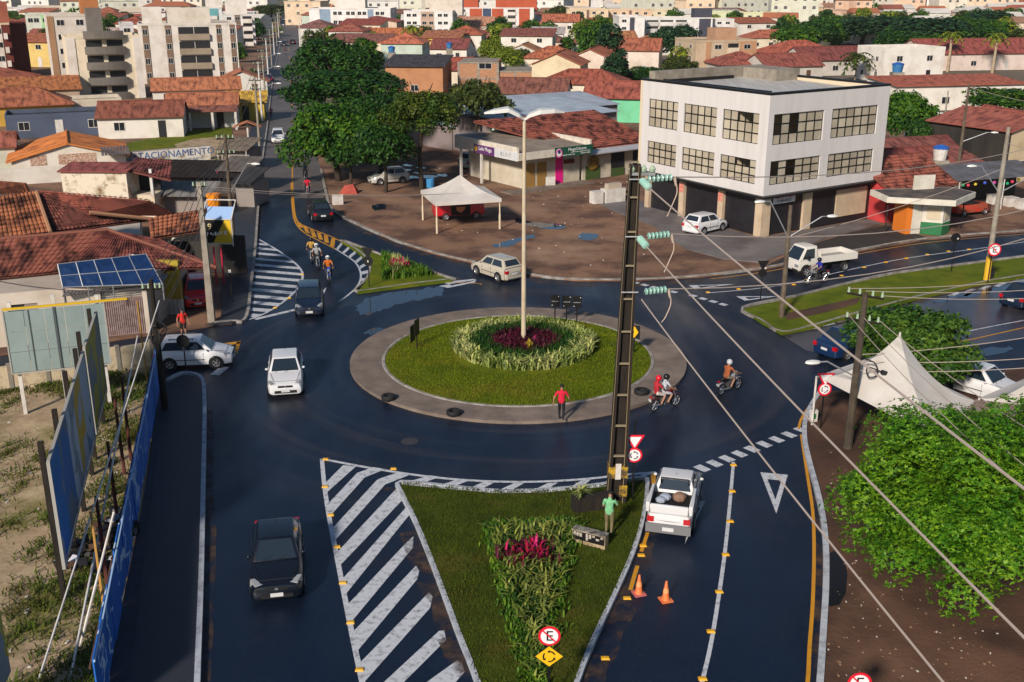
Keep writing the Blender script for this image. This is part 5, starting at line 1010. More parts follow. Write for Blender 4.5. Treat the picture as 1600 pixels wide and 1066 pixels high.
# ---------------------------------------------------------------- key houses beyond the lot
H(648, 152, 9.5, 9, 5.0, -6, kind='shed', pitch=.13, wall=(.42, .20, .10), roof=(.05, .045, .055), label='brick house with a black sheet roof and grey end wall behind the street trees', nwin=1, near='black-roofed brick house', door=False)
bk = mat('brick_wall', (.46, .21, .10), (.34, .15, .075), rough=.95, scale=1.5, bump=.3)
t, N, Lk = edit(bk); br = N.new('ShaderNodeTexBrick'); br.inputs['Scale'].default_value = 2; br.inputs['Color1'].default_value = (.47, .21, .10, 1); br.inputs['Color2'].default_value = (.33, .14, .07, 1); br.inputs['Mortar'].default_value = (.30, .22, .16, 1); br.inputs['Mortar Size'].default_value = .03
tc = N.new('ShaderNodeTexCoord'); mp = N.new('ShaderNodeMapping'); mp.inputs['Rotation'].default_value = (R(90), 0, 0); Lk(tc.outputs['Object'], mp.inputs[0]); Lk(mp.outputs[0], br.inputs[0]); Lk(br.outputs[0], N['Principled BSDF'].inputs['Base Color'])
def brick(x0, x1, by, ty, d, label, wins=(), lower=None):
    o = G((x0 + x1) / 2, by, 0); w = (x1 - x0) / PPM(by); h = HT((x0 + x1) / 2, by, ty); b = thing('house', label, 'house', o, R(-3)); OCC.append((o.x, o.y + d / 2, max(w, d) / 2 + 4)); LABELS_NEAR.append((o.x, o.y, 'bare brick house'))
    m = MB(); m.bx(-w / 2, w / 2, 0, d, 0, h); m.build('brick_wall', bk, b)
    m = MB()
    for f in (0, .5, 1): m.bx(-w / 2 + w * f - .18, -w / 2 + w * f + .18, -.03, -.002, 0, h)
    for z in (h * .48, h - .25): m.bx(-w / 2, w / 2, -.05, -.031, z, z + .25)
    m.build('concrete_frame', CONC, b); m = MB(); m.quad((-w / 2 + .2, .2, h + .01), (w / 2 - .2, .2, h + .01), (w / 2 - .2, d - .2, h + .01), (-w / 2 + .2, d - .2, h + .01)); m.build('roof', CONC, b)
    for f, z in wins: window(b, -w / 2 + w * f, 0, z, 2.2, 1.0)
    return b
brick(717, 778, 148, 97, 9, 'unfinished two-storey brick house with a pale concrete frame', wins=((.68, 4.2),))
brick(778, 832, 148, 111, 9, 'lower unfinished brick wing beside the two-storey brick house')
hs = [(860, 115, 11, 9, 3.2, -8, 'hip', (.66, .58, .46), (.42, .13, .065), 'cream house with an orange-red hipped roof next to the bare bricks'), (868, 152, 8, 9, 5.3, -12, 'gable', (.62, .52, .36), (.40, .125, .06), 'tall cream house with small terracotta gable beside the brick wing'),
      (920, 140, 9, 10, 5.0, -14, 'gable', (.68, .56, .48), (.42, .13, .065), 'pinkish two-storey house with a terracotta roof in front of the conical tree'), (908, 165, 13, 8, 3.4, -10, 'hip', (.66, .6, .48), (.32, .085, .05), 'wide low white house with red hipped roof above the blue sheds'),
      (830, 178, 10, 8, 3.0, -8, 'gable', (.6, .56, .5), (.22, .085, .06), 'grey-fronted gabled house with dark tiles above the blue sheds'), (985, 192, 13, 8, 3.4, -12, 'gable', (.16, .52, .30), (.33, .09, .06), 'house with mint green eaves next to the white corner building'),
      (1165, 125, 10, 9, 3.0, 10, 'hip', (.55, .5, .44), (.30, .085, .06), 'red hipped roof close behind the white corner building'), (985, 118, 11, 9, 5.0, -12, 'gable', (.64, .54, .47), (.38, .12, .065), 'pink house wedged between the conical tree and the palm grove'),
      (690, 92, 9, 8, 5.0, -5, 'shed', (.66, .46, .10), (.40, .15, .075), 'yellow-sided white house with terracotta shed roof'), (600, 76, 20, 8, 3.5, -6, 'gable', (.66, .42, .12), (.46, .15, .06), 'long golden-walled house with orange roof above the street trees'),
      (595, 92, 12, 9, 3.2, -6, 'hip', (.66, .62, .56), (.38, .15, .075), 'white house with water tank beneath the golden-walled one'), (760, 78, 14, 8, 3.2, -4, 'gable', (.55, .5, .46), (.34, .13, .085), 'brownish gabled roof below the red-panelled flats'),
      (740, 62, 13, 10, 4.5, -3, 'gable', (.62, .40, .26), (.50, .25, .15), 'pale terracotta gable in front of the red-panelled flats'), (840, 76, 14, 9, 4, -4, 'shed', (.66, .63, .6), (.5, .45, .42), 'stepped white houses below the red-panelled flats'), (875, 66, 11, 9, 6, -6, 'gable', (.68, .63, .58), (.44, .14, .075), 'tall white house with twin red roofs beside the conical tree'),
      (1215, 78, 16, 8, 3.3, 8, 'hip', (.62, .55, .42), (.42, .13, .075), 'cream bungalow with verandah posts behind the beige flats'), (1376, 70, 10, 9, 5.5, 10, 'shed', (.66, .56, .44), (.36, .1, .07), 'cream upright house with single-pitch red roof among dark trees'),
      (1262, 105, 15, 11, 3, 14, 'hip', (.55, .5, .44), (.42, .11, .065), 'broad orange-red hipped roof behind the corner building'), (1320, 118, 18, 10, 3.2, 14, 'gable', (.5, .46, .42), (.22, .06, .05), 'long maroon tile roof just behind the corner parapet'),
      (1425, 128, 13, 9, 5.6, 16, 'flat', (.70, .66, .61), (.3, .28, .26), 'white cubic house carrying the blue water tank'), (1500, 172, 21, 9, 3.7, 12, 'shed', (.70, .66, .60), (.42, .115, .065), 'big white warehouse wall under a broad orange-red roof'), (1545, 110, 30, 12, 3.6, 10, 'gable', (.6, .5, .45), (.30, .075, .06), 'long dark red roof ridge behind the white warehouse'),
      (1240, 128, 12, 9, 3, 16, 'gable', (.5, .46, .42), (.28, .08, .06), 'dusky red gable near the corner parapet'), (1466, 232, 4, 4, 3.0, 15, 'flat', (.66, .64, .6), (.3, .28, .26), 'round-cornered white hut beside the roadside mango tree'), (1440, 288, 10, 7, 2.4, 18, 'gable', (.5, .44, .38), (.22, .06, .05), 'mossy brown tile roof below the mango tree'), (1592, 224, 7, 7, 2.2, 14, 'gable', (.62, .58, .5), (.32, .09, .065), 'red roof between the hedge-like tree and the black flank')]
for x, y, w, d, h, r_, k, wc, rc, lb in hs:
    H(x, y, w, d, h, r_, kind=k, wall=wc, roof=rc, label=lb, ridge='y' if (w < 10 and k == 'gable') else 'x', pitch=.07 if 'warehouse wall' in lb else .15 if k == 'shed' else .42, nwin=2 if w < 14 else 4, side=-1 if x > 900 else 1, par=.7)
    q = G(x, y); OCC.append((q.x, q.y + d / 2, max(w, d) / 2 + 3))
m = MB(); m.sheet(P2([(368, 88), (410, 88), (411, 70), (372, 72)], .04), .04); m.build('green_field', mat('bright_grass', (.12, .20, .01), (.08, .15, .01), rough=.9, scale=.3), kind='structure')
# ---------------------------------------------------------------- vegetation
def leafmat(name, c, c2): return mat(name, c, c2, rough=.55, spec=.25, trans=.18, rnd=.55, scale=.5, lo=.4, hi=.6)
LEAF = dict(dark=leafmat('leaf_dark', (.012, .052, .006), (.022, .075, .007)), mid=leafmat('leaf_mid', (.022, .085, .004), (.05, .12, .006)), bright=leafmat('leaf_bright', (.045, .16, .005), (.10, .22, .008)), lime=leafmat('leaf_lime', (.11, .17, .010), (.16, .20, .015)),
            blue=leafmat('leaf_deep', (.014, .046, .020), (.02, .06, .018)), olive=leafmat('leaf_olive', (.03, .05, .008), (.055, .075, .012)), gold=leafmat('leaf_gold', (.026, .068, .005), (.06, .085, .007)), pine=leafmat('leaf_pine', (.030, .085, .008), (.055, .12, .012)))
BARK = mat('bark', (.055, .04, .028), (.028, .02, .015), rough=.95, scale=5, bump=.4)
def quads_mesh(name, P, A, B):
    "leaves: centres P, half-axes A (long) and B (short)"
    n = len(P); V = np.empty((n, 4, 3), np.float32); V[:, 0] = P - A; V[:, 1] = P + B - A * .1; V[:, 2] = P + A; V[:, 3] = P - B - A * .1
    me = bpy.data.meshes.new(name); me.vertices.add(4 * n); me.vertices.foreach_set('co', V.ravel())
    me.loops.add(4 * n); me.loops.foreach_set('vertex_index', np.arange(4 * n, dtype=np.int32)); me.polygons.add(n)
    me.polygons.foreach_set('loop_start', np.arange(0, 4 * n, 4, dtype=np.int32)); me.update(calc_edges=True); return me
def unit(v): return v / (np.linalg.norm(v, axis=1, keepdims=True) + 1e-9)
def crown_mesh(seed, lobes, leaves, leaf, shape='dome', g_=None, lob=(.26, .42)):
    g = np.random.default_rng(seed); C_ = []; Rr = []
    for i in range(lobes):
        u = g.normal(size=3); u /= np.linalg.norm(u)
        if shape == 'dome': u[2] = abs(u[2]) * .9 - .18 * (g.random() < .45); c = u * np.array([.72, .72, .62]) * g.uniform(.55, 1.0)
        elif shape == 'cone': z = g.uniform(-.7, .75); r = .55 * (1 - (z + .7) / 1.7) ** .7; a = g.uniform(0, 6.28); c = np.array([r * math.cos(a), r * math.sin(a), z])
        elif shape == 'flat': a = g.uniform(0, 6.28); r = g.uniform(.1, .85); c = np.array([r * math.cos(a), r * math.sin(a), .35 * (1 - r * r) + g.uniform(-.12, .1)])
        else: c = u * np.array([.6, .6, .6]) * g.uniform(.3, 1)
        C_.append(c); Rr.append(g.uniform(*lob) * (.75 if shape == 'cone' else 1))
    C_ = np.array(C_); Rr = np.array(Rr); idx = g.choice(lobes, leaves, p=Rr ** 2 / (Rr ** 2).sum())
    u = unit(g.normal(size=(leaves, 3))); u[:, 2] = np.where(g.random(leaves) < .45, np.abs(u[:, 2]), u[:, 2])
    rad = Rr[idx] * g.uniform(.62, 1.06, leaves)
    P = C_[idx] + u * rad[:, None] * np.array([1, 1, .8])
    n = unit(u * .8 + np.array([0, 0, .55]) + g.normal(size=(leaves, 3)) * .5)
    t = unit(np.cross(n, g.normal(size=(leaves, 3)))); b = np.cross(n, t)
    s = leaf * g.uniform(.55, 1.3, leaves)[:, None]
    me = quads_mesh('crown', P, t * s, b * s * .55); me.materials.append(LEAF['mid']); return me
CR = dict(dome=[crown_mesh(10 + k, 26, 6500, .062) for k in range(4)], fine=[crown_mesh(30 + k, 46, 17000, .040, lob=(.18, .32)) for k in range(2)], cone=[crown_mesh(40 + k, 26, 6000, .055, 'cone') for k in range(2)], flat=[crown_mesh(50 + k, 30, 7000, .055, 'flat', lob=(.2, .3)) for k in range(2)], ball=[crown_mesh(60 + k, 18, 2600, .085, 'ball') for k in range(4)])
TRUNK = {}
def trunk_mesh(k):
    if k in TRUNK: return TRUNK[k]
    g = random.Random(k); m = MB()
    b = [Vector((0, 0, -.15)), Vector((g.uniform(-.06, .06), g.uniform(-.06, .06), .5)), Vector((g.uniform(-.1, .1), g.uniform(-.1, .1), 1.0))]
    m.tube(b[0], b[1], .085, .062, 8); m.tube(b[1], b[2], .062, .05, 8)
    for i in range(6):
        a = i * 1.05 + g.uniform(-.3, .3); r = g.uniform(.4, .75); st = b[1].lerp(b[2], g.uniform(.5, 1)); md = st + Vector((math.cos(a) * r * .5, math.sin(a) * r * .5, g.uniform(.25, .4))); en = md + Vector((math.cos(a) * r * .5, math.sin(a) * r * .5, g.uniform(.15, .4)))
        m.tube(st, md, .036, .024, 6); m.tube(md, en, .024, .008, 5)
    o = m.build('trunk', BARK, sm=True); TRUNK[k] = o.data; bpy.data.objects.remove(o); return TRUNK[k]
def tree(pos, h, r, kind, lf, label, group=None, th=None, seed=0, name='tree', rz=None, flat=1.0, cat='tree', near=None):
    "h: height of the crown top, r: crown radius, th: trunk height up to the crown's heart"
    pos = Vector(pos); t = thing(name, label, cat, pos, 0, group); OCC.append((pos.x, pos.y, r * .9))
    if near: LABELS_NEAR.append((pos.x, pos.y, near))
    me = CR[kind][seed % len(CR[kind])]; rz_ = random.uniform(0, 6.28) if rz is None else rz
    top = {'dome': .95, 'fine': .9, 'cone': .95, 'flat': .55, 'ball': .9}[kind]; low = {'dome': .45, 'fine': .4, 'cone': .95, 'flat': .25, 'ball': .8}[kind]
    th = th if th is not None else h * .45
    sz = (h - th) / top
    c = link(me, 'crown', t, (0, 0, th), rz_); c.scale = (r, r, sz * flat); c.material_slots[0].link = 'OBJECT'; c.material_slots[0].material = LEAF[lf]
    k = link(trunk_mesh(seed % 5), 'trunk', t, (0, 0, 0), rz_); hh = max(th, .5); k.scale = (max(r * .75, hh * .3), max(r * .75, hh * .3), hh)
    return t
def tpx(px, by, ty, wpx, kind, lf, label, th=None, **k): return tree(G(px, by, 0), HT(px, by, ty - 3), wpx / 2 / PPM(by) * 1.22, kind, lf, label, th=None if th is None else HT(px, by, th), **k)
ST = 'broad street trees between the avenue and the dirt lot'
tpx(530, 284, 136, 158, 'fine', 'mid', 'largest spreading street tree with yellow-green leaves overhanging the avenue', th=222, seed=0, group=ST, near='largest spreading street tree')
tpx(545, 240, 90, 178, 'fine', 'dark', 'dense dark street tree directly behind the largest spreading one', th=150, seed=1, group=ST)
tpx(526, 180, 42, 136, 'fine', 'dark', 'farthest of the broad street trees with a narrow top and a side branch', th=105, seed=0, group=ST, rz=2)
tpx(596, 268, 128, 112, 'fine', 'dark', 'dark middle tree filling the gap between the spreading and the forked street tree', th=185, seed=0, group=ST, rz=4)
tpx(602, 302, 176, 96, 'dome', 'dark', 'thin-stemmed low tree beside the silver hatchback', th=236, seed=1, group=ST)
tpx(548, 292, 200, 80, 'dome', 'dark', 'shaded low crown hanging under the largest street tree', th=245, seed=2, group=ST)
tpx(660, 296, 122, 112, 'fine', 'gold', 'street tree with a forked dark trunk and yellowing leaves by the tent', th=185, seed=1, group=ST, near='forked street tree', rz=1)
tpx(746, 246, 133, 98, 'flat', 'olive', 'umbrella-shaped brownish tree above the parked silver wagon', th=172, seed=0, group=ST)
for px, by, ty, w, kd, lf, lb, sd in ((950, 130, 36, 74, 'cone', 'blue', 'tall dark tree with a rounded head behind the pinkish houses', 0), (958, 146, 84, 60, 'cone', 'blue', 'lower tapering dark tree leaning on the tall rounded one', 1), (905, 52, 20, 26, 'cone', 'dark', 'narrow egg-shaped tree by the cream housing block', 1), (1048, 100, 34, 82, 'dome', 'blue', 'large smooth dome tree behind the palm grove', 0),
      (1062, 126, 82, 52, 'dome', 'olive', 'dull green bushy tree beside the beige flats', 1), (1010, 140, 102, 70, 'dome', 'dark', 'dark tree mass left of the corner building roof', 2), (962, 158, 118, 40, 'dome', 'olive', 'ragged olive tree in the yard of the low white house', 3), (1412, 246, 120, 84, 'dome', 'mid', 'leafy mango tree at the flank of the white corner building', 1), (1440, 262, 170, 50, 'dome', 'dark', 'shaded lower tree under the mango', 3),
      (1568, 185, 134, 120, 'dome', 'mid', 'wide hedge-like tree behind the leaning street pole', 2), (1240, 90, 32, 75, 'dome', 'mid', 'rounded tree behind the cream bungalow', 0), (1275, 80, 24, 60, 'dome', 'dark', 'dark tree rising behind the bungalow with posts', 3), (1345, 72, 20, 110, 'dome', 'blue', 'huge dark dome tree at the wooded slope', 0), (1450, 86, 16, 130, 'dome', 'blue', 'broadest dark tree in the wooded belt', 1), (1460, 104, 48, 80, 'dome', 'mid', 'lighter green tree before the broadest dark one', 2), (1530, 90, 32, 80, 'dome', 'dark', 'dark tree between two pale-trunked palms', 3), (1545, 60, 12, 74, 'dome', 'blue', 'smooth dome tree on the wooded skyline', 2), (1590, 92, 36, 60, 'dome', 'olive', 'yellowish tree at the far end of the wooded belt', 1), (1500, 70, 22, 90, 'dome', 'mid', 'mid green tree in the heart of the wooded belt', 0), (1400, 95, 40, 70, 'dome', 'dark', 'tree beside the cream upright house', 3), (1390, 60, 20, 80, 'dome', 'dark', 'dark tree over the cream upright house', 1),
      (790, 120, 70, 54, 'dome', 'lime', 'bright lime tree behind the bare brick house', 0), (765, 104, 58, 40, 'dome', 'lime', 'yellow-green leafy tree beside the brick house roof', 2), (820, 82, 46, 40, 'dome', 'lime', 'fresh green tree below the stepped white houses', 1), (720, 84, 64, 22, 'ball', 'lime', 'small green bush between the low roofs and flats', 1), (735, 70, 54, 56, 'ball', 'lime', 'clipped yellow-green hedge in front of the red-panelled flats', 2), (620, 50, 20, 26, 'dome', 'mid', 'tree squeezed between the white flats', 2), (875, 45, 4, 40, 'dome', 'olive', 'feathery grey-green tree beside the cream housing row', 3), (925, 62, 42, 26, 'dome', 'lime', 'bright shrubby tree at the foot of the dark tall tree', 1), (692, 122, 108, 26, 'ball', 'lime', 'bush growing on the low roofs behind the brick house', 0), (815, 108, 72, 26, 'dome', 'olive', 'dry olive tree next to the orange-red hipped roof', 3),
      (395, 150, 112, 22, 'dome', 'lime', 'light green street tree among the avenue poles', 0), (404, 62, 36, 24, 'dome', 'mid', 'avenue tree near the green field', 1), (60, 25, 8, 70, 'dome', 'dark', 'dark belt tree behind the mint green flats', 2), (20, 40, 14, 50, 'dome', 'mid', 'tree beside the maroon tower top', 1), (350, 30, 2, 70, 'dome', 'mid', 'tree above the teal-banded flats', 0), (425, 34, 4, 60, 'dome', 'olive', 'olive tree at the head of the avenue', 1), (460, 30, 6, 46, 'dome', 'mid', 'green tree at the head of the avenue', 3), (298, 22, 2, 40, 'dome', 'mid', 'tree rising over the white roof tower', 2), (86, 170, 152, 20, 'ball', 'lime', 'yellow-green bush beside the yellow-walled house', 0), (394, 128, 108, 20, 'ball', 'mid', 'roadside bush beside the avenue poles', 3)):
    tpx(px, by, ty, w, kd, lf, lb, seed=sd)
# near trees
tpx(1412, 614, 452, 188, 'fine', 'pine', 'feathery dark green tree standing behind the pointed white tent', th=548, seed=1, near='feathery tree')
def rosettes(seed, lobes, n, k, leaf):
    "twig tips spread over many small lobes, each carrying k radiating leaves"
    g = np.random.default_rng(seed); u = unit(g.normal(size=(lobes, 3))); u[:, 2] = np.abs(u[:, 2]) - .3 * (g.random(lobes) < .4); C_ = u * np.array([.8, .8, .72]) * g.uniform(.55, 1.08, (lobes, 1)); Rr = g.uniform(.09, .20, lobes)
    idx = g.choice(lobes, n, p=Rr ** 2 / (Rr ** 2).sum()); v = unit(g.normal(size=(n, 3)) + [0, 0, .5]); T = C_[idx] + v * (Rr[idx] * g.uniform(.6, 1.08, n))[:, None]
    v = np.repeat(v, k, 0); T = np.repeat(T, k, 0); a = unit(np.cross(v, g.normal(size=(n * k, 3)))); d = unit(a + v * g.uniform(-.1, .7, (n * k, 1))); b = np.cross(d, v); s = leaf * g.uniform(.7, 1.3, (n * k, 1))
    me = quads_mesh('crown', T + d * s, d * s, unit(b) * s * .42); me.materials.append(LEAF['bright']); return me
CR['near'] = [rosettes(77, 190, 24000, 6, .0125)]
def near_tree():
    t = thing('tree', 'big bright green leafy tree spreading over the dirt verge', 'tree', G(1530, 960, .1)); LABELS_NEAR.append((t.location.x, t.location.y, 'big bright green tree'))
    c = link(CR['near'][0], 'crown', t, (1.1, 1.5, 2.9), .6); c.scale = (6.9, 5.5, 4.1); c.material_slots[0].link = 'OBJECT'; c.material_slots[0].material = LEAF['bright']
    k = link(trunk_mesh(2), 'trunk', t, (.6, 1.3, 0)); k.scale = (3.4, 3.4, 3.2)
near_tree()
# palms
def frond_mesh():
    m = MB()
    for i in range(15):
        a = i * 2.4; el = .9 - .085 * i + .1 * math.sin(i * 7); pts = []
        for k in range(7):
            t_ = k / 6; r = .95 * t_ * math.cos(el * .6) ; z = math.sin(el) * t_ * .75 - t_ * t_ * .65
            pts.append(Vector((math.cos(a) * r, math.sin(a) * r, z)))
        sd = Vector((-math.sin(a), math.cos(a), 0))
        for k in range(6):
            for sg in (-1, 1):
                for q in (0, .5):
                    p = pts[k].lerp(pts[k + 1], q); e = p.lerp(pts[k + 1], .9) + sd * sg * (.30 * (1 - abs(k / 6 - .35)) ) + Vector((0, 0, -.10)); w_ = (pts[k + 1] - pts[k]) * .52
                    m.add([p, p + w_, e], [(0, 1, 2)])
    o = m.build('fronds', LEAF['mid']); me = o.data; bpy.data.objects.remove(o); return me
FR = frond_mesh()
def palm(px, by, ty, wpx, label, lf='lime', thick=.16, trunkcol=None):
    p = G(px, by); h = HT(px, by, ty); r = wpx / 2 / PPM(by) * 1.45; t = thing('palm_tree', label, 'palm', p, 0, 'palms standing among the houses'); OCC.append((p.x, p.y, 3))
    hc = h - r * .35; c = link(FR, 'fronds', t, (0, 0, hc), px * .1); c.scale = (r, r, r); c.material_slots[0].link = 'OBJECT'; c.material_slots[0].material = LEAF[lf]
    m = MB(); m.tube((0, 0, -.1), (.1, 0, hc * .5), thick, thick * .8, 7); m.tube((.1, 0, hc * .5), (0, 0, hc), thick * .8, thick * .7, 7); m.build('trunk', trunkcol or mat('palm_bark', (.25, .19, .13), (.16, .12, .08), rough=.9, scale=3), t)
for px, by, ty, w, lb, lf in ((646, 78, 34, 30, 'coconut palm in front of the pink bay of the white flats', 'lime'), (620, 74, 44, 24, 'palm at the corner of the white flats', 'lime'), (722, 58, 28, 24, 'palm before the red panels', 'mid'), (738, 55, 32, 20, 'smaller palm before the dark glass core', 'olive'), (866, 98, 66, 34, 'palm amid terracotta roofs', 'lime'), (1070, 116, 64, 48, 'feathery coconut palm beside the beige flats', 'lime'), (1002, 108, 78, 40, 'fan-leaved palm in the grove', 'lime'), (1335, 128, 74, 44, 'dark coconut palm above the maroon roofs', 'olive'), (1480, 112, 44, 30, 'pale-trunked palm standing out of the wooded belt', 'lime'), (1550, 114, 46, 30, 'second pale-trunked palm in front of the dark trees', 'lime'), (850, 40, 10, 24, 'tall palm by the hill', 'olive'), (1300, 60, 32, 26, 'palm near the wooded belt edge', 'lime'), (1240, 36, 14, 22, 'palm over the peach housing block', 'lime'), (1185, 62, 28, 22, 'dark palm by the yellow-green block', 'dark'), (434, 58, 38, 16, 'avenue palm near its far end', 'lime'), (414, 52, 34, 16, 'avenue palm on the flats side', 'mid'), (480, 60, 34, 18, 'palm across the avenue from the flats', 'lime'), (308, 192, 176, 22, 'potted-looking short palm at the columned porch', 'dark'), (790, 100, 66, 34, 'young palm beside the lime tree', 'lime'), (388, 134, 110, 20, 'palm between avenue poles and the small gabled house', 'lime')):
    palm(px, by, ty, w, lb, lf, .32 if px in (1480, 1550) else .16, mat('palm_pale', (.42, .33, .22), (.3, .22, .14), rough=.9, scale=2) if px in (1480, 1550) else None)
# ---------------------------------------------------------------- the rest of the town
def blocked(x, y, r):
    return any((x - a) ** 2 + (y - b) ** 2 < (r + c) ** 2 * .8 for a, b, c in OCC)
PROTO = []
def make_proto(k):
    g = random.Random(100 + k); w = g.uniform(8, 12.5); d = g.uniform(7.5, 10); h = [2.9, 3.0, 3.1, 5.4][k % 4]; kd = ['gable', 'hip', 'gable', 'shed', 'hip', 'gable'][k % 6]
    return dict(w=w, d=d, h=h, kind=kd, ridge='x' if g.random() < .6 else 'y', pitch=g.uniform(.3, .45) if kd != 'shed' else .15, nwin=2)
WALLS = [((.66, .62, .56), 'white'), ((.64, .56, .44), 'cream'), ((.62, .48, .38), 'pinkish'), ((.55, .52, .48), 'grey'), ((.62, .46, .16), 'yellow'), ((.45, .52, .45), 'pale green')]
ROOFS = [((.40, .125, .06), 'terracotta'), ((.27, .075, .05), 'dark red'), ((.46, .16, .075), 'orange'), ((.24, .11, .08), 'brown'), ((.34, .10, .06), 'red'), ((.40, .36, .34), 'grey')]
KN = {'gable': 'gabled', 'hip': 'hipped', 'shed': 'single-pitch'}
cells = []
for iy in range(0, 30):
    for ix in range(-30, 40):
        v = 118 + iy * 12.5; u_ = ix * 14.5 + 7 * (iy % 2)
        a = R(11.3) if True else 0
        x = u_ - (v - 60) * math.tan(a) * .95 + random.uniform(-1.5, 1.5); y = v + random.uniform(-1.5, 1.5)
        px, py = PJ(x, y, 0)
        if not (-70 < px < 1670 and 40 < py < 240): continue
        sx = -23 - (y - 95) * .198       # street axis
        if abs(x - sx) < 13: continue
        if x > sx and y < 150 and px < 1390: continue
        if x > sx and px < 1000 and py > 140: continue
        if px > 1225 and (py > 205 or py < 104) or (px > 985 and py > 98) or (1035 < px < 1230 and py > 74) or (880 < px < 1120 and py > 88): continue
        if x < sx and py > 205: continue
        cells.append((y, x))
cells.sort(); nfill = 0; protos = {}
for y, x in cells:
    if blocked(x, y, 5.5): continue
    if nfill >= 190: break
    k = random.randrange(8); wc, wn_ = random.choices(WALLS, (5, 4, 2, 2, 1, 1))[0]; rc, rn = random.choices(ROOFS, (5, 3, 4, 2, 4, 1))[0]
    rot = R(9 + random.uniform(-5, 5)) * (1 if x > 20 else -.8) + random.choice((0, 0, math.pi / 2))
    pr = make_proto(k); size = 'two-storey' if pr['h'] > 4 else 'low'
    lb = '%s %s house, %s %s roof, near the %s' % (size, wn_, rn, KN[pr['kind']], near_phrase(x, y))
    rc = tuple(q * random.uniform(.85, 1.15) for q in rc)
    if k not in protos:
        b = house(Vector((x, y, 0)), rot=rot, wall=wc, roof=rc, label=lb, group='houses filling the streets behind', **pr); protos[k] = b; bpy.context.view_layer.update(); KIDS[b.name] = [c for c in bpy.data.objects if c.parent == b]
        for c in KIDS[b.name]: KIDS[c.name] = [q for q in bpy.data.objects if q.parent == c]
    else:
        b = copy_tree(protos[k]); b.location = (x, y, 0); b.rotation_euler = (0, 0, rot); b['label'] = lb
    b['_w'] = wc; b['_r'] = rc; OCC.append((x - math.sin(rot) * 4, y + math.cos(rot) * 4, 6)); nfill += 1
bpy.context.view_layer.update()
for o in bpy.data.objects:
    p = o.parent
    if p is not None and '_w' in p:
        if o.name.startswith('wall'): o.color = (*p['_w'], 1)
        elif o.name.startswith('roof'): o.color = (*p['_r'], 1)
        elif o.name.startswith('ridge'): o.color = (*[q * .8 for q in p['_r']], 1)
for o in bpy.data.objects:
    if '_w' in o: del o['_w']; del o['_r']
# trees between those houses
nt = 0
for i in range(900):
    if nt >= 150: break
    y = random.uniform(135, 420); x = random.uniform(-.5, .5) * y * 1.0
    px, py = PJ(x, y, 0); sx = -23 - (y - 95) * .198
    if not (0 < px < 1600 and 46 < py < 215) or abs(x - sx) < 7 or (x > sx and y < 150) or (px < 400 and py > 100) or (px > 1000 and py > 80) or (590 < px < 1000 and py > 92) or blocked(x, y, 2): continue
    h = random.uniform(4.5, 9); lf = random.choice(('mid', 'dark', 'lime', 'olive', 'mid'))
    tree((x, y, 0), h, h * random.uniform(.45, .65), 'ball', lf, '%s %s tree growing near the %s' % ('tall' if h > 7 else 'small', {'mid': 'green', 'dark': 'dark green', 'lime': 'yellow-green', 'olive': 'olive'}[lf], near_phrase(x, y)), 'trees in the back yards', seed=i); nt += 1
# far blocks of flats, one by one
nb = 0
APM = None
for i in range(1500):
    if nb >= 200: break
    y = 405 + (i / 1500) ** .8 * 560; x = random.uniform(-.53, .53) * y; px, py = PJ(x, y, 0); sx = -23 - (y - 95) * .198
    if not (-20 < px < 1620) or blocked(x, y, 9) or abs(x - sx) < 9: continue
    if px > 1380 and y < 520: continue
    w = random.uniform(9, 24); h = random.choice((6, 9, 9, 12, 12)); d = 11; c = random.choice(((.68, .65, .62), (.68, .62, .52), (.64, .5, .36), (.66, .64, .6), (.6, .6, .5), (.64, .44, .32)))
    cn = 'white' if c[2] > .58 else 'cream' if c[2] > .45 else 'peach'
    b = thing('apartment_building', 'distant %s %s-storey flats beyond the %s' % (cn, {6: 'two', 9: 'three', 12: 'four'}[h], near_phrase(x, y)), 'building', (x, y, 0), R(random.uniform(-28, 28)), 'distant blocks of flats'); OCC.append((x, y + 5, w / 2 + 3))
    m = MB(); m.bx(-w / 2, w / 2, 0, d, 0, h); m.build('wall', PLASTER, b, col=c)
    m = MB()
    for fl in range(h // 3):
        for q in range(int(w / 3.2)):
            xx = -w / 2 + (q + .5) * w / int(w / 3.2); (q + fl + i) % 4 and m.bx(xx - .6, xx + .6, -.04, .01, fl * 3 + 1, fl * 3 + 2.1)
    m.build('windows', mat('far_glass', (.10, .10, .11), rough=.3), b, kind='stuff')
    m = MB(); m.bx(-w / 2 - .2, w / 2 + .2, -.2, d + .2, h + .001, h + .3) if i % 3 else m.hexa([(-w / 2 - .5, -.5, h + .01), (w / 2 + .5, -.5, h + .01), (w / 2 + .5, d + .5, h + .01), (-w / 2 - .5, d + .5, h + .01)], [(-w / 2 + 4, d / 2, h + 2), (w / 2 - 4, d / 2, h + 2), (w / 2 - 4, d / 2 + .1, h + 2), (-w / 2 + 4, d / 2 + .1, h + 2)])
    m.build('roof', PLASTER if i % 3 else ROOFM, b, col=tuple(q * .9 for q in c) if i % 3 else (.42, .14, .07))
    if i % 2: m = MB(); m.bx(-2, 2, d * .3, d * .3 + 4, h + .31, h + 3.2); m.build('roof_tower', PLASTER, b, col=c)
    nb += 1
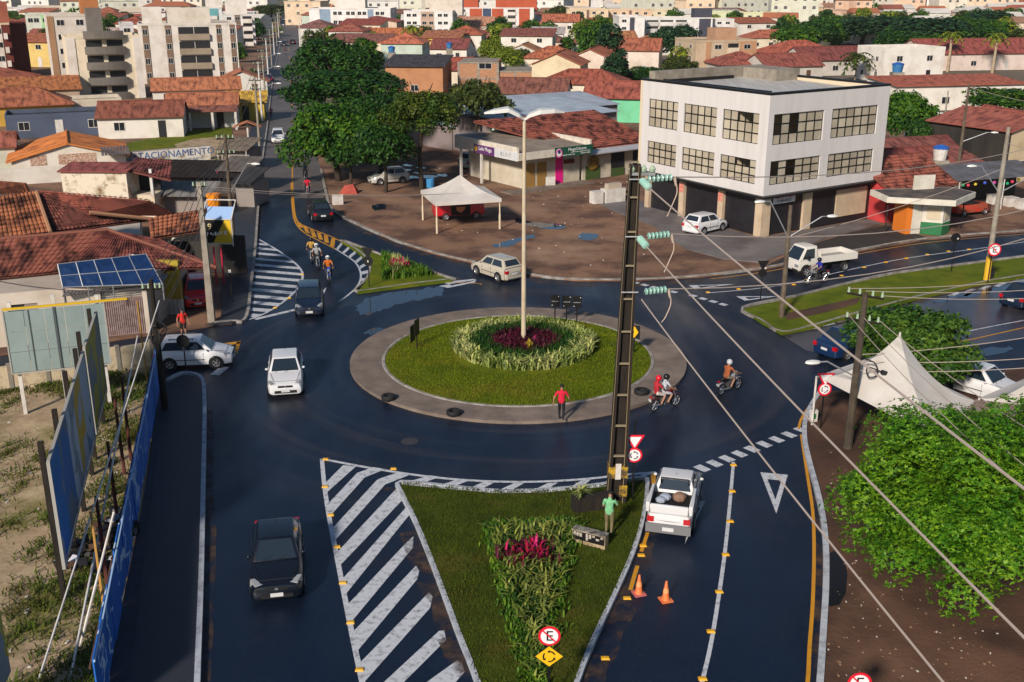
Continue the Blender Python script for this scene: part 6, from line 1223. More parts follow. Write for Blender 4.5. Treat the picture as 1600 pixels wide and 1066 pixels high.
# everything farther, as masses
far = MB(); nfar = 0
for i in range(2600):
    y = 330 + (i / 2600) ** .7 * 700; x = random.uniform(-.55, .55) * y; sx = -23 - (y - 95) * .198
    if abs(x - sx) < 9 or blocked(x, y, 3.5): continue
    w = random.uniform(7, 13); d = random.uniform(7, 10); h = random.choice((3, 3, 3.2, 5.5)); a = random.uniform(-.25, .25); ca, sa = math.cos(a), math.sin(a)
    tr = lambda u, v, z: (x + u * ca - v * sa, y + u * sa + v * ca, z)
    b4 = [tr(-w / 2, 0, 0), tr(w / 2, 0, 0), tr(w / 2, d, 0), tr(-w / 2, d, 0)]; t4 = [(p[0], p[1], h) for p in b4]
    far.m = random.choice((0, 0, 0, 0, 1, 2)); far.hexa(b4, t4); far.m = random.choice((3, 4, 5, 0, 0, 1, 0))
    far.hexa([tr(-w / 2 - .4, -.4, h + .02), tr(w / 2 + .4, -.4, h + .02), tr(w / 2 + .4, d + .4, h + .02), tr(-w / 2 - .4, d + .4, h + .02)], [tr(-w / 2 - .2, d / 2 - .1, h + 1.7), tr(w / 2 + .2, d / 2 - .1, h + 1.7), tr(w / 2 + .2, d / 2 + .1, h + 1.7), tr(-w / 2 - .2, d / 2 + .1, h + 1.7)])
    far.m = 6
    for u in (-w * .25, w * .22): far.hexa([tr(u - .5, -.04, 1), tr(u + .5, -.04, 1), tr(u + .5, -.01, 1), tr(u - .5, -.01, 1)], [tr(u - .5, -.04, 2), tr(u + .5, -.04, 2), tr(u + .5, -.01, 2), tr(u - .5, -.01, 2)])
fm = lambda n, c: mat(n, c, tuple(q * .7 for q in c), rough=.9, scale=.1)
o = far.build('distant_houses', [fm('far_white', (.66, .62, .57)), fm('far_cream', (.62, .52, .4)), fm('far_pink', (.6, .44, .34)), fm('far_terracotta', (.42, .14, .07)), fm('far_red', (.32, .10, .065)), fm('far_brown', (.30, .16, .1)), GLASS]); o['kind'] = 'stuff'; tag(o, 'mass of small distant houses filling the plain up to the horizon', 'houses')
g = np.random.default_rng(3); P = []; S_ = []
for i in range(1100):
    y = 350 + (i / 1100) ** .7 * 640; x = g.uniform(-.55, .55) * y; sx = -23 - (y - 95) * .198
    if abs(x - sx) < 8 or blocked(x, y, 1): continue
    r = g.uniform(2, 4.5); n = 130; u = unit(g.normal(size=(n, 3))); u[:, 2] = np.abs(u[:, 2]); P.append(np.array([x, y, r * .7]) + u * np.array([r, r, r * .9]) * g.uniform(.7, 1.05, (n, 1)))
P = np.concatenate(P); n = len(P); nn = unit(g.normal(size=(n, 3)) + np.array([0, -.4, .8])); t_ = unit(np.cross(nn, g.normal(size=(n, 3)))); me = quads_mesh('distant_trees', P, t_ * .75, np.cross(nn, t_) * .5)
me.materials.append(LEAF['mid']); o = link(me, 'distant_trees'); o['kind'] = 'stuff'; tag(o, 'distant green tree tops scattered between far houses', 'trees')
# wooded hill on the skyline and wood on the slope
m = MB(); HN = 40; hill = lambda x, y: max(0., 26 * math.exp(-((x - 22) / 55) ** 2 - ((y - 930) / 60) ** 2)) + 16 * math.exp(-((x + 240) / 150) ** 2 - ((y - 1010) / 60) ** 2) + 14 * math.exp(-((x - 330) / 170) ** 2 - ((y - 1010) / 70) ** 2)
vs = [(-560 + 1120 * i / HN, 780 + 420 * j / HN, hill(-560 + 1120 * i / HN, 780 + 420 * j / HN) - .3) for j in range(HN + 1) for i in range(HN + 1)]
m.add(vs, [(j * (HN + 1) + i, j * (HN + 1) + i + 1, (j + 1) * (HN + 1) + i + 1, (j + 1) * (HN + 1) + i) for j in range(HN) for i in range(HN)])
m.build('hills', mat('hill_green', (.06, .11, .03), (.10, .13, .05), rough=.95, scale=.05, bump=.5, bscale=.4), sm=True, kind='structure')
# ---------------------------------------------------------------- planting on the islands
def blades(name, pts, h, w, lean, lf, seed, label, curve=.5, z=.3):
    "tufts of narrow leaves, each a bent strip, standing at the given points"
    g = np.random.default_rng(seed); n = len(pts); P = np.asarray(pts, float); a = g.uniform(0, 6.283, n); L_ = lean * g.uniform(.3, 1.2, n); hh = h * g.uniform(.6, 1.25, n)
    dx = np.stack([np.cos(a), np.sin(a), 0 * a], 1); sd = np.stack([-np.sin(a), np.cos(a), 0 * a], 1) * (w / 2)
    up = np.array([0, 0, 1.]); V = np.empty((n, 5, 3)); V[:, 0] = P - sd; V[:, 1] = P + sd
    mid = P + dx * (L_ * .35)[:, None] + up * (hh * .7)[:, None]; V[:, 2] = mid + sd * .9; V[:, 3] = mid - sd * .9
    V[:, 4] = P + dx * L_[:, None] + up * (hh * (1 - .35 * curve * L_ / max(lean, 1e-6)))[:, None]
    me = bpy.data.meshes.new(name); b = np.arange(n)[:, None] * 5
    fs = [tuple(r) for r in (b + np.array([0, 1, 2, 3])).tolist()] + [tuple(r) for r in (b + np.array([3, 2, 4])).tolist()]
    me.from_pydata(V.reshape(-1, 3).tolist(), [], fs); me.materials.append(lf); o = link(me, name); o['kind'] = 'stuff'; return tag(o, label, 'plants')
VARIE = leafmat('leaf_variegated', (.22, .29, .06), (.36, .38, .14)); REDL = leafmat('leaf_wine', (.032, .004, .009), (.085, .006, .02)); PINKL = leafmat('leaf_magenta', (.30, .006, .05), (.42, .012, .07)); LILY = leafmat('leaf_lily', (.035, .085, .008), (.06, .12, .012))
def annulus(c, r0, r1, n, z, ex=1, g=np.random.default_rng(5)):
    a = g.uniform(0, 6.283, n); r = np.sqrt(g.uniform(r0 ** 2, r1 ** 2, n)); return np.stack([c[0] + r * np.cos(a), c[1] + r * np.sin(a) * ex, np.full(n, z)], 1)
pc = Vector((.62, 53.9, 0))
blades('variegated_border', annulus(pc, 2.75, 3.7, 2300, .36), .62, .10, .55, VARIE, 1, 'ring of pale variegated leaves bordering the flower bed on the roundabout')
blades('dark_grass', annulus(pc, 1.7, 2.85, 4200, .40), .62, .035, .18, LEAF['dark'], 2, 'ring of dark upright grass inside the pale leaf border')
blades('wine_red_plants', annulus(pc, 0, 1.9, 1900, .42), .55, .085, .35, REDL, 3, 'wine-red foliage at the middle of the roundabout bed')
blades('magenta_tips', annulus(pc, .2, 1.6, 14, .62), .34, .09, .3, PINKL, 4, 'bright magenta leaf tips among the wine-red foliage')
blades('golden_lily', np.array([[pc.x + .25 + rng.normal(0, .1), pc.y - 1.2 + rng.normal(0, .1), .6] for _ in range(24)]), .55, .06, .3, mat('leaf_yellow', (.45, .33, .02), rnd=.2), 5, 'single golden plant at the front of the wine-red foliage')
def intri(a, b, c, n, z, g=np.random.default_rng(9)):
    u = g.random((n, 2)); f = u.sum(1) > 1; u[f] = 1 - u[f]; A, B_, C_ = (np.array([p.x, p.y]) for p in (a, b, c)); q = A + u[:, :1] * (B_ - A) + u[:, 1:] * (C_ - A); return np.c_[q, np.full(n, z)]
ta, tb, tc_ = G(764, 832), G(893, 826), G(836, 1085)
edge = np.concatenate([np.stack([np.linspace(p.x, q.x, 420), np.linspace(p.y, q.y, 420), np.full(420, .13)], 1) for p, q in ((tb, tc_), (ta, tc_), (ta, tb))]) + np.r_[[rng.normal(0, .16, 3) * (1, 1, 0) for _ in range(1260)]]
blades('leafy_edging', np.repeat(edge, 2, 0) + rng.normal(0, .07, (2520, 3)) * (1, 1, 0), .27, .06, .22, leafmat('leaf_edging', (.05, .13, .008), (.08, .17, .010)), 11, 'bright green leafy edging of the triangular flower bed', .9)
blades('spiky_bed', intri(ta, tb, tc_, 900, .13), .44, .07, .55, leafmat('leaf_spiky', (.13, .17, .025), (.20, .23, .045)), 12, 'pale spiky plants filling the triangular flower bed')
blades('bed_low_growth', intri(ta, tb, tc_, 1600, .12), .3, .07, .25, LEAF['dark'], 13, 'dark low growth between the spiky plants')  # low dark leaves fill the gaps in the bed
cc = np.array([tuple(G(825 + dx, 862 + dy, .5)) for dx, dy in ((-10, -8), (5, -10), (-28, 0), (22, 4), (-2, 2), (10, -4))])
blades('magenta_cordyline', np.repeat(cc, 10, 0) + rng.normal(0, .11, (60, 3)) - [0, 0, .12], .36, .08, .3, PINKL, 14, 'magenta cordyline leaves in the triangular flower bed')
blades('wine_cordyline', np.repeat(cc, 40, 0) + rng.normal(0, .3, (240, 3)) * (1, 1, .1) - [0, 0, .3], .45, .08, .3, REDL, 15, 'wine-red leaves below the magenta ones in the triangular bed')
sa, sb, sc_ = G(597, 402), G(678, 434), G(597, 442)
blades('slip_bed', intri(sa, sb, sc_, 1300, .13), .6, .06, .35, leafmat('leaf_edging', 0, 0), 16, 'green bed of leaves on the small grass triangle'); blades('slip_bed_pale', intri(G(612, 412), G(640, 424), G(614, 440), 420, .15), .85, .06, .4, VARIE, 17, 'pale grassy leaves in the bed of the small triangle')
blades('slip_bed_red', np.repeat(np.array([tuple(G(x, 418, .45)) for x in (616, 622, 628)]), 30, 0) + rng.normal(0, .2, (90, 3)), .4, .08, .25, PINKL, 18, 'pinkish red leaves in the bed of the small triangle')
# lawns and weeds: short blades over the lawn sheets
def inpoly(poly, n, z, g):
    xs = [p.x for p in poly]; ys = [p.y for p in poly]; out = []
    q = g.uniform((min(xs), min(ys)), (max(xs), max(ys)), (n, 2)); ins = np.zeros(n, bool); k = len(poly)
    for i in range(k):
        a, b = poly[i], poly[(i + 1) % k]; c = (a.y > q[:, 1]) != (b.y > q[:, 1]); ins ^= c & (q[:, 0] < (b.x - a.x) * (q[:, 1] - a.y) / (b.y - a.y + 1e-12) + a.x)
    q = q[ins]; return np.c_[q, np.full(len(q), z)]
gl = np.random.default_rng(21)
LAWN = mat('lawn_blade', (.065, .088, .005), (.035, .055, .004), rough=.8, scale=.7, spec=.1, rnd=.3, trans=.15, col3=(.085, .075, .012)); LAWN2 = mat('lawn_blade_vivid', (.14, .175, .006), (.08, .12, .005), rough=.8, scale=.6, spec=.1, rnd=.25, trans=.15, col3=(.14, .12, .014))  # roundabout blades are a stronger yellow-green
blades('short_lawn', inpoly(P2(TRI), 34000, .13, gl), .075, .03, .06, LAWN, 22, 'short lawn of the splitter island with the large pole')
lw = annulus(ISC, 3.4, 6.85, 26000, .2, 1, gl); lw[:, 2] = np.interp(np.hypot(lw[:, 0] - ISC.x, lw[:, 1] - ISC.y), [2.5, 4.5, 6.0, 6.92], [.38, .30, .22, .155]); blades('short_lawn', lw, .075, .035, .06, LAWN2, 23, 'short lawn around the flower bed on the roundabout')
tuft = []
gw = random.Random(12)
for k in range(230):
    cx, cy = (gw.uniform(-20, 240), gw.uniform(592, 1110)) if k < 110 else (gw.uniform(140, 240), gw.uniform(600, 1080)) if k < 175 else (gw.uniform(-10, 240), gw.gauss(618 - .18 * gw.uniform(0, 240), 7))
    if cy > 1010 or k >= 110 or gw.random() < .8:
        rr = gw.uniform(.15, .75); q0 = G(cx, max(cy, 588), .05)
        for _ in range(int(90 * rr * (1 + 1.2 * rr))):
            p = (q0.x + rng.normal(0, rr * .6), q0.y + rng.normal(0, rr * .75), .05); px, py = PJ(*p)
            if px < 240 - (py - 560) * .155: tuft.append(p)
blades('weeds', tuft, .2, .045, .24, mat('weed', (.06, .105, .010), (.10, .10, .022), rough=.8, scale=.8, spec=.15, rnd=.4, trans=.2), 24, 'patches of weeds growing in the sandy vacant lot')
# ---------------------------------------------------------------- scraps, stones, tyres, cones
ch = MB(); gg = random.Random(4)
for k in range(260):
    px, py = gg.uniform(1292, 1560), gg.uniform(700, 1066); p = G(px, py, .1); s_ = gg.uniform(.015, .045); ch.m = gg.choice((0, 0, 0, 0, 1)); ch.box((p.x, p.y, .11), (s_ * 1.6, s_, s_ * .6), gg.uniform(0, 3), gg.uniform(-.3, .3))
for k in range(110):
    px, py = gg.uniform(560, 1010), gg.uniform(255, 425); p = G(px, py, .07)
    if py < 300 + (px - 520) * .33: s_ = gg.uniform(.04, .11); ch.m = gg.choice((0, 1, 1)); ch.box((p.x, p.y, .085), (s_ * 1.5, s_, .04), gg.uniform(0, 3), gg.uniform(-.3, .3))
for k in range(60):
    px, py = gg.uniform(10, 230), gg.uniform(600, 1050); p = G(px, py, .05); s_ = gg.uniform(.03, .09); ch.m = 1; ch.box((p.x, p.y, .07), (s_ * 1.5, s_, .04), gg.uniform(0, 3), 0)
o = ch.build('pebbles', [mat('stone_tan', (.26, .16, .10), rough=.9), mat('stone_white', (.5, .47, .43), rough=.9)]); o['kind'] = 'stuff'; tag(o, 'scattered pebbles, scraps and bits of litter on the bare earth', 'litter')
m = MB(); m.sheet([G(x, y, .108) for x, y in ((1291, 868), (1304, 860), (1318, 872), (1324, 895), (1322, 925), (1312, 945), (1296, 948), (1292, 905))], .108); m.build('oil_stain', mat('wet_black', (.005, .004, .004), rough=.35, spec=.4), kind='structure')
TY = mat('rubber', (.010, .010, .011), rough=.75, bump=.2, bscale=40)
def tyre(px, py, z, label, stand=False, r=.33):
    p = G(px, py, z); t = MB(); M = Matrix.Translation((0, 0, .11))
    if stand: M = Matrix.Translation((0, 0, r)) @ Matrix.Rotation(R(90), 4, 'X') @ Matrix.Translation((0, 0, 0))
    t.lathe([(r * .55, -.09), (r * .9, -.11), (r, -.06), (r, .06), (r * .9, .11), (r * .55, .09), (r * .58, 0), (r * .55, -.09)], 20, M); o = t.build('tyre', TY, loc=p, sm=40, rz=.4); tag(o, label, 'tyre', 'old tyres lying about')
tyre(607, 624, .15, 'old tyre lying on the outer kerb of the roundabout apron, leaning over the road edge', r=.34); tyre(709, 648, .15, 'old tyre lying flat on the apron between the other tyre and the walking man', r=.34); tyre(1002, 615, .15, 'old tyre on the apron behind the two-up motorbike', r=.36); tyre(1544, 436, .13, 'tyre leaning on the foot of the yellow-based pole', True, .42)
def cone(px, py, label, tilt=0):
    t = thing('traffic_cone', label, 'traffic cone', G(px, py, .006), .3, 'orange cones behind the pickup'); oc = mat('cone_orange', (.75, .15, .03), (.6, .2, .08), rough=.55, scale=6, local=True)
    m = MB(); m.bx(-.19, .19, -.19, .19, 0, .045); m.build('base', oc if not tilt else mat('cone_base_pink', (.5, .12, .12)), t); m = MB(); m.lathe([(.145, .046), (.12, .09), (.035, .70), (.001, .71)], 14); m.build('cone', oc, t, sm=40)
    m = MB(); m.lathe([(.098, .30), (.070, .46), (.072, .465), (.101, .30)], 14); m.build('band', mat('cone_band', (.75, .30, .12), rough=.5), t)
cone(998, 928, 'orange traffic cone close to the yellow edge line', 1); cone(1040, 938, 'orange traffic cone standing in the middle of the lane')
t = thing('planter', 'brick planter with a spiky plant beside the base of the large pole', 'planter', G(925, 795, .14), .25); m = MB(); m.bx(-.75, .75, -.2, .25, 0, .55); m.build('box', CONC_D, t); blades('agave', [(0, 0, 0)] * 40, .55, .07, .55, VARIE, 31, 'x', .9)
o = bpy.data.objects['agave']; o.location = (-.45, 0, .5); o.parent = t; [o.__delitem__(k) for k in ('label', 'category', 'kind')]
t = thing('painted_block', 'low concrete block painted with white letters on the splitter lawn', 'block', G(922, 850, .14), R(-28)); m = MB(); m.bx(-.62, .62, -.14, .16, 0, .48); m.build('block', mat('block_cream', (.42, .33, .20), (.25, .18, .1), rough=.85, scale=3), t); m = MB(); m.bx(-.64, .64, -.15, .17, .481, .52); m.build('cap', mat('block_cap', (.05, .045, .04), (.3, .28, .25), rough=.9, scale=5), t); m = MB(); m.bx(-.6, .6, -.15, -.141, .14, .46); m.build('dark_field', BLACK, t); scrib(t, (0, -.143, .31), (1, 0, 0), 1.15, .26, mat('letter_worn', (.5, .46, .4), (.2, .17, .14), rough=.9, scale=9), 8)
t = thing('utility_box', 'small white utility box on a post by the kerb', 'utility box', G(1270, 660, .1), .2); m = MB(); m.bx(-.16, .16, -.1, .1, .05, .6); m.build('box', WHITE_M, t); m = MB(); m.bx(-.08, .08, -.11, -.101, .2, .45); m.build('green_plate', mat('paint_green'), t)
t = thing('waste_barrel', 'blue plastic barrel beside a tree trunk near the tent', 'barrel', G(672, 293, .07)); m = MB(); m.lathe([(.001, .85), (.38, .85), (.42, .8), (.40, 0), (.001, 0)], 14); m.build('barrel', mat('barrel_blue', (.03, .18, .42), (.05, .25, .5), rough=.5), t)
t = thing('cabinet_pair', 'two pale boxes with a small cart on the edge of the forecourt', 'cabinet', G(944, 316, .13), .5); m = MB(); m.bx(-1.3, -.35, -.4, .4, 0, 1.05); m.bx(-.1, 1.9, -.5, .5, 0, 1.15); m.build('box', WHITE_M, t); m = MB(); m.bx(.2, 1.6, -.3, .3, 1.151, 1.6); m.build('upper_box', mat('box_beige', (.4, .34, .27)), t); m = MB(); m.lathe([(.2, -.05), (.38, -.06), (.38, .06), (.2, .05)], 12, Matrix.Translation((2.5, .2, .38)) @ Matrix.Rotation(R(90), 4, 'X')); m.build('wheel', TY, t)
for px, py, lb in ((860, 291, 'small white folding sign on the dirt before the clinic'), (528, 320, 'white leaning board at the foot of the street tree')):
    t = thing('folding_sign', lb, 'sign', G(px, py, .07), .3); m = MB(); m.box((0, 0, .45), (.95, .05, .9), 0); m.build('board', WHITE_M, t); m = MB(); [m.tube((x, 0, 0), (x, .3, .8), .025) for x in (-.4, .4)]; m.build('leg', DARK, t)
t = thing('folded_tarp', 'red tarp bundle at the foot of the street trees', 'tarp', G(546, 302, .07)); m = MB(); m.hexa([(-.9, -.5, 0), (.8, -.5, 0), (.9, .5, 0), (-.9, .5, 0)], [(-.4, -.2, .75), (.4, -.25, .9), (.4, .3, .8), (-.4, .2, .7)]); m.build('tarp', mat('tarp_red', (.42, .06, .03), (.25, .03, .02), rough=.7), t)
# ---------------------------------------------------------------- tents
FAB = mat('tent_fabric', (.60, .57, .53), (.50, .46, .42), rough=.7, scale=.6)
def tent():
    c = [G(683, 365, .07), G(781, 358, .07), G(754, 336, .07), G(661, 344, .07)]
    c[2] = c[1] + (c[3] - c[0]); ct = sum(c, Vector()) / 4; t = thing('tent', 'white pyramid-roofed market tent on the dirt lot', 'tent', ct); LABELS_NEAR.append((ct.x, ct.y, 'market tent'))
    L = [p - ct for p in c]; z = 2.45; ap = Vector((0, 0, 4.0)); m = MB()
    for i in range(4):
        a, b = L[i] * 1.04 + Vector((0, 0, z)), L[(i + 1) % 4] * 1.04 + Vector((0, 0, z)); n = 6; rows = []
        for k in range(n + 1):
            s_ = k / n; rows.append((a.lerp(ap, s_) - Vector((0, 0, .22 * math.sin(math.pi * s_))), b.lerp(ap, s_) - Vector((0, 0, .22 * math.sin(math.pi * s_))), (a + b).lerp(ap * 2, s_) / 2 - Vector((0, 0, .30 * math.sin(math.pi * s_)))))
        for k in range(n): (p0, q0, m0), (p1, q1, m1) = rows[k], rows[k + 1]; m.quad(p0, m0, m1, p1); m.quad(m0, q0, q1, m1)
    m.build('canopy', FAB, t, sm=35); m = MB()
    for i in range(4): a, b = L[i] * 1.045, L[(i + 1) % 4] * 1.045; m.quad(a + Vector((0, 0, z - .28)), b + Vector((0, 0, z - .28)), b + Vector((0, 0, z + .01)), a + Vector((0, 0, z + .01)))
    m.build('valance', FAB, t)
    for p in L: m = MB(); m.tube(p, p + Vector((0, 0, z)), .055); m.tube(p, p + Vector((0, 0, 1.2)), .085, .085, 6); m.build('leg', mat('tent_leg', (.6, .5, .36), rough=.6), t)
tent()
def pointed(name_l, cpx, edge_pts, zt, apex, zap):
    ct = G(*cpx, .1); t = thing('tent', name_l, 'tent', ct); C4 = [G(x, y, z) - ct for x, y, z in edge_pts]; A = apex - ct if apex is not None else None; m = MB(); n = 10
    for i in range(4):
        a, b = C4[i], C4[(i + 1) % 4]
        vs_ = []
        for k in range(n + 1):
            s_ = k / n
            for q in range(9): e = a.lerp(b, q / 8); e = e + Vector((0, 0, -.25 * math.sin(math.pi * q / 8) * 0)); vs_.append((e.x + (A.x - e.x) * s_ * .995, e.y + (A.y - e.y) * s_ * .995, e.z + (A.z - e.z) * (s_ ** 2.0 * .8 + s_ * .2)))
        m.add(vs_, [(k * 9 + q, k * 9 + q + 1, k * 9 + q + 10, k * 9 + q + 9) for k in range(n) for q in range(8)])
    m.build('canopy', FAB, t, sm=50)
    m = MB(); m.tube(A - Vector((0, 0, .1)), A + Vector((0, 0, .12)), .05); m.build('finial', WHITE_M, t)
    for p in C4: m = MB(); m.tube((p.x, p.y, -.05), p, .05); m.build('leg', WHITE_M, t)
ap = G(1408, 600, 0); pz = HT(1408, 600, 521)
pointed('white high-peaked tent beside the street tree and crossarm pole', (1400, 628), ((1276, 588, 2.4), (1470, 690, 2.4), (1524, 626, 2.4), (1370, 555, 2.4)), 2.4, Vector((G(1406, 524, 5.1).x, G(1406, 524, 5.1).y, 5.1)), 5.1)
pointed('second white tent cut by the picture edge above the tin roof', (1600, 650), ((1530, 622, 2.4), (1640, 680, 2.4), (1760, 640, 2.4), (1640, 575, 2.4)), 2.4, Vector((G(1650, 560, 5.1).x, G(1650, 560, 5.1).y, 5.1)), 5.1)
t = thing('tin_roof', 'rusty corrugated tin roof between the two white tents', 'roof', G(1560, 670, .1), R(8)); A_, B_, C_, D_ = (G(*q) - t.location for q in ((1478, 634, 2.7), (1600, 662, 2.7), (1640, 640, 2.9), (1500, 618, 2.9))); m = MB()
for k in range(24): m.slab(A_.lerp(B_, k / 24), A_.lerp(B_, (k + .8) / 24), D_.lerp(C_, (k + .8) / 24), D_.lerp(C_, k / 24), .04)
m.build('tin_sheet', mat('tin_rust', (.26, .21, .19), (.13, .08, .06), rough=.7, scale=1.5), t)
m = MB(); [m.tube((p.x, p.y, -.1), p - Vector((0, 0, .04)), .05) for p in (A_, B_, C_, D_)]; m.build('post', DARK, t)
# ---------------------------------------------------------------- poles, lamps, wires
def big_pole():
    p0 = G(962, 782, .14); t = thing('utility_pole', 'huge dark concrete lattice pole with ladder rungs on the splitter island', 'pole', p0); LABELS_NEAR.append((p0.x, p0.y, 'huge lattice pole'))
    z1 = 12.75; lean = Vector((.28, .1, z1)); w0, w1 = .36, .19; d0, d1 = .27, .15; m = MB()
    def sec(f): c = lean * f; w = w0 + (w1 - w0) * f; d = d0 + (d1 - d0) * f; return c, w, d
    def bar(u0, u1, v0, v1, f0=0, f1=1):
        q = []
        for f in (f0, f1): c, w, d = sec(f); q.append([c + Vector((u * w, v * d, 0)) for u, v in ((u0, v0), (u1, v0), (u1, v1), (u0, v1))])
        m.hexa(q[0], q[1])
    bar(-1, -.62, -1, 1); bar(.62, 1, -1, 1); bar(-.619, .619, -.12, .12); m.build('shaft', CONC_D, t); m = MB()
    bar(.60, .66, -1.02, -.95); bar(-1.02, -.97, -1.03, -.95); m.build('edge_strip', mat('tan_edge', (.26, .19, .10), rough=.9), t)  # narrow tan strips along two front edges of the shaft
    for k in range(10): m = MB(); f = .15 + k * .095; bar(-.61, .61, -1.0, -.6, f, f + .0045); m.build('rung', mat('rung_pale', (.22, .18, .12), rough=.9), t)
    m = MB(); bar(-1.06, 1.06, -1.1, 1.1, .082, .118); m.build('yellow_band', mat('band_yellow', (.42, .25, .015), (.06, .04, .02), rough=.8, scale=4, lo=.42, hi=.58), t); m = MB(); bar(-.3, .3, -1.2, -1.13, .08, .13); m.build('plate', WHITE_M, t); m = MB(); bar(.2, 1.05, -1.2, -1.12, .025, .06); m.build('yellow_plate', mat('band_yellow'), t)
    GI = mat('insulator_glass', (.20, .42, .36), (.32, .52, .45), rough=.15, spec=.7, scale=4)
    def strain(a, b, nm):      # a string of glass discs from a to b
        u = (b - a); n = 6; q = u.to_track_quat('Z', 'Y').to_matrix().to_4x4(); m = MB(); l = u.length
        for k in range(n): z = l * (.12 + .76 * k / (n - 1)); m.lathe([(.001, z - .04), (.11, z - .04), (.13, z), (.05, z + .05), (.001, z + .05)], 12, Matrix.Translation(a) @ q)
        m.build('insulator', GI, t, sm=50); m = MB(); m.tube(a, b, .02); m.build('pin', STEEL, t)
    ends = []
    for k, (py, zz) in enumerate(((283, 12.25), (376, 10.25), (470, 8.25))):
        f = zz / z1; c, w, d = sec(f); s0 = c + Vector((w + .05, -d, 0)); s1 = s0 + Vector((1.15, .35, .02)); s2 = c + Vector((w, -d - .02, 0)); e2 = s2 + Vector((.18, -1.0, -.10)) if k < 2 else s2 + Vector((.15, -.6, -.08))
        m = MB(); m.tube(c + Vector((-w, -d, 0)), c + Vector((w + .1, -d, 0)), .03); m.build('crossbolt', STEEL, t); strain(s0 + Vector((.25 if k else .15, .07, 0)), s1, 'r')
        if k < 2: strain(s2 + Vector((.03, -.15, 0)), e2, 'd')
        ends.append((p0 + s1, p0 + e2))
        m = MB(); j = [s1 + Vector((.02, 0, -.02)), s1 + Vector((.12, -.05, -.5)), s1 + Vector((-.05, -.1, -1.0)), s1 + Vector((-.2, -.15, -1.35 if k < 2 else -1.2))]; m.path(smooth(j, 5), .022, 4); m.tube(j[0], j[0].lerp(j[1], .6), .06, .035, 6); m.build('jumper', mat('cable_pale', (.42, .33, .27), rough=.7), t)
    c, w, d = sec(.99); m = MB(); m.bx(c.x - .2, c.x + .7, c.y - .1, c.y + .1, c.z - .25, c.z - .15); m.build('top_bracket', STEEL, t)
    for dx in (-.1, .3, .6): m = MB(); m.lathe([(.001, 0), (.09, .02), (.12, .12), (.06, .2), (.001, .28)], 8, Matrix.Translation((c.x + dx, c.y, c.z - .15))); m.build('pin_insulator', mat('porcelain', (.32, .42, .30), rough=.3), t)
    return ends
ENDS = big_pole()
WIRE = mat('wire_pale', (.40, .33, .29), rough=.6); WIRE_D = mat('wire_dark', (.06, .05, .05), rough=.6); NW_ = [0]
def wire(a, b, sag, label, r=.02, m_=WIRE, n=10):
    a, b = Vector(a), Vector(b); pts = [a.lerp(b, i / n) - Vector((0, 0, sag * 4 * (i / n) * (1 - i / n))) for i in range(n + 1)]
    w = MB(); w.path([p - a for p in pts], r, 5); return tag(w.build('wire', m_, loc=a), label, 'wire', 'overhead wires')
for k, z in enumerate((11.75, 9.75, 7.55)): wire(ENDS[k][1], G((1640, 1700, 1495)[k], (794, 1096, 1092)[k], (11.7, 9.6, 7.5)[k]), .12, 'thick pale wire from the %s insulator of the huge pole down over the dirt verge' % ('top', 'middle', 'lowest')[k], .024)
for k, (px, py, z) in enumerate(((1700, 205, 9.0), (1700, 300, 8.3), (1700, 338, 7.6))): wire(ENDS[k][0], G(px, py, z), .9, 'pale wire running from the %s insulator of the huge pole across the corner building' % ('top', 'middle', 'lowest')[k], .022)
def pole(px, by, ty, r, label, mt=CONC, yellow=False, arms=(), cross=(), lean=(0, 0), grp='power poles', boxy=False):
    p = G(px, by, .1); h = HT(px, by, ty); t = thing('utility_pole', label, 'pole', p, 0, grp); m = MB(); top = Vector((lean[0], lean[1], h))
    if boxy: q = lambda s_: [Vector((a * r * s_, b * r * .7 * s_, 0)) for a, b in ((-1, -1), (1, -1), (1, 1), (-1, 1))]; m.hexa([v - Vector((0, 0, .1)) for v in q(1)], [v + top for v in q(.6)])
    else: m.tube((0, 0, -.1), top, r, r * .62, 8)
    m.build('shaft', mt, t)
    if yellow: m = MB(); m.tube((0, 0, .02), (0, 0, 1.6), r * 1.08, r * 1.04, 8); m.build('yellow_foot', mat('pole_yellow', (.62, .36, .02), rough=.6), t)
    for f, dx, dy, dz in arms:
        b = top * f; e = b + Vector((dx, dy, dz)); e2 = e + Vector((dx, dy, 0)).normalized() * .35; m = MB(); m.tube(b, e, .04, .035, 6); m.tube(e, e2, .035, .035, 6); a_ = m.build('lamp_arm', STEEL, t)
        m = MB(); u = Vector((dx, dy, 0)).normalized(); rot = Matrix.Translation(e2 + u * .28) @ u.to_track_quat('X', 'Z').to_matrix().to_4x4(); m.lathe([(.001, -.09), (.12, -.08), (.17, -.02), (.15, .06), (.001, .11)], 10, rot @ Matrix.Scale(2.0, 4, (1, 0, 0))); m.build('lamp_head', mat('lamp_white', (.62, .62, .60), rough=.35), t, sm=50)
    for f, l, a in cross: m = MB(); u = Vector((math.cos(a), math.sin(a), 0)); b = top * f; m.tube(b - u * l / 2, b + u * l / 2, .055, .055, 4); m.build('crossarm', CONC_D, t); [MB().tube(b + u * s_ * l + Vector((0, 0, .05)), b + u * s_ * l + Vector((0, 0, .26)), .06, .04, 6).build('pin_insulator', mat('porcelain'), t) for s_ in (-.45, -.15, .2, .45)]
    return t, p + top
P1 = pole(331, 502, 286, .20, 'pale concrete pole in front of the red parked car', boxy=True, cross=((.97, .7, .1),))
P2_ = pole(258, 640, 438, .17, 'sooty black pole wrapped in cables at the end of the blue fence', CONC_D, cross=((.93, .8, .2),)); LABELS_NEAR.append((P2_[1].x, P2_[1].y, 'sooty cable pole'))
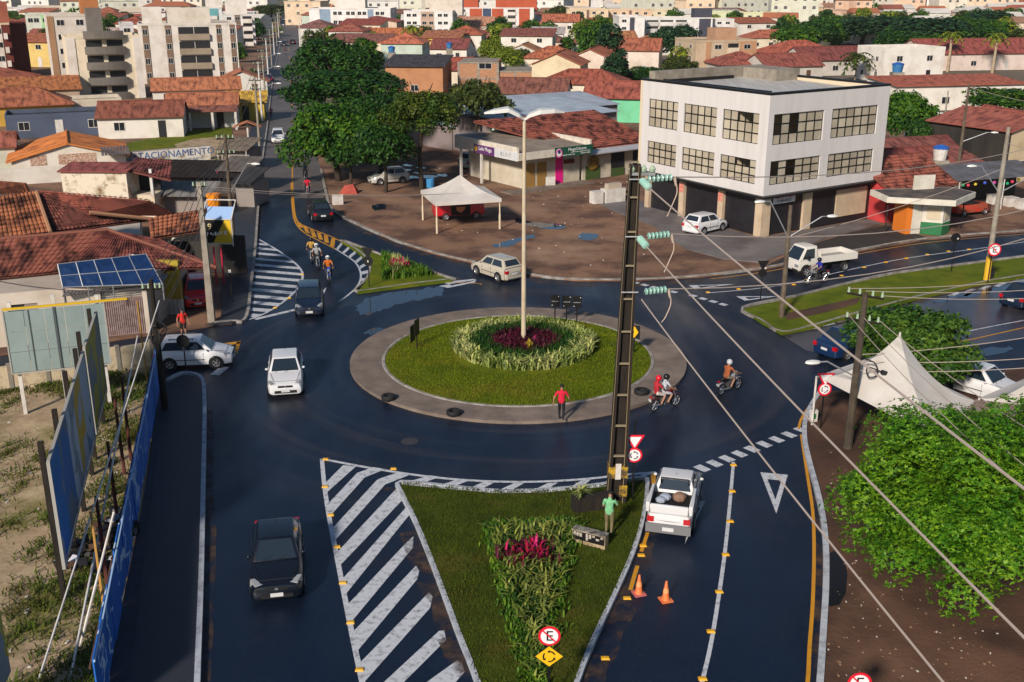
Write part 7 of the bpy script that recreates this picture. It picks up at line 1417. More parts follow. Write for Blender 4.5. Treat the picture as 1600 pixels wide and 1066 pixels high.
P3 = pole(367, 400, 212, .17, 'dark stained pole on the shaded sidewalk with a lamp arm', mat('pole_brown', (.13, .10, .07), (.07, .05, .035), rough=.9, scale=2), arms=((.52, 1.5, -.4, 2.2),), cross=((.97, 1.2, .2), (.85, 1.2, .2)))
P4 = pole(1221, 496, 322, .17, 'brown pole with two white lamp arms on the avenue median', mat('pole_brown'), arms=((.72, -1.25, -.3, 2.15), (.72, 1.9, .3, 1.15)), grp='lamp poles on the median')
P5 = pole(1541, 438, 200, .19, 'grey median pole with a yellow foot and a round sign', yellow=True, arms=((.58, -1.4, -.1, 1.75), (.58, 2.3, .3, 1.2)), grp='lamp poles on the median')
P6 = pole(1492, 300, 132, .17, 'tall leaning pole between the kiosk and the black flank with a lamp arm', mat('pole_brown'), arms=((.47, 2.1, -.3, .9),))
P7 = pole(1472, 218, 143, .14, 'thin grey pole beside the mango tree'); P8 = pole(1440, 243, 192, .05, 'slender white mast on the mossy roofs', WHITE_M); P9 = pole(953, 270, 214, .12, 'dark wooden pole before the long red-roofed shop', mat('pole_brown'), cross=((.75, .5, .3),))
P10 = pole(1324, 700, 462, .19, 'round weathered pole with two timber crossarms next to the pointed tent', mat('pole_weathered', (.075, .058, .04), (.035, .027, .02), rough=.9, scale=2.5), arms=((.47, -1.3, -.2, .75),), cross=((.985, 1.5, -.6), (.83, 1.4, -.6)), lean=(.12, .2))
# avenue lamp poles
pts = ((412, 232), (416, 190), (421, 158), (426, 128), (431, 104), (435, 86), (439, 72), (442, 60), (444, 51))
last = None; AV = 'lamp poles lining the avenue'
for k, (px, py) in enumerate(pts):
    o = pole(px - 6, py, HT and py - 8.2 * PPM(py), .17, 'pale avenue lamp pole, %s from the corner' % ('first second third fourth fifth sixth seventh eighth ninth'.split()[k]), WHITE_M if k % 2 else CONC, arms=((.8, 2.2, -.5, 1.0),), cross=((.96, 1.4, 0), (.84, 1.2, 0)), grp=AV)
    if last is not None:
        for q in (-.5, 0, .5): wire(last + Vector((q, 0, .1)), o[1] + Vector((q, 0, .1)), .5, 'dark wire strung between the avenue lamp poles', .02, WIRE_D, 6)
    last = o[1]
    if k == 0:
        for q in (-.4, 0, .4): wire(P3[1] + Vector((q, 0, -.1)), o[1] + Vector((q, 0, .1)), .4, 'wire from the stained pole to the first avenue lamp pole', .018, WIRE_D, 6)
for k, (px, py) in enumerate(((470, 78), (472, 60), (468, 52))): pole(px, py, py - 7 * PPM(py), .15, 'pale pole across the avenue near the flats, %s of three' % ('nearest', 'middle', 'last')[k], WHITE_M, grp='poles across the avenue')
for q, dz in ((-.3, 0), (0, 0), (.3, 0), (0, -1.2), (.1, -1.6), (.05, -1.9)): wire(P1[1] + Vector((q, 0, dz)), P3[1] + Vector((q, 0, dz - .4)), .5, 'dark wire sagging between the concrete pole and the stained pole', .018, WIRE_D); wire(P2_[1] + Vector((q, 0, dz)), P1[1] + Vector((q, 0, dz - .2)), .45, 'dark wire between the sooty pole and the concrete pole', .018, WIRE_D)
for q in (-.25, .25): wire(P2_[1] + Vector((q, 0, -.4)), G(-80, 420, 5.5), .5, 'thin dark wire crossing above the clay tiles', .015, WIRE_D)
for q, z in ((0, .0), (.25, -.2)): wire(P1[1] + Vector((0, q, -.2 + z)), G(720, 302, 6.0), .3, 'faint pale wire stretched across the avenue', .012, WIRE)
wire(P4[1] + Vector((0, 0, -1.9)), P5[1] + Vector((0, 0, -2.6)), .3, 'pale wire from the two-armed median pole to the yellow-footed pole', .018)
wire(P5[1] + Vector((0, 0, -1.0)), G(1760, 250, 7), .3, 'pale wire from the yellow-footed pole towards the picture edge', .018); wire(P6[1] + Vector((0, 0, -.3)), G(1760, 175, 7), .5, 'thin wire from the leaning pole along the red roof', .015)
a10 = P10[1]
for k, (dx, dz, ex, ey, ez) in enumerate(((-.6, .1, 1750, 420, 6.2), (0, .1, 1750, 440, 6.2), (.6, 0, 1750, 455, 6.0), (-.5, -1.0, 1640, 800, 6.2), (.0, -1.0, 1680, 790, 6.0), (.5, -1.0, 1720, 740, 5.8), (.1, -2.6, 1750, 500, 5), (.1, -2.9, 1750, 545, 4.6), (.1, -3.3, 1750, 560, 4.2))): wire(a10 + Vector((dx, -dx * .6, dz)), G(ex, ey, ez), .25, 'pale wire from the crossarm pole over the white tent, strand %s' % 'one two three four five six seven eight nine'.split()[k], .015)
t = thing('cable_bundle', 'dark tangle of cables and splice boxes hung on the crossarm pole', 'cables', a10 + Vector((.1, -.25, -3.0))); m = MB()
m.path(smooth([(0, 0, .3), (.5, -.1, .1), (.6, -.1, -.4), (.3, 0, -.5), (.25, 0, -.1), (.9, -.1, -.3), (1.4, -.2, -.45), (2.0, -.3, -.9)], 6), .03, 5); m.build('cable', DARK, t); m = MB(); m.box((1.0, -.15, -.3), (.5, .16, .16), .2, .3); m.build('splice_box', DARK, t)
t = thing('cable_bundle', 'black coil of cables knotted around the sooty pole', 'cables', P2_[1] + Vector((0, -.2, -2.6))); m = MB()
for k in range(7): a = k * .8; m.path(smooth([(.1, 0, .9 - k * .1), (.35 * math.cos(a) + .2, .2 * math.sin(a), .4), (.3 * math.cos(a + 1), .3 * math.sin(a), -.2), (.05, -.05, -.9 + k * .12)], 5), .03, 5)
m.build('cable', DARK, t)
# the tall double-armed lamp on the roundabout
p = Vector((.62, 54.35, .4)); t = thing('street_lamp', 'tall cream lamp column with two wing-shaped heads rising from the flower bed', 'street lamp', p); LABELS_NEAR.append((p.x, p.y, 'roundabout lamp')); z1 = 11.9; cm = mat('lamp_cream', (.55, .46, .33), (.42, .34, .24), rough=.6, scale=1)
m = MB(); m.tube((0, 0, -.1), (0, 0, z1), .135, .085, 12); m.build('column', cm, t, sm=60)
for s_ in (-1, 1):
    m = MB(); pr = [(0, .02), (.25, .30), (.8, .62 - .1 * (s_ > 0)), (1.5, .52), (2.0, .38)]
    up = [Vector((s_ * x, -.02 + .1 * x * s_, z1 - .1 + z)) for x, z in pr]; w = [.08, .34, .46, .36, .08]
    for k in range(4):
        a, b = up[k], up[k + 1]; y0, y1 = Vector((0, w[k], 0)), Vector((0, w[k + 1], 0)); d0, d1 = Vector((0, 0, .05 + .35 * w[k])), Vector((0, 0, .05 + .35 * w[k + 1])); m.hexa([a - y0 - d0, b - y1 - d1, b + y1 - d1, a + y0 - d0], [a - y0, b - y1, b + y1, a + y0])
    m.build('lamp_head', mat('lamp_white'), t, sm=40)
# ---------------------------------------------------------------- road signs
RED_P = mat('sign_red', (.62, .012, .03), rough=.4); WHT = mat('sign_face_white', (.72, .70, .72), rough=.4); YEL = mat('sign_face_yellow', (.75, .42, .01), rough=.4)
def disc(r, y, z, n=28, r0=0.001): return MB().lathe([(r0, -.006), (r, -.006), (r, .006), (r0, .006)], n, Matrix.Translation((0, y, z)) @ Matrix.Rotation(R(90), 4, 'X'))
def plate(pts, y, th=.012): q = [(x, y - th, z) for x, z in pts]; k = [(x, y, z) for x, z in pts]; n = len(q); return MB().add(q + k, [tuple(range(n)), tuple(range(2 * n - 1, n - 1, -1))] + [(i, n + i, n + (i + 1) % n, (i + 1) % n) for i in range(n)])
def arrows(t, y, z, r, m_):
    for k in range(3):
        a0 = k * 2.094 + .35; m = MB(); N_ = 6; pts = []
        for i in range(N_ + 1): a = a0 + 1.15 * i / N_; pts.append(((r * .8) * math.cos(a), (r * .8) * math.sin(a), (r * 1.05) * math.cos(a), (r * 1.05) * math.sin(a)))
        for i in range(N_): a, b = pts[i], pts[i + 1]; m.add([(a[0], y, z + a[1]), (b[0], y, z + b[1]), (b[2], y, z + b[3]), (a[2], y, z + a[3])], [(0, 1, 2, 3)])
        a = a0 + 1.15; m.add([(r * .62 * math.cos(a), y, z + r * .62 * math.sin(a)), (r * .92 * math.cos(a + .45), y, z + r * .92 * math.sin(a + .45)), (r * 1.25 * math.cos(a), y, z + r * 1.25 * math.sin(a))], [(2, 1, 0)]); m.build('arrow', m_, t)
def noparking(t, z, r, y=-.05):
    f = disc(r, y, z).build('red_rim', RED_P, t); disc(r * .78, y - .012, z).build('white_face', WHT, t); flat_text('E', r * 1.45, facing((0, y - .022, z), (1, 0, 0)), BLACK, t, 'letter')
    m = MB(); m.box((0, y - .03, z), (r * 1.66, .008, r * .13), 0, R(45)); m.build('red_bar', RED_P, t)
def rsign(px, by, label, ht, rz=0, grp=None, z0=.13): p = G(px, by, z0); t = thing('road_sign', label, 'road sign', p, rz, grp); m = MB(); m.tube((0, 0, -.1), (0, 0, ht), .035, .035, 6); m.build('post', BLACK, t); return t
def giveway(t, zc, s, back=False):
    q = lambda k: [(-s * k, s * .58 * k), (0, -s * 1.15 * k), (s * k, s * .58 * k)]; mk = lambda k, y: plate([(x, zc + z) for x, z in q(k)][::-1], y)
    if back: mk(1, -.04).build('plate', BLACK, t)
    else: mk(1, -.04).build('red_border', RED_P, t); mk(.66, -.056).build('white_face', WHT, t)
t = rsign(988, 782, 'give way triangle over a roundabout disc beside the huge pole', 3.3); h_ = HT(988, 782, 690); giveway(t, HT(988, 782, 688), .37); z = HT(988, 782, 711); disc(.30, -.045, z).build('red_rim', RED_P, t); disc(.23, -.058, z).build('white_face', WHT, t); arrows(t, -.068, z, .15, BLACK)
t = rsign(1282, 668, 'give way triangle over a roundabout disc on the dirt verge', 2.9, .1); giveway(t, HT(1282, 668, 591), .40); z = HT(1282, 668, 608); disc(.31, -.045, z).build('red_rim', RED_P, t); disc(.23, -.058, z).build('white_face', WHT, t); arrows(t, -.068, z, .15, BLACK)
t = rsign(857, 1100, 'no parking disc above a yellow roundabout diamond in the flower bed tip', HT(857, 1100, 1000)); noparking(t, HT(857, 1100, 993), .30); z = HT(857, 1100, 1024); q = .40; plate([(0, z - q * .85), (q, z), (0, z + q * .85), (-q, z)], -.045).build('black_border', BLACK, t); q = .37; plate([(0, z - q * .85), (q, z), (0, z + q * .85), (-q, z)], -.06).build('yellow_face', YEL, t); arrows(t, -.076, z, .17, BLACK)
t = rsign(1328, 1180, 'no parking disc rising at the bottom edge of the picture', HT(1328, 1180, 1064)); noparking(t, HT(1328, 1180, 1066), .30)
t = rsign(1543, 442, 'red-rimmed no parking disc fixed to the yellow-footed pole', HT(1543, 442, 387)); noparking(t, HT(1543, 442, 389), .42, -.3)
for k, (px, by) in enumerate(((867, 504), (885, 505), (901, 506))):
    t = rsign(px, by, 'black back of a chevron board, %s of three on the roundabout' % ('nearest the lamp column', 'middle one', 'farthest from the column')[k], 1.0, 0, 'chevron boards seen from behind'); m = MB(); m.bx(-.26, .26, -.03, .0, .95, 1.65); m.build('board', BLACK, t); m = MB(); m.bx(-.2, .2, -.06, -.031, 1.26, 1.3); m.build('bracket', STEEL, t)
    for x, z in ((-.17, 1.05), (.19, 1.56)): m = MB(); m.bx(x - .025, x + .025, -.045, -.031, z - .025, z + .025); m.build('clip', WHITE_M, t)
t = rsign(990, 553, 'black board with a yellow chevron at the edge of the roundabout lawn', .9, -.3); z = HT(990, 553, 519); m = MB(); m.bx(-.3, .3, -.03, 0, z - .36, z + .36); m.build('board', BLACK, t); MB().add([(-.2, -.036, z + .3), (-.2, -.036, z + .3), (.02, -.036, z + .3), (.22, -.036, z), (.02, -.036, z - .3), (-.2, -.036, z - .3), (-.0, -.036, z)], [(6, 3, 2, 1), (5, 4, 3, 6)]).build('chevron', YEL, t); m = MB(); m.bx(-.32, -.24, .05, .09, .3, 1.0); m.build('back_board', BLACK, t)
t = rsign(652, 548, 'narrow black chevron board seen edge-on at the lawn edge', 1.0, 1.25); [MB().bx(-.3, .3, -.03 + dy, dy, .85 + dz, 1.75 + dz).build('board', BLACK, t) for dy, dz in ((0, 0), (.25, -.35))]
t = rsign(577, 449, 'black-backed give way triangle and disc on the small grass triangle', 2.75, -.2); giveway(t, HT(577, 449, 393), .42, True); disc(.33, -.045, HT(577, 449, 408)).build('disc', BLACK, t); m = MB(); m.bx(-.04, .04, -.06, -.05, HT(577, 449, 410), HT(577, 449, 407)); m.build('clip', WHITE_M, t)
t = rsign(363, 472, 'black-backed give way triangle on the shaded sidewalk', 2.7, .1); giveway(t, HT(363, 472, 414), .40, True); m = MB(); m.bx(-.08, .08, -.06, -.045, 1.85, 2.05); m.build('white_tag', WHITE_M, t)
t = rsign(291, 580, 'black back of a round sign before the white compact wagon', 2.0); disc(.33, -.03, HT(291, 580, 533)).build('disc', BLACK, t)
for px, by, lb, sg in ((1188, 470, 'black-backed sign with triangular plate at the median tip', 1), (1486, 424, 'black-backed round sign on the median by the far carriageway', 0)):
    t = rsign(px, by, lb, HT(px, by, by - 55)); z = HT(px, by, by - 52)
    if sg: giveway(t, z + .2, .36, True); disc(.26, -.04, z - .35).build('disc', BLACK, t)
    else: disc(.33, -.04, z).build('disc', BLACK, t)
    m = MB(); m.bx(.1, .2, -.055, -.047, z - .1, z); m.build('clip', WHITE_M, t)
# ---------------------------------------------------------------- vehicles
PAINT = mat('car_paint', obj=True, rough=.28, spec=.5, coat=.6); CGL = mat('car_glass', (.016, .026, .038), rough=.05, spec=.7); TRIM = mat('car_trim', (.012, .012, .013), rough=.6); CHROME = mat('chrome', (.55, .55, .57), rough=.25, metal=.8)
HEADL = mat('headlight', (.24, .25, .27), rough=.12, spec=.8); TAIL = mat('taillight', (.42, .006, .012), rough=.2, spec=.6); PLATE = mat('plate', (.55, .55, .56), rough=.5); RIM = mat('alloy', (.36, .36, .38), rough=.35, metal=.5)
SPEC = {'sedan': dict(L=4.25, W=1.70, H=1.47, ws=.92, rf=.30, rr=-1.02, re=-1.62, deck=.96, hood=.90), 'hatch': dict(L=3.85, W=1.66, H=1.50, ws=.98, rf=.34, rr=-1.38, re=-1.80, deck=.98, hood=.92), 'suv': dict(L=4.1, W=1.74, H=1.66, ws=1.0, rf=.38, rr=-1.62, re=-1.92, deck=1.02, hood=1.0), 'pickup': dict(L=4.45, W=1.68, H=1.56, ws=1.05, rf=.45, rr=-.38, re=-.62, deck=1.02, hood=.96)}
def bil(q, u, v): return q[0].lerp(q[1], u).lerp(q[3].lerp(q[2], u), v)
def inset(q, u0, u1, v0, v1, off=.008):
    q = [Vector(p) for p in q]; n = (q[1] - q[0]).cross(q[3] - q[0]).normalized() * off
    return [bil(q, u, v) + n for u, v in ((u0, v0), (u1, v0), (u1, v1), (u0, v1))]
def round_mesh(o, w=.05, seg=2, ang=25):
    import bmesh
    bm = bmesh.new(); bm.from_mesh(o.data); es = [e for e in bm.edges if len(e.link_faces) == 2 and e.calc_face_angle(0) > R(ang)]
    bmesh.ops.bevel(bm, geom=es, offset=w, segments=seg, affect='EDGES', profile=.6, clamp_overlap=True); bm.to_mesh(o.data); bm.free()
    o.data.polygons.foreach_set('use_smooth', [True] * len(o.data.polygons)); o.data.set_sharp_from_angle(angle=R(40)); return o
def wheel(t, x, y, r=.31, w=.19):
    s = 1 if y > 0 else -1; M = Matrix.Translation((x, y, r)) @ Matrix.Rotation(R(90), 4, 'X'); m = MB()
    m.lathe([(r * .62, -w / 2), (r * .92, -w / 2), (r, -w * .3), (r, w * .3), (r * .92, w / 2), (r * .62, w / 2)], 20, M); k = m.build('wheel', TY, t, sm=40)
    m = MB(); M2 = Matrix.Translation((x, y + s * w * .36, r)) @ Matrix.Rotation(R(-90 * s), 4, 'X'); m.lathe([(.001, .015), (r * .2, .02), (r * .24, 0), (r * .24, -.005)], 10, M2); m.lathe([(r * .52, 0), (r * .63, .03), (r * .66, .0)], 18, M2)
    for q in range(5): a = q * 1.2566; m.box(M2 @ Vector((math.cos(a) * r * .36, math.sin(a) * r * .36, .0)), (r * .46, .02, .07), 0, 0) if False else m.hexa([M2 @ Vector((math.cos(a + d) * rr, math.sin(a + d) * rr, z)) for rr, d, z in ((r * .15, -.35, 0), (r * .58, -.16, 0), (r * .58, .16, 0), (r * .15, .35, 0))], [M2 @ Vector((math.cos(a + d) * rr, math.sin(a + d) * rr, z)) for rr, d, z in ((r * .15, -.35, .02), (r * .58, -.16, .02), (r * .58, .16, .02), (r * .15, .35, .02))])
    m.build('rim', RIM, k); return k
def place(t, anchor, mode, toward, L):
    a = G(*anchor); b = G(*toward); d = (b - a); d.z = 0; d.normalize(); c = a if mode == 'c' else a - d * L / 2 if mode == 'f' else a + d * L / 2
    t.location = (c.x, c.y, t.location.z); t.rotation_euler = (0, 0, math.atan2(d.y, d.x)); return t
V_ = lambda *a: Vector(a)
def car(kind, col, anchor, mode, toward, label, z=.004, cat='car', name='car', rack=False, plates=True, L=None, lower=None, glass=None, group=None):
    S = dict(SPEC[kind]); L = L or S['L']; k = L / S['L']; W2 = S['W'] / 2; H_ = S['H']; t = thing(name, label, cat, (0, 0, z), 0, group); place(t, anchor, mode, toward, L); x = L / 2
    # lower body: lofted stations front to back
    ho, dk, ws, re = S['hood'], S['deck'], S['ws'] * k, S['re'] * k
    st = [(x, .30, .56, .78), (x - .04, .20, .66, .86), (x - .22, .18, .74, .95), (x - .55, .18, ho - .10, .985), (ws + .12, .18, ho, 1.0), (ws - .3, .18, ho + .03, 1.0), (0, .18, dk - .02, 1.0), (-.9, .18, dk, 1.0)]
    st += [(re, .18, dk + .01, .99), (-x + .25, .20, dk - .02, .95), (-x + .05, .22, dk - .10, .89), (-x, .32, .74, .82)]
    vs = []; fs = []; n = 11
    for (sx, zb, zt, wf) in st:
        w = W2 * wf; zm = zb + (zt - zb) * .55; half = [(w * .82, zb), (w * .97, zb + .06), (w * 1.0, zm), (w * .965, zt - .10), (w * .88, zt - .015), (w * .45, zt + .012)]
        vs += [(sx, y, z) for y, z in half[:5]] + [(sx, w * .45, zt + .012)] if False else [(sx, y, z) for y, z in half] + [(sx, -y, z) for y, z in half[::-1]]
    n = 12
    for i in range(len(st) - 1):
        for j in range(n): fs.append((i * n + j, i * n + (j + 1) % n, (i + 1) * n + (j + 1) % n, (i + 1) * n + j))
    fs += [tuple(range(n))[::-1], tuple(range((len(st) - 1) * n, len(st) * n))]
    fs = [f[::-1] for f in fs]
    m = MB(); m.add(vs, fs); m.build('body', PAINT, t, sm=38, col=col)
    # greenhouse
    zb = dk - .01; zr = H_ - .02; wb, wr = W2 * .90, W2 * .68; rf, rr = S['rf'] * k, S['rr'] * k
    B4 = [Vector(p) for p in ((ws, -wb, ho + .02), (ws, wb, ho + .02), (re, wb, zb), (re, -wb, zb))]; T4 = [Vector(p) for p in ((rf, -wr, zr), (rf, wr, zr), (rr, wr, zr + .01), (rr, -wr, zr + .01))]
    m = MB(); m.hexa([B4[3], B4[0], B4[1], B4[2]], [T4[3], T4[0], T4[1], T4[2]]); g = round_mesh(m.build('cabin', PAINT, t, col=col), .055, 2); 
    gl = glass or CGL
    def pane(nm, q, *a): m = MB(); m.add(inset(q, *a), [(0, 1, 2, 3)]); return m.build(nm, gl, t)
    pane('windscreen', (B4[0], B4[1], T4[1], T4[0]), .07, .93, .06, .90); pane('rear_window', (B4[2], B4[3], T4[3], T4[2]), .09, .91, .22, .86)
    for q in ((B4[3], B4[0], T4[0], T4[3]), (B4[1], B4[2], T4[2], T4[1])):
        fw = (.10, .50, .54, .90) if q[0] is B4[3] else (.10, .46, .50, .90)
        pane('side_window', q, fw[0], fw[1], .10, .84); pane('side_window', q, fw[2], fw[3], .10, .84)
    wx = L * .295; r = .31 if kind != 'suv' else .34
    for sx in (1, -1):
        for sy in (1, -1):
            m = MB(); m.lathe([(.001, 0), (r + .065, 0), (r + .065, .012), (.001, .012)], 20, Matrix.Translation((sx * wx, sy * (W2 * .985), r)) @ Matrix.Rotation(R(-90 * sy), 4, 'X')); m.build('wheel_well_shade', TRIM, t); wheel(t, sx * wx, sy * (W2 - .075), r)  # flat black disc paints the shade of the wheel well
    for sy in (1, -1):
        m = MB(); m.hexa([(x - .34, sy * W2 * .86, .62), (x - .05, sy * W2 * .50, .56), (x - .03, sy * W2 * .78, .56), (x - .30, sy * W2 * .965, .62)], [(x - .42, sy * W2 * .80, .80), (x - .15, sy * W2 * .50, .715), (x - .12, sy * W2 * .78, .715), (x - .40, sy * W2 * .95, .80)]); m.build('headlight', HEADL, t)
        m = MB(); m.box((-x + .07, sy * W2 * .76, .74), (.16, .24, .20)); m.build('taillight', TAIL, t)
        m = MB(); m.box((ws - .28, sy * (W2 + .03), dk + .04), (.10, .13, .10)); round_mesh(m.build('mirror', PAINT if col[0] > .05 or True else TRIM, t, col=col), .03, 1)
        m = MB()
        for dx in (ws - .45, ws - 1.35): m.bx(dx - .006, dx + .006, sy * W2 * .985 - .012, sy * W2 * .985 + .012, .32, dk - .12)
        m.bx(re + .3, ws - .4, sy * W2 * 1.0 - .02, sy * W2 * 1.0 + .012, .50, .53); m.build('door_seam', TRIM, t)
        [MB().bx(dx - .09, dx + .09, sy * W2 * .985 - .01, sy * W2 * .985 + .025, dk - .22, dk - .18).build('door_handle', PAINT, t, col=col) for dx in (ws - 1.15, ws - 1.95) if not (kind == 'pickup' and dx < -.8)]
    m = MB(); m.box((x - .06, 0, .60), (.14, W2 * .80, .09)); m.build('grille', TRIM, t); m = MB(); m.box((x - .02, 0, .35), (.10, W2 * 1.2, .12)); m.build('front_bumper', TRIM, t); m = MB(); m.box((-x + .04, 0, .37), (.13, W2 * 1.5, .14)); m.build('rear_bumper', lower or PAINT, t, col=col)
    if lower: m = MB(); m.box((x - .08, 0, .28), (.2, W2 * 1.6, .14)); [m.box((0, sy * W2 * .985, .27), (L * .44, .05, .12)) for sy in (1, -1)]; m.build('sill_trim', lower, t)
    m = MB(); m.box((x + .005, 0, .60), (.03, .10, .08)); m.build('emblem', CHROME, t)
    m = MB(); m.box((x + .035, 0, .40), (.015, .40, .13)); m.build('number_plate', PLATE, t); m = MB(); m.box((-x - .012 if kind != 'pickup' else -x - .05, 0, .60 if kind != 'pickup' else .40), (.015, .40, .13)); m.build('number_plate', PLATE, t)
    if rack: m = MB(); [m.tube((rf - .25, sy * wr * .9, zr + .06), (rr + .25, sy * wr * .9, zr + .07), .022) for sy in (1, -1)]; [m.tube((xx, sy * wr * .9, zr), (xx, sy * wr * .9, zr + .07), .02) for sy in (1, -1) for xx in (rf - .3, rr + .3)]; m.build('roof_rail', TRIM, t)
    m = MB(); m.tube((rr + .3, 0, zr), (rr + .05, 0, zr + .22), .008, .005, 4); m.build('aerial', TRIM, t)
    m = MB(); m.path([V_(x - .5, -W2 * .70, ho - .055), V_(x - .3, -W2 * .62, ho - .13), V_(x - .3, W2 * .62, ho - .13), V_(x - .5, W2 * .70, ho - .055), V_(ws + .1, W2 * .80, ho + .012)], .009, 4); m.tube(V_(ws + .1, -W2 * .80, ho + .012), V_(x - .5, -W2 * .70, ho - .055), .009, .009, 4); m.build('bonnet_seam', TRIM, t)
    m = MB(); [m.tube(V_(ws + .06, y, ho + .03), V_(ws - .16, y + .42, ho + .17), .008, .006, 4) for y in (-.5, -.02)]; m.build('wiper', TRIM, t)
    m = MB(); m.path([V_(-x + .01, -W2 * .6, .72), V_(-x - .005, 0, .70), V_(-x + .01, W2 * .6, .72)], .01, 4); m.build('tailgate_seam', TRIM, t)
    m = MB(); [m.box((x - .05, s_ * W2 * .62, .36), (.09, .16, .09)) for s_ in (-1, 1)]; m.build('fog_lamp', HEADL, t)
    return t
WH, BK, SV, NV, RD_ = (.66, .66, .68), (.006, .007, .010), (.38, .36, .33), (.006, .014, .035), (.78, .006, .014)
c1 = car('sedan', (.004, .006, .011), (434, 946), 'f', (433, 1010), 'black saloon coming towards the viewer beside the hatched markings', rack=False)
car('sedan', WH, (447, 623), 'f', (445, 690), 'white saloon driving down the lane between the roundabout and the side street')
car('hatch', WH, (306, 569), 'c', (420, 564), 'white compact wagon nosing out of the side street', L=3.9, rack=True)
car('hatch', NV, (484, 498), 'f', (483, 540), 'dark navy hatchback arriving at the roundabout beside the hatched bulge')
car('sedan', BK, (506, 349), 'r', (480, 306), 'black saloon with lit-red tail lamps leaving along the slip road')
car('hatch', (.42, .38, .31), (776, 432), 'c', (700, 407), 'champagne silver hatchback entering the slip road from the roundabout')
car('hatch', WH, (1101, 364), 'c', (1180, 345), 'white hatchback parked on the forecourt of the corner building', z=.13)
car('sedan', NV, (1577, 484), 'r', (1680, 452), 'dark blue saloon cut by the picture edge on the wet carriageway')
car('sedan', (.006, .022, .075), (1286, 562), 'r', (1370, 540), 'blue saloon half hidden by the crossarm pole and tent')
car('sedan', WH, (1529, 616), 'c', (1640, 648), 'white saloon parked beyond the pointed tent')
car('suv', SV, (744, 262), 'c', (806, 250), 'silver wagon parked under the umbrella-shaped tree', z=.07, rack=True)
car('hatch', (.45, .43, .40), (607, 287), 'c', (540, 293), 'silver hatchback parked behind thin tree stems', z=.07)
car('hatch', WH, (435, 225), 'f', (434, 262), 'white car coming down the avenue')
car('hatch', RD_, (311, 487), 'f', (312, 520), 'red hatchback parked under the clay-tiled shelter', z=.11)
car('hatch', (.03, .03, .034), (408, 181), 'c', (412, 160), 'dark car parked at the avenue kerb near the yellow shop', z=.02)
car('hatch', (.02, .02, .024), (444, 72), 'c', (443, 80), 'tiny dark car far up the avenue'); car('hatch', (.05, .02, .05), (420, 128), 'c', (424, 112), 'dark plum car parked halfway up the avenue'); car('hatch', BK, (458, 69), 'c', (460, 62), 'tiny black car at the far side of the avenue')
car('hatch', WH, (570, 222), 'c', (640, 218), 'white car hidden behind the street trees', z=.07)
car('hatch', (.02, .022, .028), (1422, 648), 'c', (1452, 668), 'dark car with a shiny bonnet between tent and big green tree', z=.1)
# pickup with a load bed
pk = car('pickup', (.60, .60, .61), (1043, 843), 'r', (1068, 745), 'white pickup waiting at the give way line with sacks in its open bed', lower=mat('bumper_grey', (.16, .16, .17), rough=.5), name='pickup', cat='pickup')
m = MB(); x0, x1 = -2.18, -.66; m.bx(x0, x1, -.66, .66, 1.025, 1.045); m.build('bed_floor', mat('bed_black', (.008, .008, .009), rough=.7), pk)  # floor blackened so the shallow bed looks open and shaded
m = MB(); [m.bx(x0 - .02, x1, s_ * .76 - .07, s_ * .76 + .07, .98, 1.36) for s_ in (-1, 1)]; m.bx(x0 - .05, x0 + .06, -.68, .68, .98, 1.32); round_mesh(m.build('bed_side', PAINT, pk, col=(.60, .60, .61)), .03, 1)
m = MB(); [m.tube((-.62, s_ * .5, 1.4), (-.62, s_ * .5, 1.62), .025) for s_ in (-1, 1)]; m.tube((-.62, -.5, 1.62), (-.62, .5, 1.62), .03); m.build('headboard_bar', TRIM, pk)
m = MB(); m.ball((-1.5, .38, 1.16), .2, 8, .6); m.ball((-1.25, .25, 1.17), .22, 8, .6); o = m.build('sack', mat('sack_blue', (.30, .34, .42), rough=.8)); o.parent = None
o.location = pk.location; o.rotation_euler = pk.rotation_euler; tag(o, 'pale blue sacks lying in the bed of the white pickup', 'sack')
m = MB(); m.ball((-1.2, -.25, 1.2), .26, 8, .7); o = m.build('sack', mat('sack_brown', (.22, .13, .09), rough=.8)); o.location = pk.location; o.rotation_euler = pk.rotation_euler; tag(o, 'brown sack lying in the bed of the white pickup', 'sack')
m = MB(); m.bx(-2.30, -2.2, -.80, .80, .26, .60); m.build('rear_guard', MATS['bumper_grey'], pk); m = MB(); m.bx(-2.325, -2.301, -.2, .2, .36, .5); m.build('number_plate', PLATE, pk); m = MB(); m.bx(x0 + .07, x1, -.69, .69, 1.046, 1.05); [m.bx(x0 + .07, x1, s_ * .69 - .004, s_ * .69 + .004, 1.05, 1.33) for s_ in (-1, 1)]; m.build('bed_inner_shade', MATS['bed_black'], pk)  # black inner faces paint the shade inside the open bed
# flatbed truck
tk = thing('flatbed_truck', 'small white flatbed truck driving along the avenue beside a motorbike', 'truck', (0, 0, .004)); place(tk, (1279, 423), 'c', (1170, 437), 4.9); TW = (.64, .61, .56)
m = MB(); m.hexa([(.75, -.82, .42), (2.38, -.80, .38), (2.38, .80, .38), (.75, .82, .42)], [(.75, -.82, 1.12), (2.33, -.80, 1.02), (2.33, .80, 1.02), (.75, .82, 1.12)]); round_mesh(m.build('cab', PAINT, tk, col=TW), .08, 2)
B4 = [Vector(p) for p in ((2.32, -.78, 1.02), (2.32, .78, 1.02), (.78, .80, 1.1), (.78, -.80, 1.1))]; T4 = [Vector(p) for p in ((1.72, -.64, 1.93), (1.72, .64, 1.93), (.86, .66, 1.97), (.86, -.66, 1.97))]
m = MB(); m.hexa([B4[3], B4[0], B4[1], B4[2]], [T4[3], T4[0], T4[1], T4[2]]); round_mesh(m.build('cabin', PAINT, tk, col=TW), .06, 2)
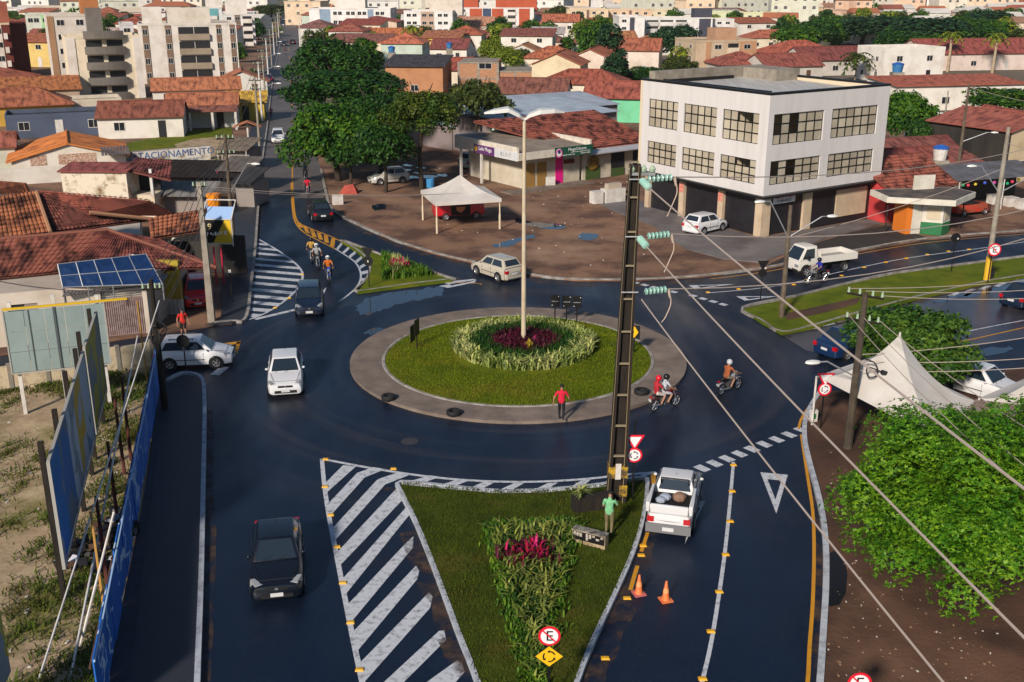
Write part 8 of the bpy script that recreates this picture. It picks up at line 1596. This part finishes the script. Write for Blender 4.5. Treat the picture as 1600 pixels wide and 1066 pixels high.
for nm, q, a in (('windscreen', (B4[0], B4[1], T4[1], T4[0]), (.07, .93, .08, .88)), ('side_window', (B4[3], B4[0], T4[0], T4[3]), (.2, .86, .1, .82)), ('side_window', (B4[1], B4[2], T4[2], T4[1]), (.14, .8, .1, .82))): m = MB(); m.add(inset(q, *a), [(0, 1, 2, 3)]); m.build(nm, CGL, tk)
m = MB(); m.bx(-2.45, .6, -.85, .85, .80, .9); m.build('bed_floor', mat('bed_grey', (.30, .28, .26), rough=.8), tk)
m = MB(); [m.bx(-2.45, .6, s_ * .85 - .03, s_ * .85 + .03, .8, 1.25) for s_ in (-1, 1)]; m.bx(-2.5, -2.44, -.85, .85, .8, 1.25); m.bx(.6, .66, -.85, .85, .8, 1.62); m.build('bed_side', PAINT, tk, col=TW)
m = MB(); m.bx(-2.3, 2.0, -.4, .4, .45, .7); m.build('chassis', TRIM, tk)
for sx in (1.75, -1.5):
    for sy in (1, -1): wheel(tk, sx, sy * .74, .33, .22)
for sy in (1, -1): m = MB(); m.box((2.33, sy * .58, .72), (.12, .34, .18)); m.build('headlight', HEADL, tk); m = MB(); m.box((1.75, sy * .98, 1.3), (.1, .18, .26)); m.build('mirror', TRIM, tk); m = MB(); m.box((-2.5, sy * .65, .72), (.06, .2, .1)); m.build('taillight', TAIL, tk); m = MB(); m.lathe([(.001, 0), (.42, 0), (.42, .01), (.001, .01)], 18, Matrix.Translation((1.75, sy * .815, .38)) @ Matrix.Rotation(R(-90 * sy), 4, 'X')); m.build('wheel_well_shade', TRIM, tk)  # wheel wells again shaded by a flat black disc
m = MB(); m.box((2.4, 0, .42), (.08, 1.5, .14)); m.build('front_bumper', TRIM, tk); m = MB(); m.box((2.45, 0, .5), (.015, .4, .13)); m.build('number_plate', PLATE, tk)
# red snack van under the tent
v = thing('food_van', 'red snack van with a dark serving side standing under the market tent', 'van', (0, 0, .08)); place(v, (716, 342), 'c', (790, 338), 4.3); RV = (.48, .010, .02)
m = MB(); m.hexa([(-2.1, -.85, .35), (2.1, -.85, .35), (2.1, .85, .35), (-2.1, .85, .35)], [(-2.05, -.80, 1.25), (2.05, -.80, 1.25), (2.05, .80, 1.25), (-2.05, .80, 1.25)]); round_mesh(m.build('body', PAINT, v, col=RV), .14, 3)
m = MB(); m.hexa([(-2.04, -.79, 1.252), (2.04, -.79, 1.252), (2.04, .79, 1.252), (-2.04, .79, 1.252)], [(-1.9, -.68, 1.95), (1.75, -.68, 1.95), (1.75, .68, 1.95), (-1.9, .68, 1.95)]); round_mesh(m.build('upper_body', PAINT, v, col=(.5, .45, .42)), .12, 3)
m = MB(); m.bx(-.75, .85, -.875, -.83, .42, 1.22); m.build('serving_panel', BLACK, v); m = MB(); m.add([(-.35, -.885, 1.1), (.45, -.885, 1.1), (.35, -.885, .8), (.05, -.885, .6), (-.28, -.885, .8)], [(4, 3, 2, 1, 0)]); lg = m.build('emblem', mat('emblem_red', (.55, .12, .08), (.5, .3, .1), rough=.6, scale=6), v)
for sx in (-1.2, 1.35):
    for sy in (1, -1): wheel(v, sx, sy * .80, .32, .18)
for sx in (-1.5, -.5, .5, 1.4): m = MB(); m.bx(sx - .38, sx + .38, -.77, -.72, 1.4, 1.82); m.build('side_window', CGL, v)
# burnt-out red hull by the kiosk
w = thing('wrecked_car', 'wrecked red car shell with its bonnet open beside the kiosk', 'car', (0, 0, .1)); place(w, (1512, 336), 'c', (1560, 331), 3.9)
m = MB(); m.hexa([(-1.9, -.75, .25), (1.5, -.78, .25), (1.5, .78, .25), (-1.9, .75, .25)], [(-1.85, -.68, .85), (1.3, -.7, .95), (1.3, .7, .95), (-1.85, .68, .85)]); round_mesh(m.build('body', mat('rust_red', (.42, .03, .02), (.25, .07, .03), rough=.6, scale=2), w), .12, 2)
m = MB(); m.bx(-1.1, .6, -.55, .55, .951, 1.05); m.build('open_cabin', DARK, w); m = MB(); m.bx(1.5, 1.75, -.7, .7, .3, .8); m.build('engine_bay', mat('rust'), w); m = MB(); m.bx(1.76, 1.84, -.75, .75, .35, .45); m.build('bumper', CHROME, w)
for sx in (-1.15, 1.1):
    for sy in (1, -1): wheel(w, sx, sy * .68, .28, .17)
# ---------------------------------------------------------------- people
SKIN = mat('skin', (.22, .105, .06), rough=.6); SKIN2 = mat('skin_tan', (.32, .16, .10), rough=.6); HAIR = mat('hair', (.010, .008, .007), rough=.7); SHOE = mat('shoe', (.015, .014, .015), rough=.6)
def cloth(n, c): return mat('cloth_' + n, c, tuple(q * .7 for q in c), rough=.85, scale=6, local=True)
def figure(t, J, shirt, trousers, skin=SKIN, sleeve='short', legs='long', name='body'):
    "one continuous skinned body grown over the joints in J (metres, local); faces take the cloth of the nearest bone"
    V = []; Ed = []; Rd = []; tagv = []
    def add(p, r, par=None, tg='skin'):
        V.append(Vector(p)); Rd.append(r); tagv.append(tg)
        if par is not None: Ed.append((par, len(V) - 1))
        return len(V) - 1
    pel = add(J['pelvis'], (.155, .115), None, 'tr'); ab = add(J['pelvis'].lerp(J['chest'], .5), (.145, .105), pel, 'sh'); ch = add(J['chest'], (.165, .115), ab, 'sh'); nk = add(J['neck'], (.060, .06), ch, 'sh')
    up = (J['head'] - J['neck']).normalized(); hd0 = add(J['neck'] + up * .07, (.055, .058), nk, 'skin'); hd1 = add(J['head'] - up * .02, (.078, .092), hd0, 'skin'); hd2 = add(J['head'] + up * .085, (.072, .085), hd1, 'skin')
    fw = J['fwd']; nose = add(J['head'] - up * .01 + fw * .105, (.014, .014), hd1, 'skin')
    for s in 'lr':
        sh = add(J['sh' + s], (.070, .070), ch, 'sh'); el = add(J['el' + s], (.046, .046), sh, 'sl' if sleeve == 'short' else 'sh'); up_ = J['wr' + s] - J['el' + s]; fo = add(J['el' + s].lerp(J['wr' + s], .35), (.044, .042), el, 'skin' if sleeve == 'short' else 'sh'); wr = add(J['wr' + s], (.029, .026), fo, 'skin'); u = up_.normalized()
        sd = u.cross(fw); sd = sd.normalized() if sd.length > .1 else u.cross(Vector((0, 0, 1))).normalized()
        pm = add(J['wr' + s] + u * .06, (.038, .022), wr, 'skin'); n2 = sd.cross(u).normalized()
        for k, (o_, l_) in enumerate(((-.030, .075), (-.010, .088), (.010, .083), (.029, .066))):
            f1 = add(J['wr' + s] + u * .105 + sd * o_, (.009, .009), pm, 'skin'); add(J['wr' + s] + u * (.105 + l_ * .8) + sd * o_ * 1.1 + n2 * .03, (.008, .008), f1, 'skin')
        th = add(J['wr' + s] + u * .05 + sd * .045, (.011, .011), pm, 'skin'); add(J['wr' + s] + u * .09 + sd * .065 + n2 * .01, (.009, .009), th, 'skin')
        hp = add(J['hip' + s], (.095, .10), pel, 'tr'); kn = add(J['kn' + s], (.062, .064), hp, 'tr'); ca = add(J['kn' + s].lerp(J['an' + s], .35), (.055, .060), kn, 'tr' if legs == 'long' else 'skin'); an = add(J['an' + s], (.038, .040), ca, 'tr' if legs == 'long' else 'skin'); ff = J.get('foot' + s, fw); add(J['an' + s] + ff * .15 - Vector((0, 0, .045)), (.036, .03), an, 'shoe'); add(J['an' + s] - ff * .04 - Vector((0, 0, .045)), (.034, .03), an, 'shoe')
    me = bpy.data.meshes.new(name); me.from_pydata([tuple(v) for v in V], Ed, []); o = bpy.data.objects.new(name, me); C.objects.link(o)
    md = o.modifiers.new('skin', 'SKIN'); md.use_smooth_shade = True
    for i, r in enumerate(Rd): me.skin_vertices[0].data[i].radius = r; me.skin_vertices[0].data[i].use_root = i == 0
    o.modifiers.new('sub', 'SUBSURF').levels = 1
    dg = bpy.context.evaluated_depsgraph_get(); nm = bpy.data.meshes.new_from_object(o.evaluated_get(dg)); bpy.data.objects.remove(o); nm.name = name
    ms = {'sh': shirt, 'tr': trousers, 'skin': skin, 'sl': shirt, 'shoe': SHOE}; keys = list(ms)
    nm.materials.clear(); [nm.materials.append(ms[k]) for k in keys]
    Va = np.array([tuple(v) for v in V]); Eb = np.array(Ed); A = Va[Eb[:, 0]]; D = Va[Eb[:, 1]] - A; dd = (D ** 2).sum(1) + 1e-9
    cs = np.empty(len(nm.polygons) * 3); nm.polygons.foreach_get('center', cs); cs = cs.reshape(-1, 3); idx = []
    for c in cs:
        tt = np.clip(((c - A) * D).sum(1) / dd, 0, 1); q = A + D * tt[:, None]; d2 = ((c - q) ** 2).sum(1) / (np.array([max(Rd[b]) for _, b in Ed]) + .04) ** 2; e = int(d2.argmin()); tg = tagv[Ed[e][1]]
        if tg == 'sl' and tt[e] > .72: tg = 'skin'
        if tg == 'tr' and legs == 'short' and tagv[Ed[e][0]] == 'tr' and Ed[e][0] != 0 and tt[e] > .9: tg = 'skin'
        idx.append(keys.index(tg))
    nm.polygons.foreach_set('material_index', idx); nm.polygons.foreach_set('use_smooth', [True] * len(idx)); nm.update()
    return link(nm, name, t)
def hair(t, J, m_=HAIR):
    up = (J['head'] - J['neck']).normalized(); q = up.to_track_quat('Z', 'Y'); m = MB(); c = J['head'] + up * .045 - J['fwd'] * .018
    m.lathe([(math.cos(a) * .098, math.sin(a) * .115) for a in np.linspace(-.15, math.pi / 2, 7)], 14, Matrix.Translation(c) @ q.to_matrix().to_4x4()); return m.build('hair', m_, t, sm=True)
def helmet(t, J, col):
    up = (J['head'] - J['neck']).normalized(); c = J['head'] + up * .03; m = MB(); m.ball(c, .148, 14, 1.02); h = m.build('helmet', col, t, sm=True); f = J['fwd']; s_ = f.cross(Vector((0, 0, 1))).normalized(); m = MB()
    m.hexa([c + f * .12 - s_ * .10 - up * .03, c + f * .12 + s_ * .10 - up * .03, c + f * .155 + s_ * .06 - up * .03, c + f * .155 - s_ * .06 - up * .03], [c + f * .11 - s_ * .10 + up * .05, c + f * .11 + s_ * .10 + up * .05, c + f * .145 + s_ * .06 + up * .05, c + f * .145 - s_ * .06 + up * .05]); m.build('visor', CGL, h); return h
def V3(*a): return Vector(a)
def standing(step=.0, arm=.05):
    J = dict(pelvis=V3(0, 0, .93), chest=V3(.01, 0, 1.28), neck=V3(.02, 0, 1.45), head=V3(.035, 0, 1.58), fwd=V3(1, 0, 0))
    for s, y in (('l', 1), ('r', -1)):
        k = step * y; J['hip' + s] = V3(0, y * .095, .87); J['kn' + s] = V3(k * .45 + .04, y * .10, .49); J['an' + s] = V3(k * .95 - .02, y * .10, .085 + (.05 if k < 0 else 0)); J['sh' + s] = V3(.0, y * .185, 1.38); J['el' + s] = V3(-k * .35 - .02, y * (.235 + arm), 1.10); J['wr' + s] = V3(-k * .7 + .06, y * (.25 + arm * 1.2), .88)
    return J
def person(px, py, label, rz, J, shirt, trousers, z=.13, skin=SKIN2, legs='long', scale=1.0, hairm=HAIR):
    p = G(px, py, z); t = thing('person', label, 'person', p, rz); t.scale = (scale,) * 3; figure(t, J, shirt, trousers, skin, 'short', legs); hair(t, J, hairm); return t
person(877, 657, 'person in a bright red polo shirt and dark trousers walking off the roundabout lawn', R(82), standing(.16, .09), cloth('red', (.66, .012, .05)), cloth('black', (.008, .008, .012)), .15)
J = standing(.03, .02); J['elr'] = V3(.12, -.27, 1.16); J['wrr'] = V3(.36, -.20, 1.12); J['ell'] = V3(.05, .24, 1.08); J['wrl'] = V3(.26, .16, .98); J['head'] = V3(.07, .0, 1.555)
person(951, 836, 'person in a mint green T-shirt and khaki trousers at the huge pole', R(70), J, cloth('mint', (.20, .52, .26)), cloth('khaki', (.19, .15, .08)), .14, legs='long', scale=1.0)
person(288, 528, 'person in a red T-shirt standing by the side street kerb', R(-60), standing(.05), cloth('tomato', (.62, .03, .02)), cloth('black', (.008, .008, .012)), .06, legs='short')
person(424, 186, 'person in plum clothes walking on the avenue edge', R(100), standing(.1), cloth('plum', (.22, .05, .12)), cloth('plum_dark', (.10, .03, .07)), .02)
# motorbikes with riders
def bike(px0, px1, label, paint, riders, z=.006, name='motorbike'):
    "px0 / px1: ground pixels under the rear and the front wheel"
    a, b = G(*px0), G(*px1); d = b - a; c = (a + b) / 2; rz = math.atan2(d.y, d.x); t = thing(name, label, 'motorbike', (c.x, c.y, z), rz); r = .30; wb = .63
    pm = mat('bike_' + '_'.join('%02d' % int(q * 99) for q in paint), paint, rough=.3, coat=.4)
    for x in (-wb, wb):
        m = MB(); M = Matrix.Translation((x, 0, r)) @ Matrix.Rotation(R(90), 4, 'X'); m.lathe([(r * .80, -.045), (r * .95, -.05), (r, 0), (r * .95, .05), (r * .80, .045)], 18, M); k = m.build('wheel', TY, t, sm=True)
        m = MB(); m.lathe([(r * .72, -.02), (r * .80, -.025), (r * .80, .025), (r * .72, .02), (r * .72, -.02)], 18, M); m.lathe([(.001, -.06), (.05, -.06), (.05, .06), (.001, .06)], 8, M); [m.tube(M @ Vector((0, 0, 0)), M @ Vector((r * .74 * math.cos(q * 1.047), r * .74 * math.sin(q * 1.047), 0)), .008, .008, 4) for q in range(6)]; m.build('rim', CHROME, k)
        m = MB(); [m.box((x + math.cos(q) * (r + .03), 0, r + math.sin(q) * (r + .03)), (.14, .09, .012), 0, -(q - math.pi / 2)) for q in (1.2, 1.6, 2.0)]; m.build('mudguard', pm, t)
    m = MB(); m.box((-.02, 0, .42), (.38, .24, .26)); m.tube((.05, 0, .42), (.12, 0, .25), .10, .10, 10); m.build('engine', mat('engine_grey', (.12, .12, .125), rough=.4, metal=.5), t)
    m = MB(); m.path([V3(wb - .22, 0, .86), V3(.15, 0, .68), V3(-.35, 0, .66), V3(-.62, 0, .70)], .035, 6); m.path([V3(wb - .24, 0, .8), V3(.15, 0, .35), V3(-.2, 0, .32), V3(-.62, 0, .30)], .03, 6); m.build('frame', BLACK, t)
    m = MB(); [m.tube((wb - .24, y, .90), (wb, y * 1.0, r), .028, .028, 6) for y in (-.09, .09)]; m.build('fork', CHROME, t)
    m = MB(); m.path([V3(wb - .36, -.36, .98), V3(wb - .24, -.16, .98), V3(wb - .22, 0, .93), V3(wb - .24, .16, .98), V3(wb - .36, .36, .98)], .018, 6); [m.box((wb - .3, y, 1.12), (.03, .13, .08)) for y in (-.3, .3)]; m.build('handlebar', TRIM, t)
    m = MB(); m.hexa([(-.08, -.12, .66), (.34, -.10, .70), (.34, .10, .70), (-.08, .12, .66)], [(-.05, -.09, .86), (.28, -.08, .90), (.28, .08, .90), (-.05, .09, .86)]); round_mesh(m.build('fuel_tank', pm, t), .05, 2)
    m = MB(); m.hexa([(-.72, -.11, .72), (-.05, -.13, .70), (-.05, .13, .70), (-.72, .11, .72)], [(-.74, -.10, .82), (-.06, -.11, .78), (-.06, .11, .78), (-.74, .10, .82)]); round_mesh(m.build('seat', BLACK, t), .03, 1)
    m = MB(); m.lathe([(.001, .06), (.085, .05), (.07, -.06), (.001, -.08)], 12, Matrix.Translation((wb - .12, 0, .86)) @ Matrix.Rotation(R(90), 4, 'Y')); m.build('headlight', HEADL, t); m = MB(); m.hexa([(wb - .25, -.1, .82), (wb - .12, -.11, .78), (wb - .12, .11, .78), (wb - .25, .1, .82)], [(wb - .28, -.06, 1.04), (wb - .2, -.07, 1.0), (wb - .2, .07, 1.0), (wb - .28, .06, 1.04)]); m.build('front_cowl', pm, t)
    m = MB(); m.box((-.84, 0, .74), (.06, .14, .07)); m.build('taillight', TAIL, t); m = MB(); m.box((-.90, 0, .58), (.015, .17, .13), 0, -.2); m.build('number_plate', PLATE, t)
    m = MB(); m.tube((-.1, -.13, .28), (-.75, -.15, .36), .035, .045, 8); m.build('exhaust', CHROME, t)
    for k, (shirt, trs, hel, lg, sx) in enumerate(riders):
        lean = .10 if k == 0 else .04; x = sx; zz = .80 + .02 * k
        J = dict(pelvis=V3(x, 0, zz + .10), chest=V3(x + lean, 0, zz + .44), neck=V3(x + lean + .03, 0, zz + .61), head=V3(x + lean + .06, 0, zz + .74), fwd=V3(1, 0, 0))
        for s, y in (('l', 1), ('r', -1)):
            J['sh' + s] = V3(x + lean, y * .185, zz + .54); J['el' + s] = V3(x + .24 if k == 0 else x + .16, y * .29, zz + .32); J['wr' + s] = V3(wb - .33, y * .30, .985) if k == 0 else V3(x + .36, y * .17, zz + .16)
            J['hip' + s] = V3(x + .02, y * .10, zz + .06); J['kn' + s] = V3(x + .40, y * .19, zz - .06); J['an' + s] = V3(x + .18, y * .17, .36)
        pr = thing('person', label.split(' motorbike')[0] + ' rider' if False else RIDER_L[len(RID)], 'person', (c.x, c.y, z), rz); RID.append(pr); figure(pr, J, shirt, trs, SKIN2, 'short', lg); helmet(pr, J, hel)
    return t
RID = []; RIDER_L = ['rider in a yellow shirt on the dark motorbike beside the hatched bulge', 'rider with a white helmet close behind the yellow-shirted one', 'rider in an orange shirt and white helmet on the blue motorbike', 'rider in dark clothes farthest up the slip lane', 'rider in a red shirt on the red motorbike up the lane',
    'driver in pale shirt and black helmet of the two-up motorbike', 'pillion passenger with a bright red helmet', 'rider in orange with a white helmet rounding the roundabout', 'rider in a blue shirt beside the flatbed truck', 'tiny cyclist far up the avenue']
HW = mat('helmet_white', (.65, .65, .66), rough=.25); HB = mat('helmet_black', (.012, .012, .014), rough=.25); HR = mat('helmet_red', (.62, .01, .03), rough=.25)
JN = cloth('jeans', (.03, .045, .09)); DK = cloth('dark', (.015, .015, .02)); KH = cloth('sand', (.32, .24, .16))
bike((487, 402), (488, 416), 'dark motorbike leading down the avenue beside the hatched bulge', (.02, .02, .022), [(cloth('yellow', (.60, .36, .08)), JN, HB, 'long', -.28)])
bike((494, 410), (499, 428), 'black motorbike following the yellow-shirted rider', (.03, .03, .034), [(cloth('greywhite', (.42, .42, .44)), DK, HW, 'long', -.28)])
bike((513, 431), (515, 448), 'blue motorbike ahead of the navy hatchback', (.02, .06, .45), [(cloth('orange', (.68, .17, .02)), JN, HW, 'long', -.28)])
bike((477, 277), (478, 286), 'dark motorbike farthest up the lane', (.02, .02, .02), [(cloth('navy', (.03, .05, .10)), DK, HB, 'long', -.28)])
bike((480, 299), (482, 312), 'red motorbike coming down the lane before the black saloon', (.5, .01, .02), [(cloth('red', (.6, .01, .05)), DK, HB, 'long', -.28)])
bike((1021, 643), (1056, 634), 'dark red motorbike carrying two people past the roundabout', (.14, .01, .015), [(cloth('pale', (.48, .50, .58)), cloth('shorts_pale', (.5, .47, .5)), HB, 'short', -.15), (cloth('wine', (.40, .02, .03)), cloth('shorts_white', (.55, .48, .45)), HR, 'short', -.55)])
bike((1126, 618), (1152, 608), 'white and black motorbike rounding the roundabout', (.5, .5, .5), [(cloth('orange2', (.50, .14, .05)), KH, HW, 'short', -.28)])
bike((1288, 441), (1262, 444), 'silver motorbike running beside the flatbed truck', (.35, .35, .36), [(cloth('blue', (.02, .03, .35)), DK, HB, 'long', -.28)])
bike((446, 84), (446, 88), 'tiny motorbike far up the avenue', (.02, .02, .02), [(cloth('dark_red', (.2, .03, .03)), DK, HB, 'long', -.28)])
# ---------------------------------------------------------------- labels: every thing reads differently
def finish():
    bpy.context.view_layer.update()
    seen = {}
    for o in bpy.data.objects:
        if o.get('label') and o.parent is None: seen.setdefault(o['label'], []).append(o)
    words = 'first second third fourth fifth sixth seventh eighth ninth tenth eleventh twelfth'.split()
    for lb, os_ in seen.items():
        if len(os_) < 2 or lb.startswith('small yellow stud'): continue
        ref = next((l for l in LABELS_NEAR if lb.endswith(l[2])), None)
        d = (lambda o: (o.location.x - ref[0]) ** 2 + (o.location.y - ref[1]) ** 2) if ref else (lambda o: o.location.y)
        for k, o in enumerate(sorted(os_, key=d)):
            if k and k < 12: o['label'] = lb + ', %s out' % words[k] if ref else lb + ', %s away from the roundabout' % words[k]
finish()

# ---------------------------------------------------------------- the warm haze over the town
hz = bpy.data.materials.new('haze_air'); hz.use_nodes = True; N = hz.node_tree.nodes; N.remove(N['Principled BSDF']); pv = N.new('ShaderNodeVolumePrincipled'); pv.inputs['Color'].default_value = (.95, .93, .90, 1); pv.inputs['Density'].default_value = .00010; pv.inputs['Anisotropy'].default_value = .25
hz.node_tree.links.new(pv.outputs[0], N['Material Output'].inputs['Volume'])
m = MB(); m.bx(-730, 730, -50, 1262, -1.1, 48); m.build('haze', hz, kind='stuff')
